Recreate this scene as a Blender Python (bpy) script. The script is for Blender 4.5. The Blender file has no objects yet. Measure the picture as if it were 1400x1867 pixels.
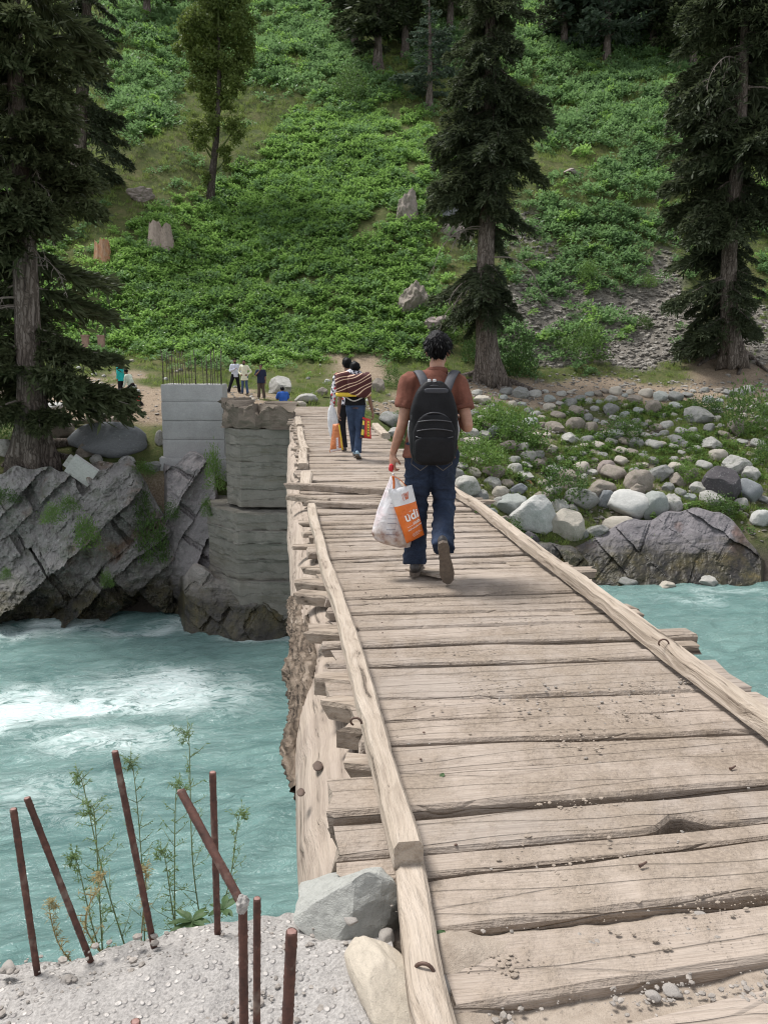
import bpy, bmesh, math, random
import numpy as np
from mathutils import Vector, Matrix, Euler

S = bpy.context.scene
COL = S.collection
R = math.radians
# ---------------------------------------------------------------- camera, sky, sun, exposure
TH, PS, EYE, FPX = R(10.2), R(7.4), 1.44, 1400.0      # pitch down, yaw to the right of the bridge, eye height over the deck
cam_d = bpy.data.cameras.new('camera'); cam = bpy.data.objects.new('camera', cam_d); COL.objects.link(cam)
f_h = Vector((math.sin(PS), math.cos(PS), 0)); r_h = Vector((math.cos(PS), -math.sin(PS), 0))
f_c = f_h*math.cos(TH) - Vector((0, 0, 1))*math.sin(TH); u_c = f_h*math.sin(TH) + Vector((0, 0, 1))*math.cos(TH)
M = Matrix((r_h, u_c, -f_c)).transposed().to_4x4(); M.translation = Vector((0, 0, EYE))
cam.matrix_world = M
cam_d.sensor_fit = 'VERTICAL'; cam_d.sensor_height = 36; cam_d.lens = 36*FPX/1867
cam_d.clip_start = 0.05; cam_d.clip_end = 600
S.camera = cam
SUN_EL, SUN_AZ = R(64), R(-50)          # azimuth from +Y (along the bridge) towards +X
w = bpy.data.worlds.new('World'); S.world = w; w.use_nodes = True
nt = w.node_tree; bg = nt.nodes['Background']
sky = nt.nodes.new('ShaderNodeTexSky'); sky.sky_type = 'NISHITA'; sky.sun_disc = False
sky.sun_elevation = SUN_EL; sky.sun_rotation = SUN_AZ; sky.altitude = 2400; sky.dust_density = 4.0; sky.air_density = 1.0
hs = nt.nodes.new('ShaderNodeHueSaturation'); hs.inputs['Saturation'].default_value = 0.22
nt.links.new(sky.outputs[0], hs.inputs['Color']); nt.links.new(hs.outputs[0], bg.inputs['Color'])
bg.inputs['Strength'].default_value = 0.142
sun_d = bpy.data.lights.new('sun', 'SUN'); sun_d.energy = 2.4; sun_d.angle = R(18); sun_d.color = (1, .975, .94)
sun = bpy.data.objects.new('sun', sun_d); COL.objects.link(sun)
sv = Vector((math.sin(SUN_AZ)*math.cos(SUN_EL), math.cos(SUN_AZ)*math.cos(SUN_EL), math.sin(SUN_EL)))
sun.rotation_euler = sv.to_track_quat('Z', 'Y').to_euler(); sun.location = sv*80
S.view_settings.view_transform = 'Standard'; S.view_settings.look = 'None'; S.view_settings.gamma = 1
S.view_settings.use_curve_mapping = False; S.view_settings.exposure = 1.03
S.render.film_transparent = False
S.cycles.max_bounces = 6; S.cycles.transparent_max_bounces = 8; S.cycles.diffuse_bounces = 3; S.cycles.glossy_bounces = 3
S.cycles.use_denoising = True; S.cycles.denoising_prefilter = 'ACCURATE'; S.cycles.filter_width = 1.15; S.cycles.sample_clamp_indirect = 4

# ---------------------------------------------------------------- pixel (of the 1400 x 1867 photograph) to place
def ang(y): return math.atan((933.5-y)/FPX) - TH            # elevation of an image row
def zat(y, D): return EYE + D*math.tan(ang(y))              # height at forward distance D
def at(x, y, D):
    z = zat(y, D); zc = D*math.cos(TH) + (EYE-z)*math.sin(TH)
    L = (x-700)/FPX*zc
    return Vector((D*math.sin(PS)+L*math.cos(PS), D*math.cos(PS)-L*math.sin(PS), z))
def onz(x, y, z):
    D = (z-EYE)/math.tan(ang(y)); return at(x, y, D)
def px(P):                                                   # arrays of points -> photograph pixels
    P = np.asarray(P, float); q = P-np.array([0, 0, EYE])
    X = q@np.array(r_h); Y = q@np.array(u_c); Z = np.maximum(q@np.array(f_c), 1e-3)
    return 700+FPX*X/Z, 933.5-FPX*Y/Z
def DT(x, y):                                                # world xy -> forward distance, lateral ratio
    D = x*math.sin(PS)+y*math.cos(PS); L = x*math.cos(PS)-y*math.sin(PS)
    return D, L/np.maximum(D, .1)

# ---------------------------------------------------------------- noise
_rs = np.random.RandomState(7); _perm = _rs.permutation(256); _perm = np.concatenate([_perm]*3)
_g = _rs.normal(size=(256, 3)); _g /= np.linalg.norm(_g, axis=1)[:, None]
def noise(P, freq=1.0, seed=0):
    P = np.asarray(P, float)*freq + np.array([seed*17.31, seed*7.77, seed*3.13])
    i = np.floor(P).astype(int); f = P-i; u = f*f*f*(f*(f*6-15)+10); i &= 255
    out = 0
    for dx in (0, 1):
        wx = u[..., 0] if dx else 1-u[..., 0]; a = _perm[i[..., 0]+dx]
        for dy in (0, 1):
            wy = u[..., 1] if dy else 1-u[..., 1]; b = _perm[a+i[..., 1]+dy]
            for dz in (0, 1):
                wz = u[..., 2] if dz else 1-u[..., 2]
                g = _g[_perm[b+i[..., 2]+dz]]
                out = out + wx*wy*wz*(g[..., 0]*(f[..., 0]-dx)+g[..., 1]*(f[..., 1]-dy)+g[..., 2]*(f[..., 2]-dz))
    return out*1.6
def fbm(P, freq=1.0, octv=4, seed=0, gain=.5, lac=2.03):
    s = 0; a = 1.0
    for k in range(octv):
        s = s + a*noise(P, freq, seed+k*5); a *= gain; freq *= lac
    return s
def sstep(a, b, x):
    t = np.clip((np.asarray(x, float)-a)/(b-a), 0, 1); return t*t*(3-2*t)
def inpoly(x, y, poly):
    r = np.zeros(np.shape(x), bool); n = len(poly)
    for i in range(n):
        x1, y1 = poly[i]; x2, y2 = poly[(i+1) % n]
        c = ((y1 > y) != (y2 > y)) & (x < (x2-x1)*(y-y1)/((y2-y1) or 1e-9)+x1)
        r ^= c
    return r

# ---------------------------------------------------------------- meshes
def mesh(name, V, F, smooth=False, attrs=None):
    V = np.asarray(V, np.float32).reshape(-1, 3)
    if isinstance(F, np.ndarray): F = [F]
    arrs = [np.asarray(a, np.int32) for a in F if len(a)] if (len(F) and isinstance(F[0], np.ndarray)) else None
    me = bpy.data.meshes.new(name)
    if arrs is None:
        me.from_pydata(V.tolist(), [], [list(map(int, f)) for f in F])
    else:
        tot = sum(a.size for a in arrs); npol = sum(len(a) for a in arrs)
        me.vertices.add(len(V)); me.vertices.foreach_set('co', V.ravel())
        me.loops.add(tot); me.loops.foreach_set('vertex_index', np.concatenate([a.ravel() for a in arrs]))
        me.polygons.add(npol)
        sizes = np.concatenate([np.full(len(a), a.shape[1], np.int32) for a in arrs])
        st = np.concatenate([[0], np.cumsum(sizes)[:-1]]).astype(np.int32)
        me.polygons.foreach_set('loop_start', st)
        try: me.polygons.foreach_set('loop_total', sizes)
        except Exception: pass
    me.update(calc_edges=True)
    if attrs:
        for k, v in attrs.items():
            v = np.asarray(v, np.float32)
            if v.ndim == 1:
                a = me.attributes.new(k, 'FLOAT', 'POINT'); a.data.foreach_set('value', v)
            else:
                a = me.attributes.new(k, 'FLOAT_VECTOR', 'POINT'); a.data.foreach_set('vector', v.ravel())
    me.polygons.foreach_set('use_smooth', np.full(len(me.polygons), smooth, bool))
    me.validate(); return me
def put(name, me, mat=None, parent=None, loc=None, rot=None, scale=None):
    o = bpy.data.objects.new(name, me); COL.objects.link(o)
    if mat is not None and me is not None and not me.materials:
        for m in (mat if isinstance(mat, (list, tuple)) else [mat]): me.materials.append(m)
    if parent is not None: o.parent = parent
    if loc is not None: o.location = loc
    if rot is not None: o.rotation_euler = rot
    if scale is not None: o.scale = scale if hasattr(scale, '__len__') else (scale,)*3
    return o
def tag(o, label, cat, group=None, kind=None):
    if label: o['label'] = label
    if cat: o['category'] = cat
    if group: o['group'] = group
    if kind or cat: o['kind'] = kind or 'thing'
    return o
def empty(name, loc, rz=0.0):
    o = bpy.data.objects.new(name, None); COL.objects.link(o); o.location = loc; o.rotation_euler = (0, 0, rz)
    o.empty_display_size = .2; return o
class MB:                                                    # collects pieces of ONE part
    def __init__(s): s.V = []; s.Q = []; s.T = []; s.n = 0
    def add(s, V, Q=None, T=None):
        V = np.asarray(V, float).reshape(-1, 3)
        if Q is not None and len(Q): s.Q.append(np.asarray(Q, int)+s.n)
        if T is not None and len(T): s.T.append(np.asarray(T, int)+s.n)
        s.V.append(V); s.n += len(V); return s
    def faces(s):
        F = []
        if s.Q: F.append(np.concatenate(s.Q))
        if s.T: F.append(np.concatenate(s.T))
        return F
    def verts(s): return np.concatenate(s.V)
    def mesh(s, name, smooth=False, attrs=None): return mesh(name, s.verts(), s.faces(), smooth, attrs)
    def put(s, name, mat, parent=None, smooth=False, **k): return put(name, s.mesh(name, smooth), mat, parent, **k)
def grid_faces(nu, nv, wrap_u=False):
    iu = np.arange(nu if wrap_u else nu-1); iv = np.arange(nv-1)
    a, b = np.meshgrid(iu, iv, indexing='ij'); a2 = (a+1) % nu
    return np.stack([a*nv+b, a2*nv+b, a2*nv+b+1, a*nv+b+1], -1).reshape(-1, 4)
def tube(path, rad, sides=8, cap=True, flat=1.0, up=None, twist=0.0):
    """rings along a path; rad scalar, (n,) or (n,2); returns V, Q, T"""
    P = np.asarray(path, float); n = len(P)
    rad = np.asarray(rad, float)
    if rad.ndim == 0: rad = np.full(n, float(rad))
    if rad.ndim == 1: rad = np.stack([rad, rad*flat], 1)
    T = np.gradient(P, axis=0); T /= np.maximum(np.linalg.norm(T, axis=1), 1e-9)[:, None]
    a = np.array(up if up is not None else ((0, 0, 1) if abs(T[0, 2]) < .9 else (0, 1, 0)), float)
    V = []
    for i in range(n):
        b = np.cross(T[i], a); b /= max(np.linalg.norm(b), 1e-9); a = np.cross(b, T[i])
        th = np.linspace(0, 2*np.pi, sides, endpoint=False)+twist
        V.append(P[i]+np.outer(np.cos(th)*rad[i, 0], b)+np.outer(np.sin(th)*rad[i, 1], a))
    V = np.concatenate(V)
    i, j = np.meshgrid(np.arange(n-1), np.arange(sides), indexing='ij'); j2 = (j+1) % sides
    Q = np.stack([i*sides+j, i*sides+j2, (i+1)*sides+j2, (i+1)*sides+j], -1).reshape(-1, 4)
    Tr = []
    if cap:
        V = np.concatenate([V, P[:1], P[-1:]]); c0 = n*sides; c1 = c0+1
        jj = np.arange(sides); k2 = (jj+1) % sides
        Tr = np.concatenate([np.stack([np.full(sides, c0), k2, jj], 1), np.stack([np.full(sides, c1), (n-1)*sides+jj, (n-1)*sides+k2], 1)])
    return V, Q, Tr
def spline(pts, n):
    """Catmull-Rom through pts (any columns)"""
    P = np.asarray(pts, float); m = len(P)
    if m == 2: t = np.linspace(0, 1, n)[:, None]; return P[0]*(1-t)+P[1]*t
    E = np.concatenate([2*P[:1]-P[1:2], P, 2*P[-1:]-P[-2:-1]])
    u = np.linspace(0, m-1-1e-9, n); i = u.astype(int); f = (u-i)[:, None]
    p0, p1, p2, p3 = E[i], E[i+1], E[i+2], E[i+3]
    return .5*((2*p1)+(-p0+p2)*f+(2*p0-5*p1+4*p2-p3)*f*f+(-p0+3*p1-3*p2+p3)*f**3)
def box(c, s, rot=None):
    c = np.array(c, float); s = np.array(s, float)/2
    V = np.array([[x, y, z] for x in (-1, 1) for y in (-1, 1) for z in (-1, 1)], float)*s
    if rot is not None: V = V@np.array(rot.to_matrix()).T
    Q = [[0, 1, 3, 2], [4, 6, 7, 5], [0, 4, 5, 1], [2, 3, 7, 6], [0, 2, 6, 4], [1, 5, 7, 3]]
    return V+c, np.array(Q)
_ico = {}
def ico(sub):
    if sub not in _ico:
        bm = bmesh.new(); bmesh.ops.create_icosphere(bm, subdivisions=sub, radius=1)
        bm.verts.ensure_lookup_table()
        _ico[sub] = (np.array([v.co[:] for v in bm.verts]), np.array([[v.index for v in f.verts] for f in bm.faces])); bm.free()
    return _ico[sub]
def rock_vf(seed, sub=3, cuts=6, rough=.05, round_=.22, lo=.62, hi=.92):
    V, T = ico(sub); V = V.copy(); rs = np.random.RandomState(seed)
    V *= (1+round_*noise(V, .9, seed)+round_*.4*noise(V, 2.1, seed+3))[:, None]
    for k in range(cuts):
        n = rs.normal(size=3); n /= np.linalg.norm(n); d = rs.uniform(lo, hi)
        e = V@n-d; V -= np.outer(np.maximum(e, 0)*.92, n)
    V *= (1+rough*fbm(V, 3.0, 3, seed+9))[:, None]
    V -= (V.max(0)+V.min(0))/2; V /= (V.max(0)-V.min(0))/2
    return V, T
def remesh(V, F, vox, smooth=2):
    """one continuous skin over overlapping closed pieces"""
    me = mesh('tmp', V, F); o = bpy.data.objects.new('tmp', me); COL.objects.link(o)
    m = o.modifiers.new('r', 'REMESH'); m.mode = 'VOXEL'; m.voxel_size = vox; m.adaptivity = 0
    if smooth:
        s = o.modifiers.new('s', 'SMOOTH'); s.factor = .5; s.iterations = smooth
    dg = bpy.context.evaluated_depsgraph_get(); e = o.evaluated_get(dg); me2 = bpy.data.meshes.new_from_object(e)
    bpy.data.objects.remove(o); bpy.data.meshes.remove(me)
    me2.polygons.foreach_set('use_smooth', np.ones(len(me2.polygons), bool))
    return me2
def mverts(me):
    a = np.zeros(len(me.vertices)*3, np.float32); me.vertices.foreach_get('co', a); return a.reshape(-1, 3).astype(float)
def setverts(me, V):
    me.vertices.foreach_set('co', np.asarray(V, np.float32).ravel()); me.update()
def mnormals(me):
    a = np.zeros(len(me.vertices)*3, np.float32); me.vertices.foreach_get('normal', a); return a.reshape(-1, 3)

# ---------------------------------------------------------------- materials
class NB:
    def __init__(s, name):
        s.m = bpy.data.materials.new(name); s.m.use_nodes = True; s.t = s.m.node_tree
        s.b = s.t.nodes['Principled BSDF']; s.out = s.t.nodes['Material Output']
    def n(s, typ, ins=None, **at_):
        k = s.t.nodes.new('ShaderNode'+typ)
        for a, v in at_.items(): setattr(k, a, v)
        for a, v in (ins or {}).items(): s.set(k.inputs[a], v)
        return k
    def set(s, sock, v):
        if hasattr(v, 'outputs'): v = v.outputs[0]
        if isinstance(v, bpy.types.NodeSocket): s.t.links.new(v, sock)
        else:
            if isinstance(v, (tuple, list)) and len(v) == 3 and sock.type == 'RGBA': v = (*v, 1)
            sock.default_value = v
    def coord(s, kind='Object', scale=(1, 1, 1), rnd=False, rot=(0, 0, 0)):
        tc = s.n('TexCoord').outputs[kind]
        if rnd:
            oi = s.n('ObjectInfo'); mul = s.n('VectorMath', {0: oi.outputs['Random'], 1: (97., 61., 43.)}, operation='MULTIPLY')
            tc = s.n('VectorMath', {0: tc, 1: mul.outputs[0]}, operation='ADD').outputs[0]
        return s.n('Mapping', {'Vector': tc, 'Scale': scale, 'Rotation': rot}).outputs[0]
    def noise(s, vec, scale=5., detail=4., rough=.55, dist=0.):
        return s.n('TexNoise', {'Vector': vec, 'Scale': scale, 'Detail': detail, 'Roughness': rough, 'Distortion': dist}).outputs[0]
    def ramp(s, fac, stops, interp='LINEAR'):
        r = s.n('ValToRGB', {'Fac': fac}); cr = r.color_ramp; cr.interpolation = interp
        while len(cr.elements) < len(stops): cr.elements.new(.5)
        for e, (p, c) in zip(cr.elements, stops):
            e.position = p; e.color = (*c, 1) if hasattr(c, '__len__') else (c, c, c, 1)
        return r.outputs[0]
    def mix(s, fac, a, b, mode='MIX'):
        k = s.n('Mix', data_type='RGBA', blend_type=mode); s.set(k.inputs['Factor'], fac); s.set(k.inputs[6], a); s.set(k.inputs[7], b)
        return k.outputs[2]
    def math(s, op, a, b=0.0, clamp=False):
        return s.n('Math', {0: a, 1: b}, operation=op, use_clamp=clamp).outputs[0]
    def attr(s, name): return s.n('Attribute', attribute_name=name)
    def bump(s, h, strength=.5, dist=.02, normal=None):
        k = s.n('Bump', {'Height': h, 'Strength': strength, 'Distance': dist})
        if normal is not None: s.set(k.inputs['Normal'], normal)
        return k.outputs[0]
    def done(s, color=None, rough=None, normal=None, **k):
        if color is not None: s.set(s.b.inputs['Base Color'], color)
        if rough is not None: s.set(s.b.inputs['Roughness'], rough)
        if normal is not None: s.set(s.b.inputs['Normal'], normal)
        for a, v in k.items(): s.set(s.b.inputs[a.replace('_', ' ')], v)
        return s.m

def m_cloth(name, c, c2=None, scale=14, bump=.35, rough=.9):
    b = NB(name); v = b.coord('Object')
    n1 = b.noise(v, scale, 4, .6); n2 = b.noise(v, 260, 2, .5)
    col = b.ramp(n1, [(.3, tuple(x*.72 for x in c)), (.7, c2 or tuple(min(1, x*1.2) for x in c))])
    col = b.mix(.25, col, b.ramp(n2, [(.3, tuple(x*.6 for x in c)), (.7, tuple(min(1, x*1.5) for x in c))]))
    h = b.math('ADD', n1, b.math('MULTIPLY', n2, .15))
    return b.done(col, rough, b.bump(h, bump, .03), Specular_IOR_Level=.2)
def m_plain(name, c, rough=.6, var=.25, scale=20, bump=.15, metallic=0., dist=.01):
    b = NB(name); v = b.coord('Object', rnd=True); n = b.noise(v, scale, 5, .6)
    col = b.ramp(n, [(.25, tuple(x*(1-var) for x in c)), (.75, tuple(min(1, x*(1+var)) for x in c))])
    return b.done(col, rough, b.bump(n, bump, dist), Metallic=metallic)
def m_leaf(name, c1, c2, trans=.35, rough=.55, spot=None):
    """leaf material; colour differs from plant to plant and clump to clump"""
    b = NB(name); oi = b.n('ObjectInfo').outputs['Random']
    n = b.noise(b.coord('Object', rnd=True), 2.2, 3, .6)
    pn = b.noise(b.n('NewGeometry').outputs['Position'], .13, 4, .65)
    f = b.math('ADD', b.math('ADD', b.math('MULTIPLY', oi, .38), b.math('MULTIPLY', n, .42)), b.math('MULTIPLY', b.math('SUBTRACT', pn, .5), 1.3))
    f = b.math('ADD', f, .08)
    col = b.ramp(f, [(.15, c1), (.75, c2)])
    b.done(col, rough, Specular_IOR_Level=.25)
    tr = b.n('BsdfTranslucent', {'Color': b.mix(.5, col, tuple(min(1, x*1.25) for x in c2))})
    mx = b.n('MixShader', {0: trans, 1: b.b.outputs[0], 2: tr.outputs[0]})
    b.t.links.new(mx.outputs[0], b.out.inputs['Surface']); return b.m

def m_wood():
    b = NB('weathered_plank'); v = b.coord('Object', rnd=True)
    g = b.n('Mapping', {'Vector': v, 'Scale': (1.3, 34, 34)}).outputs[0]
    warp = b.noise(v, 1.6, 2, .5)
    gw = b.n('VectorMath', {0: g, 1: b.n('CombineXYZ', {1: b.math('MULTIPLY', warp, 2.6)}).outputs[0]}, operation='ADD').outputs[0]
    gr = b.noise(gw, 1.0, 5, .62, .15)
    fine = b.noise(b.n('Mapping', {'Vector': v, 'Scale': (6, 190, 190)}).outputs[0], 1, 3, .6)
    crk = b.n('TexVoronoi', {'Vector': b.n('Mapping', {'Vector': gw, 'Scale': (.55, .28, .28)}).outputs[0], 'Scale': 1.0, 'Randomness': 1.}, feature='DISTANCE_TO_EDGE').outputs[0]
    crkm = b.ramp(crk, [(0.0, 1.0), (.022, 0.0)])
    rnd = b.n('ObjectInfo').outputs['Random']
    base = b.ramp(gr, [(.2, (.215, .17, .137)), (.42, (.315, .258, .213)), (.62, (.36, .30, .252)), (.85, (.41, .35, .30))])
    base = b.mix(b.ramp(rnd, [(.0, .75), (.35, .1), (.7, .0), (1., .6)]), base, b.ramp(rnd, [(.4, (.25, .222, .20)), (.6, (.43, .365, .31))]))
    base = b.mix(b.ramp(b.noise(b.n('Mapping', {'Vector': v, 'Scale': (1.1, 4.5, 4.5)}).outputs[0], 1.4, 5, .7), [(.5, 0.), (.72, .6)]), base, (.19, .165, .148))
    base = b.mix(b.math('MULTIPLY', crkm, .22), base, (.07, .05, .035))
    base = b.mix(.38, base, b.ramp(fine, [(.3, (.16, .12, .092)), (.7, (.52, .44, .37))]))
    tc = b.n('NewGeometry').outputs['Position']
    dn = b.noise(tc, 1.15, 6, .68); dn2 = b.noise(tc, 9.0, 5, .7)
    dm = b.ramp(b.math('ADD', b.math('MULTIPLY', dn, .75), b.math('MULTIPLY', dn2, .3)), [(.46, 0.0), (.585, .9)])
    dirt = b.ramp(b.noise(tc, 60, 4, .7), [(.3, (.13, .10, .075)), (.7, (.30, .24, .185))])
    col = b.mix(dm, base, dirt)
    dust = b.ramp(b.noise(tc, .6, 4, .6), [(.35, 0.05), (.7, .45)])
    col = b.mix(dust, col, (.375, .315, .258))
    h = b.math('ADD', b.math('MULTIPLY', gr, .8), b.math('MULTIPLY', fine, .35))
    h = b.math('SUBTRACT', h, b.math('MULTIPLY', crkm, .45)); h = b.math('ADD', h, b.math('MULTIPLY', b.math('MULTIPLY', dm, dn2), 1.2))
    return b.done(col, .86, b.bump(h, 1., .012), Specular_IOR_Level=.2)
def m_timber(name, along='Y', c=((.16, .12, .09), (.36, .3, .24), (.50, .43, .36))):
    b = NB(name); v = b.coord('Object', rnd=True)
    sc = {'X': (1, 26, 26), 'Y': (26, 1, 26), 'Z': (26, 26, 1)}[along]
    w_ = b.noise(v, 1.3, 2); g = b.n('VectorMath', {0: b.n('Mapping', {'Vector': v, 'Scale': sc}).outputs[0], 1: b.n('VectorMath', {0: w_, 1: (4., 4., 4.)}, operation='MULTIPLY').outputs[0]}, operation='ADD').outputs[0]
    gr = b.noise(g, 1, 5, .65); sp = b.noise(v, 3.2, 5, .65)
    col = b.ramp(gr, [(.25, c[0]), (.5, c[1]), (.78, c[2])])
    col = b.mix(b.ramp(sp, [(.45, 0.), (.7, .5)]), col, (.42, .35, .28))
    crk = b.ramp(gr, [(.3, 1.), (.38, 0.)])
    h = b.math('SUBTRACT', gr, b.math('MULTIPLY', crk, .6))
    return b.done(col, .85, b.bump(h, 1., .02), Specular_IOR_Level=.2)
def m_bark(name='bark', c=((.035, .028, .024), (.12, .095, .08), (.26, .225, .2)), sc=(7, 7, 1.1), bump=1.0):
    b = NB(name); v = b.coord('Object')
    g = b.n('Mapping', {'Vector': v, 'Scale': sc}).outputs[0]
    gw = b.n('VectorMath', {0: g, 1: b.n('VectorMath', {0: b.noise(v, 2.5, 3), 1: (1.6, 1.6, 1.6)}, operation='MULTIPLY').outputs[0]}, operation='ADD').outputs[0]
    n = b.noise(gw, 1., 6, .68); vo = b.n('TexVoronoi', {'Vector': gw, 'Scale': 1.5}, feature='DISTANCE_TO_EDGE').outputs[0]
    f = b.math('ADD', b.math('MULTIPLY', n, .8), b.math('MULTIPLY', b.ramp(vo, [(0, 0.), (.25, .5)]), .5))
    col = b.ramp(f, [(.3, c[0]), (.55, c[1]), (.85, c[2])])
    return b.done(col, .92, b.bump(f, bump, .06), Specular_IOR_Level=.15)
def m_rock(name, c, bed=None, rough=.85, scale=1.0, wet=False, moss=.0, lichen=.3, stain=None, bumpd=.06):
    """stone with grain, joints, lichen spots; wet=True: dark algae band over the waterline"""
    b = NB(name); v = b.coord('Object', rnd=True) if not wet else b.coord('Object')
    vv = b.n('Mapping', {'Vector': v, 'Rotation': bed or (0, 0, 0), 'Scale': (.55, 1.0, 3.2) if bed else (1, 1, 1)}).outputs[0]
    n1 = b.noise(vv, 1.1*scale, 6, .65, .4); n2 = b.noise(v, 7*scale, 5, .7); n3 = b.noise(v, 38*scale, 3, .6)
    d = tuple(x*.55 for x in c); l = tuple(min(1, x*1.3) for x in c)
    col = b.ramp(n1, [(.25, d), (.5, c), (.75, l)])
    col = b.mix(.45, col, b.ramp(n2, [(.3, d), (.5, c), (.7, l)]), 'MIX')
    col = b.mix(.25, col, b.ramp(n3, [(.3, tuple(x*.4 for x in c)), (.7, tuple(min(1, x*1.6) for x in c))]))
    vo = b.n('TexVoronoi', {'Vector': b.n('VectorMath', {0: vv, 1: b.n('VectorMath', {0: n2, 1: (.5, .5, .5)}, operation='MULTIPLY').outputs[0]}, operation='ADD').outputs[0], 'Scale': 1.2*scale}, feature='DISTANCE_TO_EDGE').outputs[0]
    cr = b.ramp(vo, [(0., 1.), (.03, 0.)])
    if bed: col = b.mix(b.math('MULTIPLY', cr, .1), col, tuple(x*.3 for x in c))
    if lichen: col = b.mix(b.math('MULTIPLY', b.ramp(b.noise(v, 4.5*scale, 6, .75), [(.58, 0.), (.66, 1.)]), lichen), col, (.46, .46, .43))
    if stain: col = b.mix(b.ramp(b.noise(v, .7*scale, 4, .6), [(.55, 0.), (.68, .8)]), col, stain)
    if moss: col = b.mix(b.math('MULTIPLY', b.ramp(b.noise(v, 1.7*scale, 5, .7), [(.5, 0.), (.62, 1.)]), moss), col, (.05, .075, .02))
    ro = rough
    if wet:
        z = b.n('SeparateXYZ', {0: b.n('NewGeometry').outputs['Position']}).outputs[2]
        zz = b.math('ADD', z, b.math('MULTIPLY', b.math('SUBTRACT', n1, .5), 1.6))
        mk = b.n('MapRange', {'Value': zz, 'From Min': -5.4, 'From Max': -6.2, 'To Min': 0., 'To Max': 1.}).outputs[0]
        alg = b.ramp(b.noise(v, 1.4, 5, .7), [(.4, (.018, .016, .012)), (.6, (.05, .042, .014)), (.75, (.11, .08, .015))])
        col = b.mix(b.math('MULTIPLY', mk, .9), col, alg)
        ro = b.n('MapRange', {'Value': mk, 'To Min': rough, 'To Max': .45}).outputs[0]
    h = b.math('ADD', b.math('MULTIPLY', n1, .8), b.math('MULTIPLY', n2, .5)); h = b.math('ADD', h, b.math('MULTIPLY', n3, .12))
    if bed: h = b.math('SUBTRACT', h, b.math('MULTIPLY', cr, .06))
    return b.done(col, ro, b.bump(h, .8, bumpd), Specular_IOR_Level=.3)
def m_concrete(name, c, speck=.3, board=False, dark=0., gravel=0.):
    b = NB(name); v = b.coord('Object')
    n1 = b.noise(v, 1.3, 6, .65); n2 = b.noise(v, 22, 5, .7); n3 = b.noise(v, 120, 3, .6)
    col = b.ramp(n1, [(.3, tuple(x*(.72-dark) for x in c)), (.7, tuple(min(1, x*1.12) for x in c))])
    col = b.mix(.35, col, b.ramp(n2, [(.3, tuple(x*.6 for x in c)), (.7, tuple(min(1, x*1.3) for x in c))]))
    col = b.mix(speck*.6, col, b.ramp(n3, [(.35, tuple(x*.45 for x in c)), (.65, tuple(min(1, x*1.5) for x in c))]))
    h = b.math('ADD', b.math('MULTIPLY', n2, .6), b.math('MULTIPLY', n3, .4))
    if board:
        w_ = b.n('TexWave', {'Vector': b.n('Mapping', {'Vector': v, 'Scale': (.25, .25, 1)}).outputs[0], 'Scale': .9, 'Distortion': 6., 'Detail': 4., 'Detail Scale': 2.5, 'Detail Roughness': .7}, wave_type='BANDS', bands_direction='Z').outputs[1]
        col = b.mix(b.ramp(w_, [(.0, .5), (.06, 0.)]), col, tuple(x*.38 for x in c))
        col = b.mix(b.ramp(b.noise(b.n('Mapping', {'Vector': v, 'Scale': (.5, .5, 3)}).outputs[0], 1.2, 5, .7), [(.5, 0.), (.72, .7)]), col, tuple(x*.5*k for x, k in zip(c, (1.05, 1, .8))))
        h = b.math('ADD', h, b.math('MULTIPLY', w_, .5))
    if gravel:
        vo = b.n('TexVoronoi', {'Vector': v, 'Scale': 55.}); vd = vo.outputs['Distance']
        vc = b.n('SeparateXYZ', {0: vo.outputs['Color']}).outputs[0]
        pm = b.math('MULTIPLY', b.ramp(vd, [(.3, 1.), (.5, 0.)]), b.ramp(vc, [(.45, 0.), (.55, 1.)]))
        col = b.mix(b.math('MULTIPLY', pm, gravel), col, b.ramp(vc, [(.5, (.22, .2, .19)), (.75, (.42, .39, .36)), (.95, (.58, .54, .5))]))
        h = b.math('ADD', h, b.math('MULTIPLY', pm, .6))
    return b.done(col, .92, b.bump(h, .7, .02), Specular_IOR_Level=.2)
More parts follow.
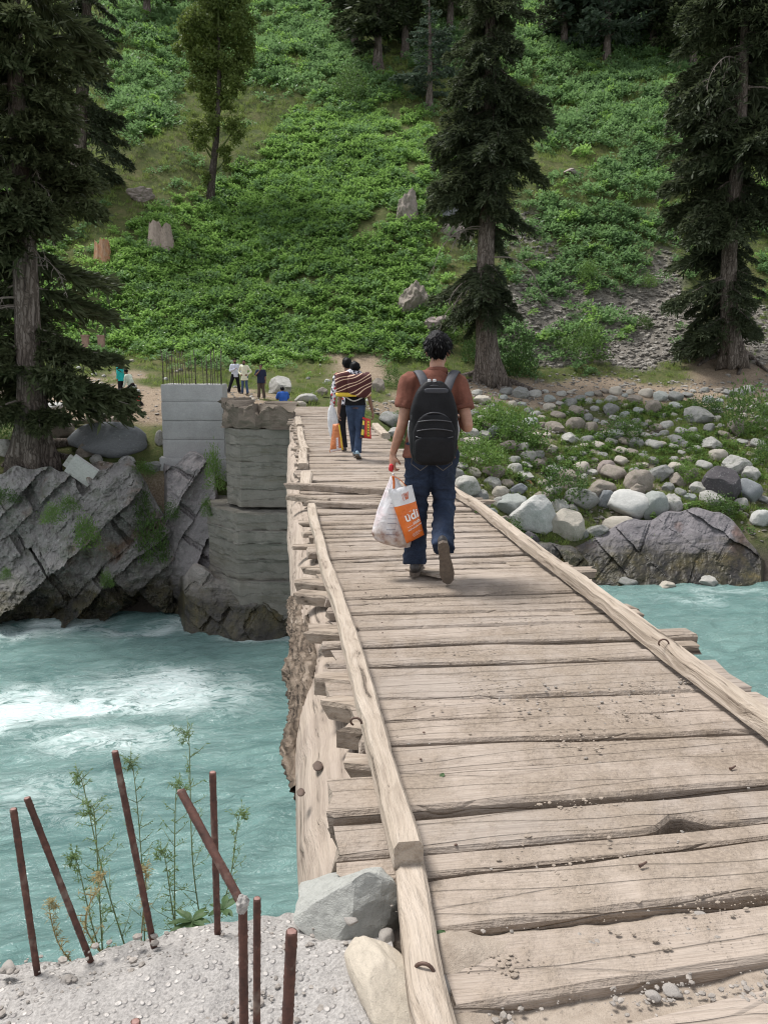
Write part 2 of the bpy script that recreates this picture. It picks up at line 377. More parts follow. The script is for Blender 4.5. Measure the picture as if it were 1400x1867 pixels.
# ================================================================ far bank and hill
WZ = -7.2
STN = [(-900, [(23, 1240), (26.5, 1100), (28.2, 870), (29.5, 830), (31.5, 792), (34, 755), (38, 733), (43, 705), (48, 668), (52, 625)]),
       (-300, [(23, 1240), (26.5, 1100), (28.2, 870), (29.5, 830), (31.5, 792), (34, 755), (38, 733), (43, 705), (48, 668), (52, 625)]),
       (60, [(24, 1240), (27.5, 1090), (28.0, 860), (29.0, 832), (31, 795), (33.5, 755), (37, 735), (42, 708), (48, 668), (52, 628)]),
       (250, [(24, 1260), (27.6, 1100), (28.6, 880), (29.5, 838), (31, 790), (33, 750), (36, 732), (41, 710), (46, 682), (50, 648), (53, 610)]),
       (400, [(24.5, 1230), (27.5, 1080), (28.6, 850), (31, 792), (33, 745), (37, 726), (42, 708), (46, 690), (50, 655), (53, 620)]),
       (530, [(25, 1250), (28, 1100), (30, 900), (32.5, 765), (34, 743), (38, 720), (44, 700), (48, 672), (51, 645), (54, 610)]),
       (700, [(26, 1230), (29.5, 1090), (31, 960), (32.5, 850), (34, 772), (36, 746), (41, 718), (46, 690), (50, 655), (53, 610)]),
       (850, [(27, 1200), (30, 1075), (32, 975), (34, 900), (37, 830), (40, 775), (44, 728), (48, 695), (51, 660), (54, 610)]),
       (1050, [(28.5, 1160), (30.9, 1066), (32.5, 985), (35, 905), (39, 820), (43, 755), (46, 712), (48.5, 685), (51, 655), (54, 600)]),
       (1250, [(29.5, 1140), (31.3, 1070), (33, 980), (35.5, 895), (39, 820), (43, 755), (46, 715), (48.5, 690), (51, 660), (54, 610)]),
       (1400, [(29.5, 1140), (31.2, 1077), (33, 985), (36, 890), (39.5, 815), (43, 755), (46, 715), (48.5, 690), (51, 655), (54, 605)]),
       (2300, [(29.5, 1140), (31.2, 1077), (33, 985), (36, 890), (39.5, 815), (43, 755), (46, 715), (48.5, 690), (51, 655), (54, 605)])]
NTT, NDD = 310, 390
tg = np.linspace(-1.25, 1.25, NTT)
dg_ = np.concatenate([np.linspace(20, 60, 245), np.linspace(60.5, 150, NDD-245)])
Zs = []; ts = []
for x_, prof in STN:
    D_ = [p[0] for p in prof]; z_ = [zat(p[1], p[0]) for p in prof]
    D_ = [18, D_[0]-1.5]+D_+[75, 150]; z0 = z_[0]
    zl = z_[-1]; z_ = [-10, -9.6]+[min(z0, -8.6)]+z_[1:]+[zl+(75-D_[-3])*.80, zl+(75-D_[-3])*.80+75*.74]
    Zs.append(np.interp(dg_, D_, z_)); ts.append((x_-700)/FPX)
Zs = np.array(Zs); ts = np.array(ts)
ZG = np.array([np.interp(tg, ts, Zs[:, k]) for k in range(len(dg_))]).T
def blur(A, k, ax):
    ker = np.hanning(k+2)[1:-1]; ker /= ker.sum(); pad = k//2
    P_ = np.concatenate([np.repeat(np.take(A, [0], ax), pad, ax), A, np.repeat(np.take(A, [-1], ax), pad, ax)], ax)
    return np.apply_along_axis(lambda q: np.convolve(q, ker, 'valid'), ax, P_)
ZG = blur(ZG, 23, 0); ZG = blur(ZG, 5, 1)
TG, DG = np.meshgrid(tg, dg_, indexing='ij')
LG = TG*DG
XG = DG*math.sin(PS)+LG*math.cos(PS); YG = DG*math.cos(PS)-LG*math.sin(PS)
Pn = np.stack([XG, YG, ZG*0], -1)
hillm = sstep(48, 60, DG); bankm = sstep(30, 33, DG)
ZG = ZG + hillm*(1.5*noise(Pn, .07, 3)+.8*noise(Pn, .17, 5)+.35*noise(Pn, .5, 6)) + bankm*(.16*noise(Pn, .6, 8)+.07*noise(Pn, 1.7, 9))
# a shallow gully between the grassy spur on the left and the shrub slope
ZG -= 1.2*hillm*np.exp(-((TG+.17+.002*(DG-60))/.05)**2)
def ground(x, y):
    """height of the far bank at world x, y (arrays)"""
    x = np.asarray(x, float); y = np.asarray(y, float); D, t = DT(x, y)
    a = np.clip((t-tg[0])/(tg[1]-tg[0]), 0, NTT-1.001); i = a.astype(int); fa = a-i
    b = np.clip(np.interp(D, dg_, np.arange(NDD)), 0, NDD-1.001); j = b.astype(int); fb = b-j
    return (ZG[i, j]*(1-fa)*(1-fb)+ZG[i+1, j]*fa*(1-fb)+ZG[i, j+1]*(1-fa)*fb+ZG[i+1, j+1]*fa*fb)
_Dm = np.concatenate([np.arange(26, 60, .08), np.arange(60, 148, .2)])
def spot(x, y):
    """where the sight line through photograph pixel x, y meets the far bank"""
    zc = np.array([zat(y, d) for d in _Dm])
    zcc = _Dm*math.cos(TH)+(EYE-zc)*math.sin(TH); L = (x-700)/FPX*zcc
    X = _Dm*math.sin(PS)+L*math.cos(PS); Y = _Dm*math.cos(PS)-L*math.sin(PS)
    h = ground(X, Y); k = np.argmax(zc <= h) if np.any(zc <= h) else len(_Dm)-1
    return Vector((X[k], Y[k], h[k])), float(_Dm[k])
# ---- what covers the ground (worn dirt, scree, pebbles), kept on the mesh as attributes
PX, PY = px(np.stack([XG, YG, ZG], -1).reshape(-1, 3)); PX = PX.reshape(XG.shape); PY = PY.reshape(XG.shape)
PP = np.stack([XG, YG, ZG], -1)
jx = PX+34*noise(PP, .35, 21)+12*noise(PP, 1.3, 22); jy = PY+20*noise(PP, .35, 23)+7*noise(PP, 1.3, 24)
P_DIRT = [[(-200, 700), (140, 690), (240, 690), (300, 700), (420, 708), (545, 735), (560, 770), (420, 770), (290, 765), (130, 765), (-200, 760)],
          [(820, 690), (960, 692), (1180, 700), (1420, 690), (1900, 690), (1900, 735), (1400, 730), (1180, 735), (960, 740), (850, 740), (700, 770), (660, 745)],
          [(590, 650), (690, 650), (720, 700), (640, 700)], [(1260, 660), (1500, 640), (1500, 700), (1260, 700)],
          [(225, 880), (330, 850), (330, 1010), (260, 1010)]]
P_SCREE = [[(905, 520), (1000, 490), (1060, 500), (1140, 520), (1215, 430), (1270, 560), (1262, 668), (1000, 668), (905, 640)],
           [(1000, 680), (1240, 690), (1330, 735), (1260, 800), (1120, 760), (980, 740)], [(935, 390), (1010, 400), (1010, 470), (930, 460)], [(1300, 560), (1600, 540), (1600, 660), (1310, 660)]]
def cover(polys, xx, yy):
    m = np.zeros(np.shape(xx), bool)
    for p in polys: m |= inpoly(xx, yy, p)
    return m
dirt = blur(blur(cover(P_DIRT, jx, jy).astype(float), 5, 0), 5, 1)
scree = blur(blur(cover(P_SCREE[:1]+P_SCREE[2:], jx, jy).astype(float), 5, 0), 5, 1)
bankp = sstep(1.05, .3, np.abs(ZG+3.2)/3.4)*sstep(.02, .12, TG)*(DG < 47)
V = PP.reshape(-1, 3)
me = mesh('hillside', V, grid_faces(NTT, NDD), True, {'dirt': dirt.ravel(), 'scree': scree.ravel(), 'bankp': bankp.ravel()})
b = NB('hill_soil_and_turf'); pos = b.n('NewGeometry').outputs['Position']
n1 = b.noise(pos, .35, 6, .65); n2 = b.noise(pos, 3., 6, .7); n3 = b.noise(pos, 14., 5, .7)
turf = b.ramp(b.math('ADD', b.math('MULTIPLY', n1, .5), b.math('MULTIPLY', n2, .5)), [(.32, (.03, .048, .016)), (.48, (.07, .088, .028)), (.62, (.12, .115, .05)), (.78, (.19, .155, .09))])
soil = b.ramp(n3, [(.3, (.17, .125, .085)), (.5, (.29, .225, .165)), (.75, (.40, .335, .265))])
soil = b.mix(b.ramp(n2, [(.4, 0.), (.7, .5)]), soil, (.2, .15, .1))
stn = b.ramp(b.noise(pos, 9., 5, .75), [(.3, (.09, .08, .068)), (.5, (.19, .172, .148)), (.72, (.32, .295, .262))])
col = b.mix(b.math('ADD', b.attr('dirt').outputs['Fac'], b.math('MULTIPLY', b.math('SUBTRACT', n3, .5), .8), True), turf, soil)
col = b.mix(b.attr('scree').outputs['Fac'], col, stn)
bp = b.math('MULTIPLY', b.attr('bankp').outputs['Fac'], b.ramp(b.noise(pos, 1.1, 5, .7), [(.45, 0.), (.6, .9)]))
col = b.mix(bp, col, b.mix(.5, soil, stn))
z = b.n('SeparateXYZ', {0: pos}).outputs[2]
mud = b.n('MapRange', {'Value': z, 'From Min': -5.6, 'From Max': -6.6}).outputs[0]
col = b.mix(mud, col, (.07, .06, .05))
hgt = b.math('ADD', n2, b.math('MULTIPLY', n3, .5))
hill = put('hillside', me, b.done(col, .95, b.bump(hgt, .9, .12), Specular_IOR_Level=.1))
tag(hill, None, None, kind='structure')

# ================================================================ river
def river():
    xs = np.concatenate([np.linspace(-140, -31, 30), np.arange(-30, 46, .19), np.linspace(47, 170, 30)])
    ys = np.concatenate([np.linspace(-30, 2.8, 30), np.arange(3, 36, .18)])
    X, Y = np.meshgrid(xs, ys, indexing='ij'); P_ = np.stack([X, Y, X*0], -1)
    qx, qy = px(np.stack([X, Y, X*0+WZ], -1).reshape(-1, 3)); qx = qx.reshape(X.shape); qy = qy.reshape(X.shape)
    qx = qx + 45*noise(P_, .4, 31)+16*noise(P_, 1.5, 32); qy = qy+26*noise(P_, .4, 33)+10*noise(P_, 1.5, 34)
    front = (Y > 2)
    # broken water over a sunken ledge upstream of the bridge
    foam = np.exp(-(((qx-60)/250)**2+((qy-1296+.16*(qx-60))/27)**2)*1.15)
    foam = np.maximum(foam, .85*np.exp(-(((qx-310)/100)**2+((qy-1262)/30)**2)))
    foam = np.maximum(foam, .45*np.exp(-(((qx-190)/130)**2+((qy-1350)/26)**2)))
    foam = np.maximum(foam, .22*np.exp(-(((qx-60)/150)**2+((qy-1450)/40)**2)))
    foam = np.maximum(foam, .3*np.exp(-(((qx-430)/60)**2+((qy-1270)/40)**2)))
    edge = np.exp(-((qy-1150-.06*np.maximum(qx-320, 0))/14)**2)*(qx < 560)*.38
    edge = np.maximum(edge, np.exp(-((qx-1320)/110)**2-((qy-1088)/7)**2)*.2)
    foam = np.where(front, np.maximum(foam, edge), 0)
    fl = np.stack([X*.55+Y*.15, Y*1.25-X*.2, X*0], -1)
    wp = np.stack([noise(P_, .5, 41), noise(P_, .5, 42), X*0], -1)*.9
    h = .13*noise(fl+wp, .55, 43)+.10*noise(fl+wp, 1.2, 44)+.06*noise(fl+wp*1.5, 2.6, 45)
    rid = 1-np.abs(noise(fl*1.4+wp*1.6, 1.1, 46)); h += .05*(rid**4)
    h += foam*(.12*noise(P_, 1.4, 47)+.09*np.abs(noise(P_, 3.2, 48))+.18*noise(P_, .5, 49))
    V = np.stack([X, Y, WZ+h*1.0], -1).reshape(-1, 3)
    me = mesh('river', V, grid_faces(len(xs), len(ys)), True, {'foam': foam.ravel(), 'ridge': (rid**3).ravel()})
    b = NB('glacial_water'); pos = b.n('NewGeometry').outputs['Position']
    mp = b.n('Mapping', {'Vector': pos, 'Scale': (.5, 1.3, 1), 'Rotation': (0, 0, R(-10))}).outputs[0]
    wv = b.noise(mp, .5, 3, .5)
    mw = b.n('VectorMath', {0: mp, 1: b.n('VectorMath', {0: b.n('TexNoise', {'Vector': mp, 'Scale': .9, 'Detail': 3.}).outputs['Color'], 1: (2.4, 2.4, 0.)}, operation='MULTIPLY').outputs[0]}, operation='ADD').outputs[0]
    n1 = b.noise(mw, 1.1, 6, .65); n2 = b.noise(mw, 3.6, 6, .72); n3 = b.noise(mw, 9, 4, .7)
    deep = b.ramp(b.noise(mp, .25, 4, .6), [(.3, (.078, .158, .148)), (.7, (.135, .225, .208))])
    deep = b.mix(b.ramp(n1, [(.4, 0.), (.75, .55)]), deep, (.24, .375, .345))
    fo = b.attr('foam').outputs['Fac']
    str_ = b.math('SUBTRACT', 1.0, b.math('MULTIPLY', b.math('ABSOLUTE', b.math('SUBTRACT', n2, .5)), 13.))
    str2 = b.math('SUBTRACT', 1.0, b.math('MULTIPLY', b.math('ABSOLUTE', b.math('SUBTRACT', n1, .52)), 17.))
    fm = b.math('ADD', b.math('MULTIPLY', fo, .95), b.math('MULTIPLY', b.math('MAXIMUM', str_, str2), b.math('ADD', b.math('MULTIPLY', fo, .8), .17)))
    fm = b.math('ADD', fm, b.math('MULTIPLY', b.math('SUBTRACT', n2, .5), b.math('ADD', b.math('MULTIPLY', fo, 2.6), .35)))
    fm = b.ramp(fm, [(.15, 0.), (.45, .35), (.9, 1.)])
    fcol = b.ramp(n3, [(.3, (.42, .55, .53)), (.7, (.70, .76, .745))])
    col = b.mix(fm, deep, fcol)
    h = b.math('ADD', b.math('MULTIPLY', n2, .7), b.math('MULTIPLY', n3, .4)); h = b.math('ADD', h, b.math('MULTIPLY', n1, .6))
    ro = b.n('MapRange', {'Value': fm, 'To Min': .12, 'To Max': .7}).outputs[0]
    o = put('river', me, b.done(col, ro, b.bump(h, .8, .15), IOR=1.33, Specular_IOR_Level=.5))
    tag(o, None, None, kind='structure')
river()

# ================================================================ near bank: ground behind the camera and under the first planks
def near_bank():
    xs = np.linspace(-60, 70, 90); ys = np.concatenate([np.linspace(-70, -3, 30), np.linspace(-2.6, 3.2, 16)])
    X, Y = np.meshgrid(xs, ys, indexing='ij'); P_ = np.stack([X, Y, X*0], -1)
    ed = 1.0+1.2*noise(P_, .15, 61)-np.where(np.abs(X) > 6, .25*(np.abs(X)-6), 0)*.3
    Z = -.42-9*sstep(-.6, 1.6, Y-ed+0.0)*1.0+.25*noise(P_, .3, 62)*(np.abs(X) > 3.5)
    V = np.stack([X, Y, Z], -1).reshape(-1, 3)
    b = NB('near_bank_earth'); pos = b.n('NewGeometry').outputs['Position']; n = b.noise(pos, 6, 6, .7)
    o = put('near_bank', mesh('near_bank', V, grid_faces(len(xs), len(ys)), True), b.done(b.ramp(n, [(.3, (.12, .09, .06)), (.7, (.32, .26, .2))]), .95, b.bump(n, .8, .05)))
    tag(o, None, None, kind='structure')
near_bank()
# ================================================================ wooden bridge
MW = m_wood(); MT = m_timber('kerb_timber_wood', 'Y'); MTX = m_timber('block_wood', 'X', ((.10, .075, .055), (.26, .21, .165), (.42, .36, .3)))
MLOG = m_timber('peeled_log', 'Y', ((.14, .11, .085), (.30, .245, .2), (.40, .335, .28)))
MBARK = m_bark('old_log_bark', ((.045, .034, .026), (.155, .12, .09), (.29, .235, .185)), (9, 2.2, 9), 1.0)
bridge = empty('wooden_bridge', (1.1, 2.0, 0))
tag(bridge, 'weathered plank footbridge on log beams running across the turquoise river', 'bridge')
B0 = Vector((1.1, 2.0, 0))
def bpart(name, me, mat, loc=(0, 0, 0), rot=None):
    o = put(name, me, mat, bridge, loc=Vector(loc)-B0, rot=rot); return o
def plank(x0, x1, yl0, yl1, yr0, yr1, z, th, seed, segs=8, tiltL=0, tiltR=0, wob=.012, hole=None, endcut=.02):
    """board across the bridge between two edge lines (left y0..y1, right y0..y1); mesh local to its own centre"""
    rs = np.random.RandomState(seed); u = np.linspace(0, 1, segs+1)
    X = x0+(x1-x0)*u
    f = yl0+(yr0-yl0)*u; k = yl1+(yr1-yl1)*u
    wd = np.mean(k-f); w_ = min(wob, wd*.16)
    nz = lambda s, fr: noise(np.stack([X*fr, X*0+seed*3.7, X*0+s], -1), 1.0, seed % 50)
    f = f+w_*nz(.3, 1.6)+w_*.5*nz(.9, 5); k = k+w_*nz(1.7, 1.6)+w_*.5*nz(2.3, 5)
    if hole: f = f+hole[2]*np.exp(-((X-hole[0])/hole[1])**2)
    zt = z+tiltL*(1-u)+tiltR*u+.008*nz(4.1, .9)+.004*nz(5.2, 4)
    bv = min(.012, wd*.1); cup = rs.uniform(-.004, .008)
    cs = [(0, -bv*1.2), (bv, 0), (.5, cup), (-bv, 0), (1, -bv*1.2), (1, -th), (0, -th)]
    V = []
    for (a, dz) in cs:
        if a == 0: y = f
        elif a == 1: y = k
        elif a == bv: y = f+bv
        elif a == -bv: y = k-bv
        else: y = (f+k)/2
        jag = 0
        V.append(np.stack([X, y, zt+dz], -1))
    V = np.array(V)                        # 7, n, 3
    V[:, 0, 0] += rs.uniform(-endcut, endcut, 7); V[:, -1, 0] += rs.uniform(-endcut, endcut, 7)
    n = segs+1; c = V.reshape(-1, 3).mean(0)
    Q = [[i*n+j, i*n+j+1, ((i+1) % 7)*n+j+1, ((i+1) % 7)*n+j] for i in range(7) for j in range(segs)]
    F = [list(q) for q in Q]+[[i*n for i in range(7)], [i*n+segs for i in reversed(range(7))]]
    return mesh('plank', V.reshape(-1, 3)-c, F), c
def yline(pl, pr):
    a = onz(pl[0], pl[1], 0); c = onz(pr[0], pr[1], 0); s = (c.y-a.y)/(c.x-a.x)
    return lambda x: a.y+s*(x-a.x)
XL, XR = .34, 2.02
rng = random.Random(4)
# the boards nearest the camera, between joint lines read from the photograph (left point, right point)
NEAR = [((1090, 1865), (1400, 1785)), ((828, 1865), (1400, 1763)), ((806, 1723), (1400, 1645)), ((771, 1611), (1400, 1534)),
        ((743, 1500), (1400, 1440)), ((723, 1423), (1400, 1374)), ((708, 1362), (1400, 1336)), ((696, 1318), (1300, 1298)), ((690, 1276), (1240, 1262)), ((672, 1218), (1190, 1205))]
LN = [yline(*q) for q in NEAR]
EXT = {1: (.42, 2.6), 2: (.30, 2.4), 3: (.16, 2.35), 4: (.12, 2.3), 5: (.2, 2.25), 6: (.19, 2.1), 7: (.17, 2.1), 8: (.16, 2.08)}   # board ends
ZN = {0: -.03, 1: -.012, 2: .012, 3: .0, 4: .022, 5: .0, 6: .006, 7: 0, 8: .004}
def emit(x0, x1, l0, l1, gapL, gapR, z, th, seed, segs, **k):
    me, c = plank(x0, x1, l0(x0)+gapL+.004, l1(x0)-.005, l0(x1)+gapR+.007, l1(x1)-.005, z, th, seed, segs, **k)
    return bpart('plank', me, MW, c)
emit(.5, 2.7, lambda x: LN[0](x)-.26, LN[0], .0, .0, -.002, .07, 1, 22)
emit(.36, 2.7, lambda x: LN[1](x)+.0, LN[2], .03, .0, .012, .07, 2, 26)
emit(.355, 2.6, LN[2], LN[3], .028, .012, .012, .07, 3, 30)
LE = yline((771, 1562), (1400, 1502))
emit(.14, 2.5, LN[3], LE, .014, .0, -.004, .085, 41, 30, tiltL=.02, wob=.006)
emit(.12, 2.5, LE, LN[4], .002, .006, .0, .085, 4, 60, tiltL=.02, hole=(1.25, .075, .075), wob=.006)
emit(.12, 2.4, LN[4], LN[5], .03, .004, .022, .085, 5, 30, tiltL=.018)
emit(.30, 2.3, LN[5], LN[6], .018, .004, .0, .07, 6, 26)
emit(.28, 2.15, LN[6], LN[7], .02, .0, .008, .07, 7, 24)
emit(.26, 2.12, LN[7], LN[8], .012, .0, .0, .06, 8, 22)
emit(.18, 2.14, LN[8], LN[9], .01, .004, .005, .06, 9, 22)
# the rest, walking out over the river; widths and skew wander
yl, yr = LN[9](XL)+.006, LN[9](XR)+.006; i = 10
while yl < 34.3:
    Y = (yl+yr)/2
    wid = rng.choice([.09, .11, .12, .14, .15, .17, .2])*rng.uniform(.92, 1.08) if Y < 9 else rng.uniform(.13, .27)
    tgt = np.interp(Y, [3, 5, 7, 10, 14, 20, 34], [-.02, -.03, -.05, -.10, -.12, -.10, -.04])       # right end minus left end
    d = (tgt-(yr-yl))*.25+rng.uniform(-.035, .035)
    wl, wr = wid-d/2, wid+d/2
    wide = .02+.008*Y
    xl = XL-rng.uniform(-.02, .12); xr = XR+rng.uniform(-.05, .08)+max(0, Y-8)*.022
    if rng.random() < .22: xl -= rng.uniform(.05, .14)
    if rng.random() < .2: xr += rng.uniform(.05, .22)
    segs = 18 if Y < 8 else (10 if Y < 16 else 6)
    z = rng.uniform(-.012, .016); gl = rng.choice([.006, .01, .015, .022]); gr_ = rng.choice([.006, .01, .015, .022])
    q_ = rng.random()
    if q_ < .2: gl += rng.uniform(.02, .055)
    elif q_ < .4: gr_ += rng.uniform(.02, .055)
    gl = min(gl, wl*.4); gr_ = min(gr_, wr*.4)
    gap = 0
    me, c = plank(xl, xr, yl+gl, yl+wl, yr+gr_, yr+wr, z, .06, i+20, segs, wob=.016, tiltL=rng.uniform(-.008, .008), tiltR=rng.uniform(-.008, .008))
    bpart('plank', me, MW, c)
    yl += wl; yr += wr; i += 1
    if abs(Y-5.55) < .13: yr += .05                       # the open joint behind the walker's heel
# odd boards lying proud: an upended splinter behind the walker, two long cross pieces
def loose(name, p0, p1, wd, th, seed, mat=MW, segs=10, rise=0.0):
    p0 = Vector(p0); p1 = Vector(p1); n = segs+1; u = np.linspace(0, 1, n)[:, None]
    P = np.array(p0)*(1-u)+np.array(p1)*u; d = np.array((p1-p0).normalized()); s = np.cross(d, (0, 0, 1)); s /= np.linalg.norm(s)
    up = np.cross(s, d); rs = np.random.RandomState(seed)
    wv = 1+.22*noise(P*2.2, 1, seed); hv = 1+.15*noise(P*3.1, 1, seed+4); ben = .05*wd*noise(P*1.1, 1, seed+2)
    P = P+s*ben[:, None]*4
    V = []
    for (a, c) in [(-1, -.8), (-1, .6), (-.82, 1), (.82, 1), (1, .6), (1, -.8)]:
        V.append(P+s*(a*wd/2*wv)[:, None]+up*(c*th/2*hv)[:, None])
    V = np.array(V); V[:, 0] += d*rs.uniform(-.04, .04, (6, 1)); V[:, -1] += d*rs.uniform(-.04, .04, (6, 1))
    F = [[i_*n+j, i_*n+j+1, ((i_+1) % 6)*n+j+1, ((i_+1) % 6)*n+j] for i_ in range(6) for j in range(segs)]+[[i_*n for i_ in range(6)], [i_*n+segs for i_ in reversed(range(6))]]
    c = V.reshape(-1, 3).mean(0)
    return bpart(name, mesh(name, V.reshape(-1, 3)-c, F), mat, c)
def dk(x, y, z=0.): return onz(x, y, z)
loose('splintered_plank', dk(752, 1036, .0), dk(812, 1048, .03), .13, .025, 5, MTX)
loose('cross_plank', dk(526, 886, .05), dk(735, 897, .06), .12, .09, 6)
loose('cross_plank', dk(524, 906, .03), dk(600, 915, .03), .10, .08, 7, MTX)
loose('cross_plank', dk(560, 918, .04), dk(720, 924, .04), .10, .06, 8)
# kerb timbers
def timber(name, pts, wd, th, seed, mat=MT, n=26):
    P = spline(np.array([list(p) for p in pts]), n); T = np.gradient(P, axis=0); T /= np.linalg.norm(T, axis=1)[:, None]
    s = np.cross(T, (0, 0, 1)); s /= np.linalg.norm(s, axis=1)[:, None]; up = np.cross(s, T)
    wv = 1+.18*noise(P, 1.3, seed)+.10*noise(P, 5, seed+1)+.05*noise(P, 14, seed+6); hv = 1+.16*noise(P, 1.7, seed+2)+.08*noise(P, 9, seed+7)
    P = P+s*(.018*noise(P, .9, seed+3))[:, None]
    cs = [(-1, -1), (-1, .55), (-.7, 1), (.7, 1), (1, .55), (1, -1)]
    V = np.array([P+s*(a*wd/2*wv)[:, None]+up*(c*th/2*hv)[:, None] for a, c in cs])
    F = [[i_*n+j, i_*n+j+1, ((i_+1) % 6)*n+j+1, ((i_+1) % 6)*n+j] for i_ in range(6) for j in range(n-1)]+[[i_*n for i_ in range(6)], [i_*n+n-1 for i_ in reversed(range(6))]]
    c = V.reshape(-1, 3).mean(0)
    return bpart(name, mesh(name, V.reshape(-1, 3)-c, F), mat, c)
timber('kerb_timber', [dk(742, 1560, .09), dk(700, 1400, .08), dk(650, 1210, .07), dk(604, 1060, .07), dk(567, 925, .07)], .083, .085, 3, n=60)
timber('kerb_timber', [dk(808, 1930, .04), dk(775, 1800, .05), dk(755, 1640, .04), dk(742, 1540, .0)], .085, .07, 4)
timber('kerb_timber', [dk(1500, 1402, .08), dk(1400, 1322, .08), dk(1300, 1247, .08), dk(1200, 1172, .08), dk(1080, 1080, .08), dk(960, 990, .08), dk(875, 925, .08), dk(824, 893, .08)], .075, .085, 5, n=90)
timber('kerb_timber', [dk(556, 888, .05), dk(560, 864, .09)], .16, .09, 6, n=6)
timber('kerb_timber', [dk(553, 850, .05), dk(552, 822, .06)], .15, .10, 7, n=8)
timber('kerb_timber', [dk(557, 821, .05), dk(549, 800, .06), dk(547, 781, .06)], .15, .10, 8, n=8)
timber('kerb_timber', [dk(547, 776, .05), dk(543, 762, .06)], .2, .1, 9, n=6)
timber('kerb_timber', [dk(703, 795, .05), dk(684, 775, .06)], .2, .12, 10, n=6)
# spacer blocks and short ends under the left kerb
for k_, (a, c_, wd, th) in enumerate([((583, 1247), (640, 1252), .10, .09), ((604, 1290), (660, 1300), .10, .09), ((630, 1340), (672, 1345), .08, .10), ((640, 1405), (700, 1412), .09, .10),
                                      ((545, 1066), (608, 1072), .12, .08), ((550, 1088), (612, 1094), .13, .08), ((562, 1155), (640, 1160), .14, .08), ((556, 1038), (600, 1045), .09, .06),
                                      ((538, 998), (585, 998), .10, .04), ((552, 975), (590, 975), .10, .05), ((548, 955), (590, 956), .10, .05)]):
    loose('board_end', dk(*a, -.03), dk(*c_, -.03), wd, th, 40+k_, MTX, segs=5)
for k_, (xx, yy) in enumerate([(1120, 1108), (1235, 1180), (880, 915), (1050, 1062), (1130, 1120), (1000, 1030)]):
    p = dk(xx, yy, -.03); loose('board_end', p-Vector((.3, 0, 0)), p+Vector((.12, .0, -.01)), .1, .05, 60+k_, MTX, segs=5)
# log beams: bark still on along the outer side of the left one
def log(pts, rad, seed, mat, name, sides=26, n=60, lump=.06, cap=True):
    P = spline(np.array(pts, float), n); rr = np.interp(np.linspace(0, 1, n), np.linspace(0, 1, len(rad)), rad)
    V, Q, T = tube(P, rr, sides, cap); m_ = n*sides
    cen = np.repeat(P, sides, 0); d = V[:m_]-cen; V[:m_] = cen+d*(1+lump*fbm(V[:m_]*np.array([1, .45, 1]), 2.2, 4, seed))[:, None]
    c = V.mean(0); return bpart(name, mesh(name, V-c, [Q, T] if cap else [Q], True), mat, c)
log([(.31, 1.85, -.40), (.31, 6, -.38), (.30, 12, -.37), (.34, 18.5, -.36)], [.30, .29, .28, .26], 3, MLOG, 'log_beam', n=90, lump=.05)
log([(.40, 18, -.38), (.46, 26, -.36), (.5, 34.5, -.36)], [.27, .28, .27], 4, MLOG, 'log_beam', n=50, lump=.05)
for xx in (1.0, 1.7): log([(xx, 1.8, -.40), (xx+.05, 12, -.38), (xx+.15, 34.5, -.36)], [.3, .28, .27], 5+int(xx*3), MLOG, 'log_beam', n=60, lump=.05)
def bark_shell():
    n, s = 260, 60; Y = np.linspace(3.2, 6.6, n); th = np.linspace(R(118), R(268), s)
    YY, TT = np.meshgrid(Y, th, indexing='ij'); q = np.stack([YY*1.2, TT*1.1, YY*0], -1)
    ragged = R(128)+.42*noise(np.stack([YY*1.7, YY*0, YY*0], -1), 1, 3)-.5*sstep(3.6, 4.6, YY)*0+.9*(1-sstep(3.2, 3.9, YY))+1.6*sstep(5.4, 6.6, YY)
    lim = np.maximum(TT, ragged)
    P_ = np.stack([np.cos(lim)*3, YY*2, np.sin(lim)*3], -1)
    r = .290+.03*np.abs(noise(P_*np.array([1, .6, 1]), 1.7, 5))+.022*np.abs(noise(P_*np.array([1, .45, 1]), 4.6, 6))+.020*noise(P_*np.array([1, .6, 1]), 8, 7)+.014*noise(P_, 17, 8)+.02*np.maximum(0, noise(q, 1.6, 9))
    r = np.where(TT < ragged, .280, r)
    r += .06*np.exp(-((YY-4.55)/.12)**2)*np.exp(-((TT-R(175))/.3)**2)+.045*np.exp(-((YY-3.55)/.25)**2)*np.exp(-((TT-R(180))/.3)**2)
    V = np.stack([.31+r*np.cos(lim), YY, -.385+r*np.sin(lim)], -1).reshape(-1, 3); c = V.mean(0)
    bpart('bark', mesh('bark', V-c, grid_faces(n, s), True), MBARK, c)
bark_shell()
MKNOT = m_plain('knot_wood', (.09, .06, .045), .8, .4, 30)
for (xx, yy, s_) in [(580, 1396, .022), (549, 1444, .016)]:
    p = onz(xx, yy, -.16); V, T = rock_vf(3, 2, 3); bpart('knot', mesh('knot', V*np.array([s_, s_*2., s_*.35]), T, True), MKNOT, p)
